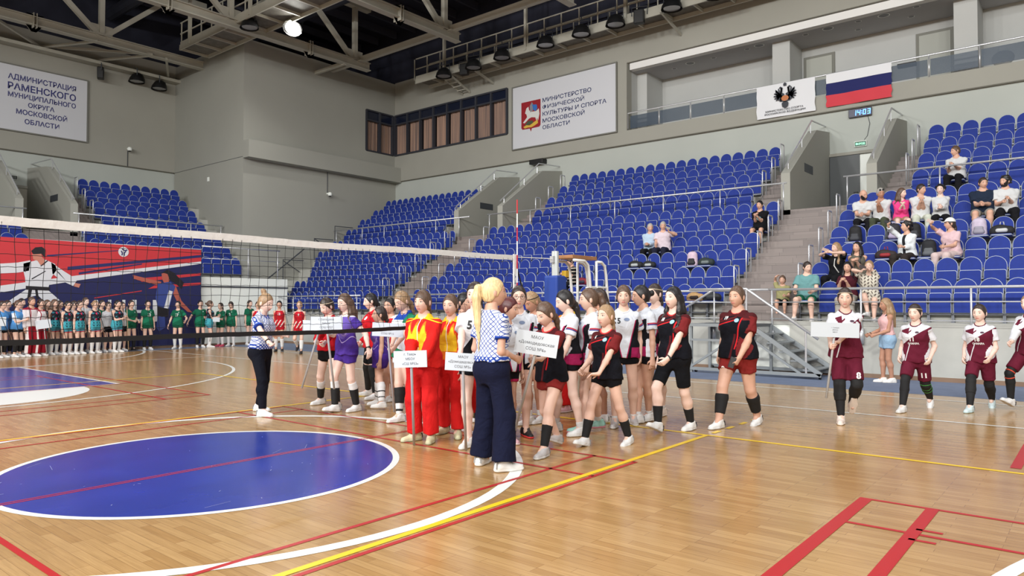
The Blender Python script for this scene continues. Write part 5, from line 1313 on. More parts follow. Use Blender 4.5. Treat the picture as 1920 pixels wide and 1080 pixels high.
        if style == 'pony': pts = [(0, -.1, .05), (0, -.135, .04), (0, -.15, -.04), (0, -.135, -.13 - .1 * ln), (.01, -.115, -.2 - .25 * ln)]; rr = (.022, .028, .036, .03, .008)
        elif style == 'lowpony': pts = [(0, -.09, -.03), (0, -.105, -.06), (0, -.105, -.11), (.01, -.095, -.16 - .12 * ln), (.01, -.08, -.2 - .22 * ln)]; rr = (.026, .026, .03, .026, .008)
        elif style == 'braid': pts = [(0, -.09, .0), (0, -.11, -.06), (0, -.11, -.12), (.0, -.1, -.18), (.0, -.09, -.22 - .2 * ln)]; rr = (.026, .024, .022, .019, .008)
        elif style == 'side': pts = [(.06, -.05, -.03), (.075, -.04, -.08), (.075, .0, -.13), (.07, .03, -.2), (.06, .04, -.2 - .2 * ln)]; rr = (.024, .026, .026, .022, .008)
        else: pts = None
        if pts:
            for q in range(4):
                a, b = cz(pts[q]), cz(pts[q + 1])
                G.add(lambda P, a=a, b=b, q=q: cone_d(P, a, b, rr[q], rr[q + 1]) + (.0035 * np.sin(P[..., 2] * 110 + (0 if style != 'braid' else 0)) if style == 'braid' else .002 * np.sin(np.arctan2(P[..., 0], P[..., 1] + .13) * 9)), np.minimum(a, b) - .04, np.maximum(a, b) + .04, .015)
        if style == 'bun' or style == 'topbun': 
            c = (0, -.07, .132) if style == 'topbun' else (0, -.125, .02); G.ball(c, (.034, .034, .034), .015); G.ball((.014, c[1] - .012, c[2] + .018), .022, .01)
        if style == 'long':
            for sg in (-1, 1):
                for k, (x0, y0, x1, y1, r) in enumerate(((.066, -.015, .085, .0, .026), (.062, -.05, .085, -.06, .034), (.03, -.08, .04, -.105, .036))):
                    a, b, c = cz((x0 * sg, y0, .0)), cz((x1 * sg, y1, -.14)), cz((x1 * sg * 1.05, y1 + (.025 if k == 0 else -.01), -.16 - .27 * ln))
                    for p, q, r0, r1 in ((a, b, r, r * 1.05), (b, c, r * 1.05, .012)):
                        G.add(lambda P, p=p, q=q, r0=r0, r1=r1: cone_d(P, p, q, r0, r1) + .0025 * np.sin(P[..., 0] * 170 + P[..., 2] * 18), np.minimum(p, q) - .045, np.maximum(p, q) + .045, .022)
        if style == 'curly':
            r2 = np.random.default_rng(NP[0])
            for k in range(70):
                a = r2.uniform(0, 2 * PI); zz = r2.uniform(-.2 * ln - .03, .115); rad = .096 * math.sqrt(max(.05, 1 - (max(zz, 0) / .125) ** 2))
                p = (rad * math.cos(a), rad * math.sin(a) - .025, zz)
                if p[1] < .03 - .1 * (zz < .03): G.ball(p, r2.uniform(.018, .03), .012)
        if style == 'cornrow':
            pass
        v, f = G.mesh(); v = relax(v, f, 1, .35)
        # keep long hair outside the clothes
        hv_ = (v * hs) @ HR.T + hc
        low = v[:, 2] < -.1
        if low.any() and top:
            for k in np.nonzero(low)[0]:
                p = Vector(hv_[k]); near = bvh.find_nearest(p)
                if near[0] is not None and (p - near[0]).dot(near[1]) < .004 and near[3] < .12: hv_[k] = np.array(near[0] + near[1] * .006)
        ho = link('hair', np_mesh('hair', hv_, f, [hair_mat(hc_, HAIR[hc_])]), root)
    for a in acc:
        k = a[0]; mb = MB(); tf = lambda p: tuple((np.array(p) * hs) @ HR.T + hc)
        if k == 'headband':
            hp = lambda q: (lambda z: (lambda c: (.085 * c * math.sin(q), .103 * c * math.cos(q) - .008 - .006 * (math.cos(q) > .2) * math.cos(q), z))(math.sqrt(1 - ((z - .008) / .1235) ** 2)))(.05 + .016 * math.cos(q))
            mb.tube([tf(hp(q)) for q in np.linspace(0, 2 * PI, 33)[:-1]], .0046 * hs, 6, closed=True); mb.build('headband', a[1], root, True)
        elif k == 'glasses':
            for sg in (-1, 1): mb.tube([tf((.033 * sg + .022 * math.cos(q), .098, .004 + .018 * math.sin(q))) for q in np.linspace(0, 2 * PI, 17)[:-1]], .002 * hs, 5, closed=True); mb.tube([tf((.055 * sg, .097, .008)), tf((.078 * sg, .0, .008))], .0018 * hs, 5)
            mb.tube([tf((-.011, .1, .008)), tf((.011, .1, .008))], .002 * hs, 5); mb.build('glasses', a[1], root, True)
        elif k == 'sunglasses':
            for sg in (-1, 1): mb.sphere(tf((.032 * sg, .075, .088)), .022 * hs, 8, 6)
            mb.build('sunglasses', a[1], root, True)
        elif k == 'watch':
            i = a[1]; d = hands[i][0]; w = wri[i] - d * .02 * s; n_ = hands[i][1]; l_ = hands[i][2]
            mb.tube([tuple(w + (n_ * math.cos(q) + l_ * math.sin(q)) * .03 * s) for q in np.linspace(0, 2 * PI, 13)[:-1]], .008 * s, 6, closed=True); mb.sphere(tuple(w - n_ * .032 * s), .016 * s, 8, 6); mb.build('watch', a[2], root, True)
        elif k == 'cap':
            G = Field((-.12, -.14, .0), (.12, .2, .16), .009); G.add(lambda P: (np.sqrt((((P - np.array([0, -.004, .012])) / np.array([.089, .108, .125])) ** 2).sum(-1)) - 1) * .09, (-.1, -.12, -.12), (.1, .12, .14)); G.cut(lambda P: .042 - P[..., 2])
            G.add(lambda P: np.maximum(np.sqrt((P[..., 0] / .078) ** 2 + ((P[..., 1] - .07) / .095) ** 2) - 1, np.abs(P[..., 2] - .05 + (P[..., 1] - .07) * .25) * 12 - .08) * .08, (-.08, .0, .03), (.08, .17, .07), .005)
            v, f = G.mesh(); link('cap', np_mesh('cap', (v * hs) @ HR.T + hc, f, [a[1]]), root)
        elif k == 'beard':
            G = Field((-.09, -.02, -.14), (.09, .13, .0), .009)
            G.add(lambda P: (np.sqrt((((P - np.array([0, .004, -.012])) / np.array([.074, .1, .118])) ** 2).sum(-1)) - 1) * .074, (-.09, -.02, -.14), (.09, .12, 0)); G.cut(lambda P: np.maximum(P[..., 2] + .03 + (np.abs(P[..., 0]) < .03) * .03 - np.clip(np.abs(P[..., 0]) - .045, 0, 1) * 2.2, -P[..., 1] + .0))
            v, f = G.mesh(); link('beard', np_mesh('beard', (v * hs) @ HR.T + hc, f, [hair_mat(a[1], HAIR[a[1]])]), root)
        elif k == 'strap':
            pts = [tp(*q) for q in a[2]]; mb.tube([tuple(q) for q in pts], .014 * s, 6); mb.build('bag_strap', a[1], root, True)
    # points others need
    MW = Matrix.Translation(root.location) @ Matrix.Rotation(heading - PI / 2, 4, 'Z')
    root_pts = dict(wl=MW @ Vector(wri[0] + hands[0][0] * .06 * s), wr=MW @ Vector(wri[1] + hands[1][0] * .06 * s), head=MW @ Vector(hc), hip=MW @ Vector(Pv), M=MW, s=s)
    return root, root_pts
# ---------------------------------------------------------------- outfits
MAROON = (96, 26, 46)
red_trim = mat('trim_red', (200, 44, 44), .6); num_w = mat('number_white', (232, 232, 232), .6); num_b = mat('number_black', (20, 20, 24), .6); maroon_trim = mat('trim_maroon', MAROON, .6)
C_rb = cloth_mat('jersey_red_black', (17, 18, 26), [
    ((112, 34, 36), lambda u, v, w, s: (s > .015) | ((u.abs() > .125) & (w > .40))),
    ((74, 24, 28), lambda u, v, w, s: (w > .455 - .2 * u.abs()) & (s < .01)),
    ((86, 26, 30), lambda u, v, w, s: (v > .0) & (w - (.412 - .3 * u) > 0) & (w - (.437 - .3 * u) < 0) & (u > -.05)),
    ((196, 36, 42), lambda u, v, w, s: (v > .0) & ((w - (.392 - .3 * u)).abs() < .0075) & (u > -.06)),
    ((200, 36, 42), lambda u, v, w, s: (v > .0) & ((u + .118 - (.43 - w) * .22).abs() < .008) & (w < .43) & (w > .06)),
    ((88, 26, 32), lambda u, v, w, s: (v > .0) & ((u + .082 - (.43 - w) * .22).abs() < .013) & (w < .24)),
])
C_wb = cloth_mat('jersey_white_black', (206, 210, 218), [
    ((170, 34, 84), lambda u, v, w, s: (u.abs() - (.052 + .24 * w) > -.012) & (w < .38) & (s < .01)),
    ((18, 18, 24), lambda u, v, w, s: (u.abs() - (.052 + .24 * w) > .0) & (w < .39) & (s < .01)),
    ((150, 30, 80), lambda u, v, w, s: (u.abs() - (.085 + .1 * w) > 0) & (w < .05) & (s < .01)),
    ((176, 60, 70), lambda u, v, w, s: (s > .34) & (s < .40)), ((60, 64, 130), lambda u, v, w, s: (s > .40) & (s < .45)),
])
C_wd = cloth_mat('jersey_white_diamond', (208, 210, 215), [((18, 18, 22), lambda u, v, w, s: (u.abs() * 1.2 + w < .24) & (s < .01))])
C_wm = cloth_mat('jersey_white_maroon', (208, 209, 215), [
    (MAROON, lambda u, v, w, s: (w < .31 - .75 * u) & (s < .01)),
    (MAROON, lambda u, v, w, s: (u > .055) & (w > .335 + .3 * u) & (w < .47 - .35 * u) & (v > 0) & (s < .01)),
    (MAROON, lambda u, v, w, s: (u > .02) & (u < .06) & ((w - .43 + .9 * u).abs() < .012) & (v > 0) & (s < .01)),
    ((208, 209, 215), lambda u, v, w, s: ((u - .075 + .25 * (w - .1)).abs() < .007) & (v > 0) & (w < .22)),
])
C_yr = cloth_mat('tracksuit_red_yellow', (214, 36, 32), [
    ((226, 120, 36), lambda u, v, w, s: (v > -.05) & (u.abs() < .125) & (w < .40 + .06 * (u * 70).sin()) & (w > .02) & (s < .01)),
    ((238, 198, 44), lambda u, v, w, s: (v > -.05) & (u.abs() < .118) & (w < .365 + .05 * (u * 70).sin()) & (w > .12) & (s < .01)),
    ((240, 200, 40), lambda u, v, w, s: (w > .485) & (s < .01)),
    ((235, 235, 230), lambda u, v, w, s: (u.abs() < .004) & (v > 0) & (s < .01)),
    ((240, 200, 40), lambda u, v, w, s: ((w - .47 + (u.abs() - .12) * .3).abs() < .006) & (u.abs() > .06)),
])
BLUE_L = (38, 66, 150)
C_chk = cloth_mat('polo_check', (206, 212, 226), [
    (BLUE_L, lambda u, v, w, s: ((((u + w) * 23).mod(1.0) < .17) | (((u - w) * 23).mod(1.0) < .17))),
    (BLUE_L, lambda u, v, w, s: ((((u + w) * 23).mod(1.0) < .42) | (((u - w) * 23).mod(1.0) < .42)) & (w < .1)),
    ((36, 66, 160), lambda u, v, w, s: (s > .53) & (s < 1)),
])
C_red = cloth_mat('jacket_red', (190, 26, 38), [((226, 226, 226), lambda u, v, w, s: ((u + .07) * (u + .07) + (w - .4) * (w - .4) < .0009) & (v > 0))])
C_pur = cloth_mat('jersey_purple', (104, 84, 168), [
    ((78, 52, 146), lambda u, v, w, s: w < .2 + .05 * (u * 24).sin()), ((150, 130, 198), lambda u, v, w, s: ((w - .3 - .1 * (u * 18).sin()).abs() < .012)),
    ((190, 176, 220), lambda u, v, w, s: ((w - .18 - .08 * (u * 20).sin()).abs() < .006)), ((70, 48, 138), lambda u, v, w, s: s > .02),
    ((214, 208, 232), lambda u, v, w, s: (w > .47))])
C_wbg = cloth_mat('polo_white_blue_green', (222, 226, 232), [((34, 70, 160), lambda u, v, w, s: (w > .42) & (u.abs() < .1)), ((36, 120, 84), lambda u, v, w, s: (u < -.09) & (w > .38)), ((34, 70, 160), lambda u, v, w, s: ((w - .3 - .5 * u).abs() < .012) & (v > 0)), ((36, 120, 84), lambda u, v, w, s: (w < .05 + .3 * u))])
C_grn = cloth_mat('jersey_green', (22, 92, 68), [((30, 116, 86), lambda u, v, w, s: ((w * 9 + u * 5).sin() > .7)), ((200, 216, 208), lambda u, v, w, s: ((u + .06).abs() < .014) & ((w - .4).abs() < .012) & (v > 0))])
C_lbl = cloth_mat('jersey_light_blue', (84, 146, 208), [((222, 228, 236), lambda u, v, w, s: s > .02)])
C_flo = cloth_mat('jersey_floral', (40, 38, 48), [
    ((70, 162, 178), lambda u, v, w, s: w < .2 + .05 * (u * 30).sin()), ((60, 130, 150), lambda u, v, w, s: ((u * 48 + 2).sin() + (w * 52).sin() > 1.0)), ((214, 60, 100), lambda u, v, w, s: ((u * 40).sin() + (w * 34 + 1).sin() > 1.25) & (w > .16)), ((24, 26, 36), lambda u, v, w, s: ((u * 62 + 1).sin() + (w * 66 + 2).sin() > 1.35))])
C_trk = cloth_mat('jacket_white_maroon', (220, 214, 218), [((150, 36, 54), lambda u, v, w, s: (w > .44) | ((u.abs() - .1).abs() < .012) & (w > .15))])
C_trp = cloth_mat('trousers_maroon', (150, 28, 44), [((224, 216, 214), lambda u, v, w, s: (u.abs() > .145))])
C_rtank = cloth_mat('vest_red', (186, 30, 44), [((232, 214, 206), lambda u, v, w, s: (w < .16) & ((u * 50 + w * 30).sin() > .55)), ((230, 226, 226), lambda u, v, w, s: w > .475)])
C_white = cloth_mat('shirt_white', (220, 222, 222)); C_wgrey = cloth_mat('jacket_white_grey', (206, 208, 214))
B_blk = cloth_mat('shorts_black', (17, 18, 23)); B_red = cloth_mat('shorts_dark_red', (128, 38, 36)); B_mar = cloth_mat('shorts_maroon', MAROON); B_pur = cloth_mat('shorts_purple', (70, 44, 138)); B_nav = cloth_mat('trousers_navy', (18, 22, 46)); B_trk = cloth_mat('trousers_red', (206, 32, 32)); B_grn = cloth_mat('shorts_green', (24, 94, 70)); B_teal = cloth_mat('shorts_teal', (74, 150, 170), [((206, 60, 90), lambda u, v, w, s: s > .36)]); B_wht = cloth_mat('shorts_white', (214, 216, 220)); B_bm = cloth_mat('shorts_black_magenta', (18, 18, 24), [((176, 36, 86), lambda u, v, w, s: s > .33)])
B_rtank = cloth_mat('shorts_red', (180, 28, 42))
sockb = mat('sock_black', (15, 15, 18), .85, bump=.2, scale=40); sockw = mat('sock_white', (220, 221, 222), .85, bump=.2, scale=40); padb = mat('knee_pad_black', (17, 17, 19), .8); legb = mat('legging_black', (16, 16, 19), .8); padg = mat('knee_pad_green', (62, 140, 60), .8); pado = mat('knee_pad_orange', (196, 70, 46), .8)
poloblue = mat('collar_blue', (36, 66, 160), .7); yel_col = mat('collar_yellow', (240, 200, 44), .7); hb = mat('headband_black', (20, 20, 22), .7); hbl = mat('headband_pale', (190, 176, 150), .7)
watchm = mat('watch_black', (14, 14, 16), .4); specm = mat('spectacles', (50, 44, 40), .4)
jersey = lambda m, **k: dict(dict(name='jersey', mat=m, sleeve=.62, hem=-.075, fit=.7), **k)
def num(t, u, w, h, m=num_w): return ('number', t, u, w, h, m, True)
emb_rb = mat('emblem_pale_blue', (150, 186, 206), .6); emb_wb = mat('emblem_steel_blue', (110, 126, 156), .6); emb_wm = mat('emblem_dark', (70, 40, 60), .6)
RB = lambda n, **k: jersey(C_rb, trim=red_trim, text=[num(n, .078, .425, .042)], badge=[('emblem', -.065, .40, .028, .024, emb_rb)], **k)
WB = lambda n=None, **k: jersey(C_wb, fit=.7, trim=mat('trim_white', (214, 216, 222), .7), text=[num(n, .085, .37, .07, num_b)] if n else [], badge=[('emblem', -.03, .39, .034, .02, emb_wb)], **k)
WM = lambda n, **k: jersey(C_wm, trim=maroon_trim, text=([num(n, .012, .275, .066), ('lettering', 'САМАРА', -.005, .212, .032, num_w, True)] if n else []), badge=[('emblem', -.06, .385, .026, .014, emb_wm)], **k)
SHORT = lambda m, l=.42, f=.25, **k: dict(dict(name='shorts', mat=m, len=l, fit=f + .12), **k)
PANTS = lambda m, f=.5, l=1.95, **k: dict(dict(name='trousers', mat=m, len=l, fit=f), **k)
# ---------------------------------------------------------------- placards
M_card = mat('placard_white', (198, 206, 214), .6); M_pole = mat('placard_pole', (186, 190, 194), .45, .2); M_print = mat('placard_print', (46, 46, 52), .7)
def placard(label, c, view, w, h, roll, foot, lines, size=.05, ppitch=0, top=.0):
    """board centred at c, its face turned to view; pole from the board to foot"""
    t = thing('placard', label, 'placard', (foot[0], foot[1], 0))
    hd = math.radians(219.5 + view); fwd = Vector((math.cos(hd), math.sin(hd), 0)); xr = Vector((-math.sin(hd), math.cos(hd), 0)) # viewer's right
    M = frame_mat(c, xr, (0, 0, 1)) @ Matrix.Rotation(math.radians(roll), 4, 'Z') @ Matrix.Rotation(math.radians(ppitch), 4, 'X')
    I = Matrix.Translation((-foot[0], -foot[1], 0)); M = I @ M
    b = MB(); e = .006
    b.add([M @ Vector((x, y, z)) for z in (-e, e) for x, y in ((-w / 2, -h / 2), (w / 2, -h / 2), (w / 2, h / 2), (-w / 2, h / 2))], [(3, 2, 1, 0), (4, 5, 6, 7), (0, 1, 5, 4), (1, 2, 6, 5), (2, 3, 7, 6), (3, 0, 4, 7)])
    b.build('board', M_card, t)
    b = MB(); a = M @ Vector((0, -h * .5 + top, -.022)); b.tube([tuple(M @ Vector((0, h * .35, -.022))), tuple(a), tuple(I @ Vector(foot))], .0145, 10); b.build('pole', M_pole, t, True)
    n = len(lines)
    for k, tx in enumerate(lines):
        if not tx: continue
        vs, fs = text_mesh(tx, size * .86, 0)
        wd = max(v[0] for v in vs) - min(v[0] for v in vs); sc_ = min(1, w * .86 / wd)
        mb = MB(); mb.add([M @ Vector((v[0] * sc_, v[1] * sc_ + ((n - 1) / 2 - k) * size * 1.18, e + .001)) for v in vs], fs); mb.build('lettering', M_print, t)
    return t
# ---------------------------------------------------------------- the front group, left to right
GP = None
person('woman referee with a top bun in blue check polo, hands out, left of the teams', None, 72, 1.72, ft=((5.75, 9.52), (5.51, 9.03)), fy=((4, 0, 0), (-6, 0, 0)), head=(0, 14), lean=3,
       arms=(((5.96, 9.22, 1.11), None), ((5.41, 8.67, 0.99), (.25, .8, -.55), (.3, .2, 1))), curl=(30, 35), skin='pale', top=jersey(C_chk, name='polo_shirt', collar=poloblue, hem=.03, fit=.45), bottom=PANTS(cloth_mat('leggings_black', (15, 17, 28)), .12), hair=('topbun', 'light'), acc=[('watch', 1, watchm)])
person('girl in red jacket and black shorts carrying a tilted placard pole', None, -28, 1.70, ft=((6.54, 8.73), (6.76, 9.44)), head=(-10, 22), arms=(((6.23, 8.65, 0.96), None, (1, .2, 0)), ((6.15, 8.76, 0.91), None, (-1, .2, 0))), curl=(70, 75), skin='pale',
       top=jersey(C_red, name='jacket', sleeve=2, collar=mat('collar_red', (176, 24, 36), .7), hem=.0), bottom=SHORT(B_blk, .28, .1), legs=[('sock', 'b', .18, .5, sockw, .006), ('knee_pad', 'b', .48, .92, padb, .012)], hair=('side', 'dark', .3), acc=[('headband', hbl)])
person('girl in purple jersey with long auburn hair holding a placard upright', None, -42, 1.70, ft=((6.65, 8.42), (6.39, 8.58)), fy=((8, 0, 0), (-4, 8, .01)), head=(4, 10), arms=(((6.58, 8.07, 0.92), None), ((6.07, 8.23, 1.05), (0, .6, .3), (-1, .2, 0))), curl=(30, 80), skin='pale',
       top=jersey(C_pur, fit=.5, sleeve=.5), bottom=SHORT(B_pur, .38, .3), legs=[('sock', 'b', .12, .5, sockw, .006), ('knee_pad', 'b', .36, .96, padb, .012)], hair=('long', 'brown', .75), acc=[('watch', 0, watchm)])
person('tall girl in red zip jacket standing behind the purple team', None, -62, 1.74, ft=((7.67, 9.22), (7.91, 9.70)), head=(-8, 8), skin='pale', arms=((-.24, .05, .82), (.22, .12, .9)), top=jersey(C_red, name='jacket', sleeve=2, collar=MATS['collar_red']), bottom=SHORT(B_blk, .8, .1), legs=[('knee_pad', 'b', -.15, .95, padb, .012)], hair=('lowpony', 'black', .4))
person('small girl in purple kit with braided dark hair and white shin guards', None, -72, 1.50, ft=((7.14, 8.53), (6.96, 8.22)), head=(0, -4), skin='warm', top=jersey(C_pur, sleeve=0, fit=.4), bottom=SHORT(B_pur, .42, .4, skirt=True), legs=[('shin_guard', 'b', .15, .95, sockw, .014), ('guard_strap', 'b', .5, .56, padb, .018), ('guard_strap', 'b', .75, .8, padb, .018)], hair=('braid', 'dark', .5))
person('fair-haired girl in white polo with blue and green shoulders, black knee pads', None, -38, 1.73, ft=((6.65, 7.28), (6.41, 7.22)), head=(-6, 24), skin='fair', arms=(((6.09, 6.98, 0.98), None, (1, .3, 0)), ((6.06, 7.02, 0.87), None, (-1, .3, 0))), curl=(70, 75), top=jersey(C_wbg, name='polo_shirt', collar=poloblue), bottom=SHORT(B_wht, .3, .4), legs=[('knee_pad', 'b', .1, .62, padb, .014), ('sock', 'b', .62, .98, sockw, .005), ('ankle_brace', 'b', .8, .88, padb, .009)], hair=('lowpony', 'light', .3))
TS = lambda **k: dict(dict(name='jacket', mat=C_yr, sleeve=2, hem=-.06, fit=.8, collar=yel_col), **k)
person('girl in red and yellow tracksuit holding the lower placard in front', None, -18, 1.69, 1.14, ft=((5.70, 5.88), (5.65, 6.09)), fy=((14, 0, 0), (-30, 0, 0)), head=(-8, 2), skin='fair', arms=(((5.32, 5.70, 0.80), (.6, .2, .1), (0, 0, -1)), ((5.26, 5.76, 0.80), (-.5, .3, .2), (0, 0, -1))), curl=(65, 75), top=TS(), bottom=PANTS(B_trk, .75), shoe='yellow', hair=('lowpony', 'brown', .2, 1))
person('girl in red and yellow tracksuit with hair tied back, second in line', None, -18, 1.655, 1.0, ft=((6.10, 5.85), (6.20, 6.17)), fy=((25, 0, 0), (-8, 0, 0)), head=(-2, 4), skin='fair', arms=((-.2, .12, .80), (.2, .18, .84)), top=TS(), bottom=PANTS(B_trk, .7), shoe='yellow', hair=('bun', 'brown'))
person('girl in white jersey number five resting hands on her placard', None, -14, 1.775, ft=((5.82, 5.21), (5.77, 5.37)), head=(0, 4), skin='pale', arms=(((5.50, 5.04, 1.04), (.1, .5, -.8)), ((5.41, 5.15, 1.06), (-.1, .5, -.8))), curl=(60, 60), top=jersey(C_wd, text=[num('5', .02, .36, .09, num_b)], trim=mat('trim_white', (214, 216, 222), .7)), bottom=SHORT(B_blk, .3, .2), shoe='white', hair=('lowpony', 'dark', .3), acc=[('headband', hb)])
person('blonde woman referee seen from behind in check polo and wide navy trousers', None, 132, 1.785, ft=((5.21, 4.68), (5.13, 4.33)), fy=((25, 0, 0), (-20, 0, 0)), head=(-28, 0), skin='warm', arms=((-.22, .2, .95), ((5.35, 4.37, 1.04), None)), curl=(40, 25), top=jersey(C_chk, name='polo_shirt', collar=None, hem=.06, fit=.55, sleeve=.6), bottom=PANTS(B_nav, 1.25, 1.99, waist=.1), shoe='slip', hair=('pony', 'blonde', 1.15))
person('girl in white and black jersey with a dark red braid, beside the blonde referee', None, 40, 1.62, ft=((6.39, 5.39), (6.24, 5.17)), head=(30, 10), skin='warm', top=WB(), bottom=SHORT(B_bm, .4, .2), legs=[('sock', 'b', .2, .98, sockw, .008)], shoe='pink', hair=('braid', 'red', .7))
person('girl in glasses with a dark bun in white and black jersey', None, 2, 1.75, ft=((6.66, 5.28), (6.61, 5.45)), fy=((20, 0, 0), (-10, 0, 0)), skin='fair', arms=((-.14, .16, .85), (.14, .16, .85)), top=WB(), bottom=SHORT(B_bm, .3, .2), shoe='black', hair=('bun', 'dark'), acc=[('glasses', specm)])
person('girl with fair braids and black headband looking down, white jersey', None, -42, 1.72, ft=((7.53, 5.73), (7.34, 5.76)), head=(-8, 28), skin='tan', top=WB(), bottom=SHORT(B_bm, .3, .2), legs=[('sock', 'b', .75, .98, sockw, .005)], hair=('braid', 'light', .4), acc=[('headband', hb)])
person('girl number two in red and black kit holding a tilted placard', None, -42, 1.615, ft=((5.87, 4.42), (6.43, 4.65)), fy=((12, 0, 0), (0, 18, .03)), head=(-12, 18), lean=4, skin='fair', arms=(((5.60, 4.29, 0.97), (.4, .7, .1), (.2, -.2, -1)), ((5.55, 4.35, 0.90), (-.3, .6, .1), (-.2, -.2, -1))), curl=(60, 75), top=RB('2'), bottom=SHORT(B_red, .34, .5), legs=[('sock', 'l', .36, .93, sockb, .007)], shoe='grey', hair=('lowpony', 'brown', .2))
person('girl with straight black hair looking down in white jersey', None, -68, 1.72, ft=((7.10, 4.80), (7.18, 5.22)), head=(-10, 16), skin='pale', arms=((-.2, .22, .82), (.16, .26, .92)), top=WB(), bottom=SHORT(B_bm, .3, .2), legs=[('sock', 'b', .8, .98, sockw, .005)], shoe='white', hair=('lowpony', 'black', .6))
person('woman in red and yellow tracksuit hidden behind the white team', None, -42, 1.70, ft=((8.69, 6.03), (8.51, 6.01)), head=(-10, 8), skin='tan', top=TS(), bottom=PANTS(B_trk, .7), shoe='pink', hair=('lowpony', 'black', .2))
person('girl with two pigtails smiling to the left in white jersey', None, -78, 1.74, ft=((7.57, 4.85), (7.14, 4.80)), head=(-6, 4), skin='fair', arms=((-.2, .1, .82), (.2, .12, .82)), top=WB('18'), bottom=SHORT(B_bm, .3, .2), legs=[('sock', 'b', .82, .98, sockw, .005)], shoe='mint', hair=('pony', 'brown', .3))
person('girl with dark beaded braids turned away in white jersey', None, -118, 1.74, ft=((7.89, 5.09), (8.11, 5.10)), head=(-6, 4), skin='tan', top=WB(), bottom=SHORT(B_bm, .3, .2), hair=('braid', 'dark', .6))
person('short girl in red and black kit walking in front of the white team', None, -40, 1.55, ft=((7.01, 4.10), (6.62, 4.42)), fy=((6, -6, .0), (-4, 14, .0)), head=(-10, -2), skin='fair', arms=((-.08, .3, .88, (.8, .5, -.1), (0, .5, -1)), (.22, .2, .92)), curl=(22, 40), top=RB('6'), bottom=SHORT(B_blk, .3, .2), legs=[('sock', 'b', .42, .96, sockb, .008)], shoe='white', hair=('lowpony', 'light', .8))
person('tall girl number fifteen in white jersey facing the camera', None, -6, 1.785, ft=((8.23, 4.74), (7.90, 4.82)), head=(-4, 4), skin='fair', arms=((-.2, -.04, .86), (.2, .0, .84)), top=WB('15'), bottom=SHORT(B_blk, .28, .15), shoe='grey', legs=[('sock', 'b', .88, .98, sockw, .004)], hair=('lowpony', 'brown', .1, .5))
person('tall girl with short black hair looking left in white jersey', None, -66, 1.79, ft=((8.55, 4.69), (8.31, 4.72)), head=(-20, 6), skin='warm', arms=((-.23, .02, .8), (.2, .1, .85)), top=WB(), bottom=SHORT(B_bm, .3, .2), legs=[('sock', 'b', .86, .98, sockw, .004)], hair=('bun', 'black'))
person('tallest girl with a thin headband at the back of the white team', None, -46, 1.835, ft=((9.08, 4.77), (8.72, 4.77)), head=(-6, 2), skin='pale', top=WB(), bottom=SHORT(B_bm, .3, .2), legs=[('sock', 'b', .84, .98, sockw, .004)], shoe='cream', hair=('lowpony', 'dark', .4), acc=[('headband', hbl)])
person('woman number eighteen with long black hair in black cycling shorts', None, -46, 1.785, 1.06, ft=((8.30, 3.97), (7.81, 4.16)), fy=((4, 0, 0), (0, 22, .03)), head=(-8, -2), skin='pale', arms=((-.1, .3, .84, (.5, .5, -.6), (1, -.2, 0)), (.25, -.05, .82)), curl=(30, 30), top=RB('18', fit=.5, hem=-.02), bottom=SHORT(B_blk, .82, .15), legs=[('sock', 'b', .5, .96, sockb, .007)], shoe='whiteblack', hair=('long', 'black', .8), acc=[('watch', 0, watchm)])
_, PX = person('sturdy woman number nineteen in red and black kit holding a phone', None, -44, 1.82, 1.22, ft=((9.22, 3.48), (8.63, 3.75)), fy=((6, -8, .01), (-4, 0, 0)), head=(-4, 0), skin='warm', arms=((-.14, .24, .84, (.3, .5, -.8), (1, 0, -.1)), (.29, -.1, .84)), curl=(55, 35), top=RB('19', hem=-.05), bottom=SHORT(B_red, .46, .35, text=('19', 1, .06, num_w), tpos=.4), legs=[('knee_pad', 'b', .2, .78, padb, .012)], shoe='whiteblack', hair=('bun', 'brown'))
o = bevel(MB().box(-.036, -.005, -.07, .036, .005, .07).build('mobile_phone', mat('phone_dark', (40, 44, 50), .2), None, False, tuple(PX['wl'] + Vector((-.05, .04, -.01))), (.2, .3, math.radians(-60))), .006)
tag(o, 'dark mobile phone in the hand of player nineteen', 'phone')
C8, F8 = Vector((9.66, 2.64, 1.23)), Vector((9.65, 2.75, 0.36))
B8 = C8 - Vector((0, 0, .09)); P8 = B8 + (F8 - B8) * .16; W8 = P8 + Vector((.93, .366, 0)) * .078 - Vector((.366, -.93, 0)) * .032
person('girl number eight in white and maroon kit carrying a placard alone', None, -18, 1.765, 1.03, ft=((10.36, 2.63), (10.00, 2.67)), fy=((6, 55, .12), (-8, 0, 0)), head=(-8, 2), skin='fair', arms=(((9.82, 2.64, 1.07), (.7, .6, .0), (0, .3, -1)), (tuple(W8), (.0, 1, -.02))), curl=(60, 70), top=WM(None), bottom=SHORT(B_mar, .86, .5, text=('8', 0, .085, num_w), tpos=.7), legs=[('legging', 'b', -.5, .98, legb, .007), ('knee_pad', 'b', -.14, .5, padb, .016)], shoe='cream', hair=('lowpony', 'dark', .5), acc=[('headband', hbl)])
person('woman in pink top and denim skirt standing by the low wall', None, -96, 1.66, ft=((15.81, 3.26), (15.81, 3.42)), head=(0, 4), skin='tan', arms=((-.1, .26, .98), (.16, .28, .98)), curl=(50, 50), top=dict(name='tank_top', mat=cloth_mat('top_pink', (222, 178, 178)), sleeve=0, hem=.06, fit=.2), bottom=dict(name='skirt', mat=cloth_mat('denim_light', (150, 180, 206)), len=.42, fit=.4, skirt=True, waist=.12), shoe='slip', hair=('long', 'light', .9), acc=[('watch', 1, watchm), ('strap', watchm, ((-.12, .05, .47), (0, .13, .3), (.15, .05, .1)))])
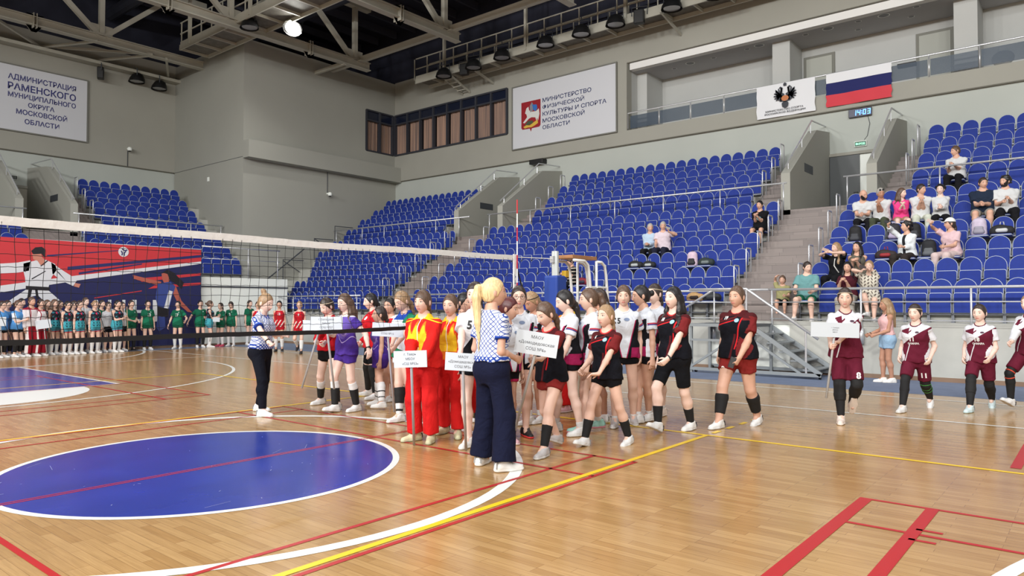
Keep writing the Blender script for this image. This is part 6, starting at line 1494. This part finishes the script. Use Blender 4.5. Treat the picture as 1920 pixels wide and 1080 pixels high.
person('girl number eleven in white and maroon kit with a green knee brace', None, -46, 1.655, 1.04, ft=((12.41, 2.04), (11.60, 2.26)), fy=((14, -30, .05), (-2, 0, 0)), head=(-4, 4), skin='pale', arms=((-.21, .06, .80), (.2, .1, .80)), top=WM('11'), bottom=SHORT(B_mar, .8, .5, text=('11', 0, .075, num_w), tpos=.62), legs=[('legging', 'b', -.5, .98, legb, .007), ('knee_brace', 'l', -.2, .32, padb, .014), ('brace_stripe', 'l', -.06, -.02, padg, .018), ('brace_stripe', 'l', .1, .14, padg, .018), ('brace_stripe', 'l', .26, .3, padg, .018)], shoe='white', hair=('lowpony', 'dark', .2), acc=[('headband', hbl)])
person('girl number eighteen in white and maroon kit with wet dark hair', None, -46, 1.64, 1.05, ft=((13.00, 1.32), (12.22, 1.51)), fy=((12, -24, .04), (-4, 0, 0)), head=(-6, 2), skin='pale', arms=((-.17, .2, .82), (.2, .1, .80)), top=WM('18'), bottom=SHORT(B_mar, .78, .5), legs=[('legging', 'b', -.5, .98, legb, .007), ('knee_pad', 'b', -.1, .5, padb, .012)], shoe='blue', hair=('lowpony', 'dark', .6))
person('girl in white and maroon kit at the right edge of the photo, arm forward', None, -70, 1.70, 1.0, ft=((13.03, 0.60), (12.92, 1.08)), fy=((0, 0, 0), (0, 25, .06)), head=(0, 2), skin='pale', arms=((-.24, -.1, .82), ((12.50, 1.05, 0.93), (0, .8, -.4))), curl=(30, 30), top=WM(None, sleeve=2), bottom=SHORT(B_mar, .8, .5), legs=[('legging', 'b', -.5, .98, legb, .007), ('brace_stripe', 'b', -.1, -.05, pado, .012), ('brace_stripe', 'b', .12, .17, pado, .012)], shoe='whiteblack', hair=('lowpony', 'light', .4))
person('dark-haired woman in blue jacket half hidden between the tracksuits and player five', None, 60, 1.69, ft=((7.10, 6.73), (7.00, 6.58)), head=(-6, 2), skin='warm', top=dict(name='jacket', mat=cloth_mat('jacket_blue', (36, 60, 140)), sleeve=2, hem=-.05, fit=.7), bottom=PANTS(B_trk, .6), hair=('bun', 'black'))
person('woman in tracksuit with dark hair peeking out left of player five', None, -10, 1.68, ft=((7.24, 6.56), (7.11, 6.58)), head=(4, 2), skin='fair', top=TS(), bottom=PANTS(B_trk, .6), shoe='yellow', hair=('long', 'black', .3))
person('dark-haired girl in red vest mostly hidden behind the small purple girl', None, -30, 1.64, ft=((7.73, 8.85), (7.58, 8.83)), skin='warm', top=jersey(C_rtank, sleeve=0), bottom=SHORT(B_rtank, .38, .4), hair=('bun', 'black'))
# placards
placard('white placard held low by the yellow-red tracksuit girl', (5.15, 5.63, 0.98), -14, .37, .175, 2.5, (5.43, 5.87, 0.01), ('г. Тверь', 'МБОУ', '«СШ №53»'), .042)
placard('white placard held by player number five', (5.31, 5.02, 0.97), -8, .37, .18, -3, (5.58, 5.23, 0.01), ('МАОУ', '«Домодедовская', 'СОШ №5»'), .042)
placard('tilted white placard held by player number two', (5.44, 4.18, 1.18), -6, .41, .22, -9, (5.70, 4.66, 0.27), ('МАОУ', '«Домодедовская', 'СОШ №6»'), .048, 0)
placard('upright white placard held by the purple jersey girl', (5.85, 8.05, 1.30), -10, .46, .18, 0, (5.99, 8.06, 0.41), ('г. Балашиха', 'МАОУ', 'СОШ №27'), .045)
placard('leaning white placard of the red jacket girl, half hidden', (5.97, 8.41, 1.24), -10, .45, .18, -2, (5.93, 8.72, 0.38), ('',) * 0, .045)
placard('white placard held by the fair-haired girl in the polo', (5.89, 6.85, 1.24), -8, .40, .17, -3, (6.01, 6.86, 0.21), ('', 'МАОУ', 'СОШ №15'), .04)
placard('bare white placard carried by player number eight', (9.66, 2.64, 1.23), -4, .6, .185, -2, (9.65, 2.75, 0.36), ('г. Самара', 'ДЮСШ', 'МБОУ'), .024)
# ---------------------------------------------------------------- queue of teams along the far stand
NUMF = num_w
far = []
def fp(kind, lab, px, view, H=1.66, hair=('lowpony', 'dark', .3), arms=None, skin='fair', n=None, **k):
    K = dict(
        lb=(jersey(C_lbl), SHORT(B_blk, .3, .2), [('knee_pad', 'b', .3, .8, padb, .012)]),
        tr=(dict(name='jacket', mat=C_trk, sleeve=2, hem=-.04, fit=.8), PANTS(C_trp, .8), []),
        wj=(dict(name='jacket', mat=C_wgrey, sleeve=2, hem=-.04, fit=.8), SHORT(B_blk, .5, .3), []),
        fl=(jersey(C_flo, sleeve=0), SHORT(B_teal, .42, .5), [('sock', 'b', .2, .98, sockw, .008)]),
        gr=(jersey(C_grn, text=[num(n, .0, .3, .1)] if n else []), SHORT(B_grn, .32, .35), [('sock', 'b', .25, .98, k.pop('sock', sockw), .01)]),
        rd=(jersey(C_rtank, sleeve=0, text=[num(n, .0, .36, .08)] if n else []), SHORT(B_rtank, .38, .5), [('sock', 'b', .1, .85, sockw, .01)]))[kind]
    return person(lab, (px[0], px[1]), view, H, lod=3, top=K[0], bottom=K[1], legs=K[2], hair=hair, arms=arms, skin=skin, shoe=k.pop('shoe', 'white'), **k)
clap = ((-.06, .28, 1.14, (.4, .7, .4)), (.06, .28, 1.12, (-.4, .7, .4))); fwdh = ((-.1, .26, .95), (.1, .26, .95))
GL = 'left queue'
fp('lb', 'leftmost girl in light blue jersey, cut by the photo edge', (6.69, 24.80), 84, 1.64)
fp('lb', 'girl in light blue jersey behind the first of her team', (6.93, 25.20), 80, 1.66)
fp('lb', 'girl in light blue jersey clapping beside the white tracksuit', (7.07, 24.75), 84, 1.66, arms=clap, hair=('bun', 'brown'))
fp('lb', 'dark-haired girl in light blue jersey, at the back of her team', (7.30, 25.25), 84, 1.72, hair=('bun', 'black'))
fp('tr', 'coach in white and maroon tracksuit in the left queue', (7.42, 24.75), 70, 1.76, hair=('short', 'brown'), skin='warm', male=True)
fp('tr', 'girl in white jacket and maroon trousers holding a slanted placard', (7.67, 24.80), 78, 1.7, arms=fwdh, curl=(60, 60))
fp('fl', 'girl in floral vest half hidden behind the slanted placard', (7.97, 25.20), 82, 1.68, hair=('long', 'brown', .5))
fp('fl', 'girl in floral vest with long brown hair right of the slanted placard', (8.14, 25.10), 78, 1.7, hair=('long', 'brown', .7))
fp('wj', 'girl in white jacket behind the floral vests', (8.37, 25.35), 80, 1.66)
fp('fl', 'girl in floral vest with a black bun, white socks', (8.40, 24.80), 76, 1.64, hair=('bun', 'black'))
fp('wj', 'girl in white jacket between two floral vests', (8.77, 25.35), 80, 1.66)
fp('fl', 'girl in floral vest, arm hanging, before the grey jacket', (8.74, 24.80), 74, 1.66, hair=('bun', 'dark'))
fp('wj', 'tall woman in grey-white jacket and dark shorts in the queue', (9.11, 25.35), 70, 1.76, hair=('short', 'brown'), skin='pale')
fp('fl', 'curly fair-haired girl in floral vest and red-hemmed shorts', (9.19, 24.80), 68, 1.66, hair=('bun', 'light'))
fp('gr', 'girl in green behind the curly fair-haired one', (9.60, 25.35), 70, 1.68)
fp('wj', 'girl in white zip jacket with tied dark hair, near the banner letters', (9.74, 25.20), 64, 1.62)
fp('fl', 'girl in floral vest with a long black plait, last of her team', (9.86, 24.80), 76, 1.68, hair=('braid', 'black', .8), arms=clap)
fp('wj', 'person in white partly behind the last floral vest', (10.23, 25.35), 70, 1.62)
fp('gr', 'girl in green holding a pale pole upright', (10.52, 25.35), 60, 1.68, arms=((-.1, .3, 1.0), (.1, .3, 1.02)), curl=(70, 70), sock=sockb, shoe='dark')
fp('gr', 'girl in green number twelve with black knee socks', (11.07, 25.35), 44, 1.68, hair=('lowpony', 'black', .2), n='12', sock=sockb)
fp('gr', 'girl in green number seventeen in front of the painted player', (12.07, 25.25), 8, 1.66, hair=('bun', 'black'), n='17', arms=((-.32, .2, 1.0), (.3, .1, .82)))
fp('gr', 'girl in green reaching back beside the banner edge', (12.88, 25.25), 40, 1.69, hair=('lowpony', 'black', .2), arms=((-.1, .22, 1.1), (.38, -.16, .92)), sock=sockb)
fp('fl', 'dark-haired girl in black and pink vest just right of the banner', (13.10, 25.00), 120, 1.68, hair=('bun', 'brown'), arms=clap)
fp('gr', 'girl in green with folded arms behind a low placard', (13.66, 25.25), -20, 1.6, arms=clap, shoe='red')
fp('gr', 'girl in green number two looking down', (14.05, 25.20), 0, 1.66, head=(0, 22), n='2')
fp('gr', 'girl in green turned to the right next to the bun referee', (14.82, 25.25), 60, 1.7)
fp('rd', 'girl in red vest hidden behind the bun referee', (13.20, 21.96), 20, 1.64)
fp('rd', 'girl in red vest number twelve right of the bun referee', (13.50, 21.16), 12, 1.66, hair=('bun', 'black'), n='12', shoe='dark', skin='warm')
fp('rd', 'girl in red vest jogging with one heel raised', (13.31, 19.75), 4, 1.66, hair=('bun', 'light'), shoe='dark', feet=((-.1, .12, 0, 5, 0), (.1, -.25, .16, -5, -40)), n='9')
placard('small white placard slanted in the left queue', (7.63, 24.40, 0.97), 10, .42, .26, 8, (7.75, 24.45, 0.06), (), .05)
placard('small white placard near the girls in green at the banner edge', (13.14, 24.85, 1.02), 4, .5, .16, -2, (13.03, 24.85, 0.24), (), .05)
b = MB(); b.tube([(10.18, 24.85, 1.49), (10.25, 24.85, 0.06)], .014, 8); tag(b.build('wooden_pole', mat('pole_wood', (186, 160, 130), .6), None, True), 'pale wooden pole held upright by a girl in green', 'pole')
placard('pale placard at the left edge among the light blue team', (6.55, 24.40, 1.07), 10, .3, .26, 0, (6.59, 24.40, 0.14), (), .05)
# ---------------------------------------------------------------- bags
BAGS = {}
def backpack(label, pos, rz, key, c1, c2, kind='pack', sc=1.0):
    k = (key, kind)
    if k not in BAGS:
        m1 = mat('bag_' + key, c1, .75, var=.1, scale=12, bump=.25); m2 = mat('bag_trim_' + key, c2, .7)
        F = Field((-.24, -.17, -.02), (.24, .19, .46), .014)
        if kind == 'pack':
            F.ball((0, 0, .2), (.155, .095, .215), .03); F.cone((-.07, 0, .06), (.07, 0, .06), .085, .085, .05); F.cone((-.05, 0, .33), (.05, 0, .33), .08, .08, .05); F.cut(lambda P: -P[..., 2])
        else:
            F.cone((-.14, 0, .1), (.14, 0, .09), .1, .105, .03); F.ball((.04, .02, .15), (.14, .09, .09), .05); F.cut(lambda P: -P[..., 2])
        v, f = F.mesh(); a = np_mesh('body', v, f, [m1])
        F = Field((-.14, .0, .0), (.14, .16, .3), .012)
        if kind == 'pack': F.cone((-.06, .075, .1), (.06, .075, .1), .06, .06, .02); F.cone((-.05, .07, .19), (.05, .07, .19), .045, .045, .04)
        else: F.cone((-.07, .09, .1), (.07, .09, .1), .05, .05, .02)
        v, f = F.mesh(); b = np_mesh('pocket', v, f, [m2])
        mb = MB()
        for s in (-1, 1): mb.tube([(.07 * s, -.085, .36 if kind == 'pack' else .18), (.085 * s, -.13, .25 if kind == 'pack' else .16), (.1 * s, -.1, .06)], .014, 6)
        mb.tube([(-.04, -.02, .40 if kind == 'pack' else .22), (-.03, -.02, .45 if kind == 'pack' else .3), (.03, -.02, .45 if kind == 'pack' else .3), (.04, -.02, .40 if kind == 'pack' else .22)], .011, 6)
        o = mb.build('strap', m2, None, True); c = o.data; bpy.data.objects.remove(o); BAGS[k] = (a, b, c)
    a, b, c = BAGS[k]
    t = thing('backpack' if kind == 'pack' else 'sports_bag', label, 'bag', pos, rz, 'bags left on the stand seats'); t.scale = (sc, sc, sc)
    link('body', a, t); link('pocket', b, t); link('strap', c, t)
    return t
def seat_bag(label, block, i, a, key, c1, c2, kind='pack', sc=1.0, rz=0.0):
    d, aa, z = occupy(block, i, a)
    backpack(label, (d - .2 - (.06 if kind == 'bag' else 0), aa, z + .457), PI / 2 + rz, key, c1, c2, kind, sc)
NR, MR = 'near right', 'middle right'
K0, K1 = (26, 26, 30), (60, 62, 68)
seat_bag('black backpack on a seat behind the woman filming in black', NR, 3, 4.83, 'black', K0, K1)
seat_bag('black and lilac bag on the seat behind the woman in the white jacket', NR, 3, 3.86, 'lilac_black', (40, 38, 46), (176, 164, 190))
seat_bag('black bag on the seat right of the lilac and black one', NR, 3, 3.35, 'black', K0, K1, 'pack', .95)
seat_bag('pale lilac backpack standing on a seat by the man in navy', NR, 3, 2.13, 'lilac', (196, 184, 204), (150, 146, 160))
seat_bag('black and white sports bag at the right edge of the stand', NR, 3, 1.67, 'black_white', (30, 30, 34), (196, 198, 200), 'bag')
seat_bag('dark bag with red zips left of the woman in the white jacket', NR, 2, 4.04, 'brown_red', (48, 36, 36), (150, 40, 46), 'bag')
seat_bag('black and grey backpack beside the woman in the white cap', NR, 2, 3.09, 'black_grey', (24, 26, 32), (90, 94, 98))
seat_bag('black and white bag below the two elderly men', MR, 2, 10.49, 'black_stripe', (28, 30, 34), (170, 176, 176), 'bag')
seat_bag('second black and white bag below the elderly men, nearer the aisle', MR, 2, 10.14, 'black_stripe', K0, K1, 'bag', .9)
seat_bag('pale pink and black backpack on a middle block seat', MR, 2, 8.86, 'pink_black', (206, 184, 200), (40, 40, 44))
seat_bag('dark green bag leaning beside the pale pink backpack', MR, 2, 8.42, 'dark_green', (36, 48, 48), (110, 120, 120), 'bag')
seat_bag('tan striped bag on a front seat of the middle block', MR, 0, 8.09, 'tan', (170, 136, 92), (60, 50, 44), 'bag')
seat_bag('dark bag on a front seat beside the tan striped bag', MR, 0, 7.58, 'dark_grey', (38, 40, 44), (70, 74, 78), 'bag')
seat_bag('dark red jacket bundle on a seat behind the umpire stand', MR, 1, 11.87, 'red_bundle', (120, 28, 42), (40, 40, 60), 'bag')
# ---------------------------------------------------------------- spectators in the stands
def phone(P, side, label, c=(36, 38, 44)):
    o = bevel(MB().box(-.037, -.005, -.075, .037, .005, .075).build('mobile_phone', mat('phone_%d' % sum(c), c, .25), None, False, tuple(P['w' + side] + Vector((-.02, 0, .05))), (.15, 1.2, 2.2)), .006)
    return tag(o, label, 'phone', None)
def sitter(label, block, i, a, H=1.7, turn=0, **k):
    d, aa, z = occupy(block, i, a); s = H / 1.7
    k.setdefault('arms', ((-.1, .34, .66), (.1, .34, .66))); k.setdefault('curl', (40, 40)); k.setdefault('shoe', 'dark')
    k.setdefault('feet', ((-.13, .42, .0, 8, 0), (.13, .40, .0, -8, 0))); k.setdefault('lean', 2)
    return person(label, (d - .2, aa, z), -39.5 + turn, H, sit=1, hip=(0, 0, .555 / s), lod=k.pop('lod', 2), **k)
tee = lambda n, c, **k: dict(dict(name='t_shirt', mat=cloth_mat('tee_' + n, c), sleeve=.65, hem=-.03, fit=.8), **k)
jean = lambda n, c: PANTS(cloth_mat('pants_' + n, c), .5)
shrt = lambda n, c, l=.85: dict(name='shorts', mat=cloth_mat('shorts_' + n, c), len=l, fit=.8)
elbow_knee = ((-.08, .40, .76), (.08, .40, .76)); pray = ((-.03, .33, .87, (.3, .35, .75)), (.03, .33, .87, (-.3, .35, .75)))
sitter('bald bearded man in white tee leaning on his knees', NR, 4, 5.03, 1.78, 10, male=True, lean=18, arms=((-.04, .42, .66), (.06, .44, .64)), skin='warm', head=(45, 4), top=tee('white', (204, 206, 208)), bottom=jean('black', (24, 24, 28)), hair=('bald', 'black'), acc=[('beard', 'black')])
sitter('man with sunglasses on his head and pressed hands, white tee', NR, 4, 4.44, 1.76, 0, male=True, lean=12, arms=pray, skin='tan', head=(30, 4), top=tee('white', (204, 206, 208)), bottom=jean('olive', (70, 76, 60)), hair=('short', 'grey'), acc=[('sunglasses', mat('sunglass_lens', (20, 20, 22), .2))])
sitter('woman in bright pink jacket clapping in the stand', NR, 4, 3.97, 1.64, 18, lean=8, arms=pray, skin='pale', head=(50, 0), top=tee('pink', (232, 72, 140), sleeve=1.6), bottom=shrt('tan', (150, 124, 100), .5), hair=('long', 'brown', .35))
sitter('man in white polo with pressed hands beside the pink woman', NR, 4, 3.49, 1.76, 14, male=True, lean=6, arms=pray, skin='warm', head=(48, 2), top=tee('white', (204, 206, 208)), bottom=jean('cream', (200, 204, 190)), hair=('short', 'dark'))
sitter('woman with curly black hair in white sweater and black trousers', NR, 4, 3.00, 1.66, 8, skin='pale', arms=((-.02, .3, .78), (.04, .32, .74)), head=(-10, 0), top=tee('white', (204, 206, 208), sleeve=1.8), bottom=jean('black', (24, 24, 28)), hair=('curly', 'black', 1.0))
sitter('burly man in dark navy tee and camouflage shorts', NR, 4, 2.19, 1.8, 4, wide=1.22, male=True, lean=6, arms=((-.03, .36, .70), (.04, .38, .68)), skin='warm', head=(25, 0), top=tee('navy', (34, 44, 62)), bottom=shrt('camo', (128, 124, 118), .95), hair=('short', 'dark'))
sitter('bearded man in white tee holding a black hip bag', NR, 4, 1.66, 1.8, 10, wide=1.12, male=True, lean=2, skin='warm', arms=((-.04, .32, .76), (.1, .32, .7)), head=(-38, 4), top=tee('white', (204, 206, 208)), bottom=jean('black', (24, 24, 28)), hair=('curly', 'black', .2), acc=[('beard', 'black'), ('strap', watchm, ((-.14, .06, .45), (0, .15, .3), (.12, .14, .12)))])
sitter('lone man in white tee sitting behind the mid-height rail', NR, 6, 2.91, 1.78, -6, male=True, skin='warm', arms=((-.02, .34, .80), (.1, .3, .76)), head=(-45, 4), top=tee('white', (204, 206, 208)), bottom=jean('black', (24, 24, 28)), hair=('short', 'brown'))
phone(sitter('woman in black beret and white jacket filming with her phone', NR, 2, 3.55, 1.66, -16, wide=1.1, skin='warm', arms=((-.05, .3, .74), (.24, .4, 1.24, (-.1, .5, .8))), curl=(40, 70), head=(-35, -4), top=dict(name='jacket', mat=cloth_mat('jacket_white', (220, 226, 230), [((40, 40, 44), lambda u, v, w, s: (u.abs() < .035) & (v > 0) & (s < .01))]), sleeve=1.85, hem=-.03, fit=.9), bottom=jean('dark', (52, 46, 44)), hair=('curly', 'black', .25), shoe='cream')[1], 'r', 'mobile phone raised by the woman in the black beret', (36, 38, 44))
phone(sitter('woman in white cap and pale pink tee filming with a phone', NR, 2, 2.63, 1.66, -24, wide=1.14, skin='warm', arms=((-.08, .34, .7), (.2, .42, 1.2, (-.1, .5, .8))), curl=(40, 70), head=(-40, -4), top=tee('rose', (214, 184, 190)), bottom=jean('rose', (206, 186, 184)), hair=('lowpony', 'dark', .3), acc=[('cap', mat('cap_white', (222, 224, 224), .8)), ('strap', watchm, ((-.12, .05, .45), (0, .15, .3), (.12, .12, .06)))], shoe='white')[1], 'r', 'pale mobile phone raised by the woman in the white cap', (200, 180, 170))
phone(sitter('woman with long fair hair in black filming, white shoulder bag strap', NR, 1, 4.95, 1.68, -10, skin='fair', wide=1.06, arms=((-.08, .4, 1.1, (.6, .4, .3)), (.12, .4, 1.1, (-.6, .4, .3))), curl=(60, 60), head=(-25, 0), top=tee('black', (22, 22, 26)), bottom=jean('black', (24, 24, 28)), hair=('long', 'light', .6), acc=[('strap', mat('strap_white', (220, 220, 216), .6), ((-.02, .14, .42), (.0, .16, .25), (-.1, .14, .08)))])[1], 'r', 'mobile phone held by the fair woman filming in black', (176, 150, 140))
sitter('dark-haired woman in olive strap top clapping', NR, 1, 4.38, 1.66, 6, wide=1.12, skin='warm', arms=((-.03, .34, .9, (.8, .3, .3)), (.05, .36, .92, (-.8, .3, .3))), head=(-20, -6), top=dict(name='tank_top', mat=cloth_mat('top_olive', (96, 92, 82)), sleeve=0, hem=-.03, fit=.6), bottom=jean('stone', (164, 160, 152)), hair=('long', 'black', .6))
sitter('person in teal tee and dark shorts at the front rail', NR, 0, 5.10, 1.72, 6, wide=1.12, male=True, skin='fair', arms=((-.18, .36, .66), (.2, .36, .66)), head=(40, 4), top=tee('teal', (104, 150, 152)), bottom=shrt('green', (44, 66, 66), .6), hair=('short', 'dark'), shoe='white', feet=((-.16, .36, -.03, 8, 0), (.2, .44, .0, -8, 0)))
sitter('woman in maroon tee clapping behind the front rail', NR, 0, 4.45, 1.64, 4, skin='warm', wide=1.1, arms=((-.02, .32, .92, (.5, .4, .5)), (.1, .34, .92, (-.5, .4, .5))), top=tee('maroon', (72, 26, 38)), bottom=jean('stone', (164, 160, 152)), hair=('long', 'black', .4))
phone(sitter('woman in leopard print dress filming with crossed legs', NR, 0, 3.96, 1.66, 10, skin='fair', wide=1.08, arms=((-.02, .3, 1.16, (.5, .3, .6)), (.14, .32, 1.12, (-.4, .4, .6))), curl=(60, 60), head=(-10, 0), top=dict(name='dress_top', mat=cloth_mat('dress_print', (206, 200, 186), [((96, 88, 82), lambda u, v, w, s: ((u * 90).sin() + (w * 84 + 2 * (u * 60).sin()).sin() > .7))]), sleeve=.6, hem=-.03, fit=.8), bottom=dict(name='skirt', mat=MATS['dress_print'], len=.9, fit=.9, skirt=True), hair=('short', 'light'), shoe='white', feet=((-.1, .42, .0, 8, 0), (.02, .5, .12, -20, 10)))[1], 'r', 'mobile phone held by the woman in the leopard print dress', (60, 50, 52))
person('small boy in khaki shirt sitting on the stair step, arm raised', (17.45, 5.95, 1.28), -30, 1.25, sit=1, hip=(0, 0, .5), lod=2, male=True, skin='warm', feet=((-.12, .38, .0, 8, 0), (.12, .36, .0, -8, 0)), arms=((-.14, .3, .66), (.2, .1, 1.28, (-.4, -.2, .3))), top=tee('khaki', (150, 146, 104)), bottom=shrt('dark', (44, 44, 46), .7), hair=('short', 'brown'), shoe='dark')
sitter('boy in black tee and shorts clapping on the aisle seat', MR, 4, 7.58, 1.68, 4, male=True, skin='warm', arms=((-.02, .34, .87, (.4, .4, .5)), (.05, .36, .89, (-.4, .4, .5))), head=(-10, 0), top=tee('black', (22, 22, 26), badge=[('print', 0, .28, .07, .06, mat('print_pale', (130, 170, 180), .7))]), bottom=shrt('black', (24, 24, 28), .75), hair=('short', 'black'))
sitter('elderly man in light blue shirt, left of the two', MR, 3, 10.89, 1.72, 14, male=True, skin='warm', arms=((-.02, .3, .7), (.04, .32, .7)), head=(30, 4), top=tee('sky', (176, 196, 216), sleeve=1.85), bottom=jean('black', (24, 24, 28)), hair=('short', 'grey'))
phone(sitter('elderly man in pale pink shirt holding up a phone, right of the two', MR, 3, 10.36, 1.78, 10, male=True, skin='warm', wide=1.1, arms=((-.26, .34, 1.0, (-.05, .4, .8)), (.12, .36, .62)), curl=(65, 40), head=(20, 4), top=tee('rose_white', (212, 198, 208)), bottom=jean('navy', (34, 36, 54)), hair=('short', 'grey'))[1], 'l', 'mobile phone held up by the elderly man in pale pink', (30, 30, 34))
sitter('boy in striped black tee looking at his phone behind the umpire stand', MR, 1, 12.61, 1.6, -24, male=True, head=(0, 24), skin='warm', arms=((-.06, .34, .84), (.06, .34, .84)), curl=(60, 60), top=dict(name='t_shirt', mat=cloth_mat('tee_stripe', (28, 28, 30), [((206, 196, 180), lambda u, v, w, s: ((w * 9).mod(1.0) < .22))]), sleeve=.65, hem=-.03, fit=.8), bottom=jean('black', (24, 24, 28)), hair=('short', 'black'))
# ---------------------------------------------------------------- build the seats
def make_seats():
    camp = Vector((0, 0, 1.55)); order = []
    for s in seats:
        S, i, a, block, fr = s
        p = Vector(S.p(DR[i], a, ZF[i])); order.append(((p - camp).length, s, p))
    order.sort(key=lambda q: q[0])
    inview = []
    fw = CAM.rotation_euler.to_matrix() @ Vector((0, 0, -1)); rt = CAM.rotation_euler.to_matrix() @ Vector((1, 0, 0))
    for d, s, p in order:
        q = p - camp; x = q.dot(rt) / q.dot(fw) * 1345 + 960
        if x < 1945: inview.append((d, s, p))
    stuff = MB()
    for n, (d, s, p) in enumerate(inview):
        S, i, a, block, fr = s
        op = (block, i, fr) in OPEN; rot = 0 if S.side == 'R' else PI / 2
        if n < 300:
            nm = '%s blue seat, %s row of the %s block, %s from the aisle' % ('open' if op else 'folded', ORD[i], block, '%d%s' % (fr, {1: 'st', 2: 'nd', 3: 'rd'}.get(fr if fr < 20 else fr % 10, 'th')))
            t = thing('folding_seat', nm, 'seat', p, rot, 'blue folding seats in the stands')
            o = link('backrest', SM['backrest'], t); link('piping', SM['back_piping'], o)
            o = link('seat_pan', SM['open_pan' if op else 'seat_pan'], t); link('piping', SM['open_piping' if op else 'pan_piping'], o)
            link('bracket', SM['bracket'], t)
        else:
            M = Matrix.Translation(p) @ Matrix.Rotation(rot, 4, 'Z')
            for key, mi in (('backrest', 0), ('back_piping', 1), ('seat_pan', 0), ('pan_piping', 1), ('bracket', 2)):
                me = SM[key]; stuff.add([M @ v.co for v in me.vertices], [tuple(q.vertices) for q in me.polygons], mi)
    o = stuff.build('distant_seats', [M_seat, M_pipe, M_seatleg]); o['kind'] = 'stuff'
    tag(o, 'rows of small blue folding seats in the far parts of the stands', 'seats', None, 'stuff')
make_seats()
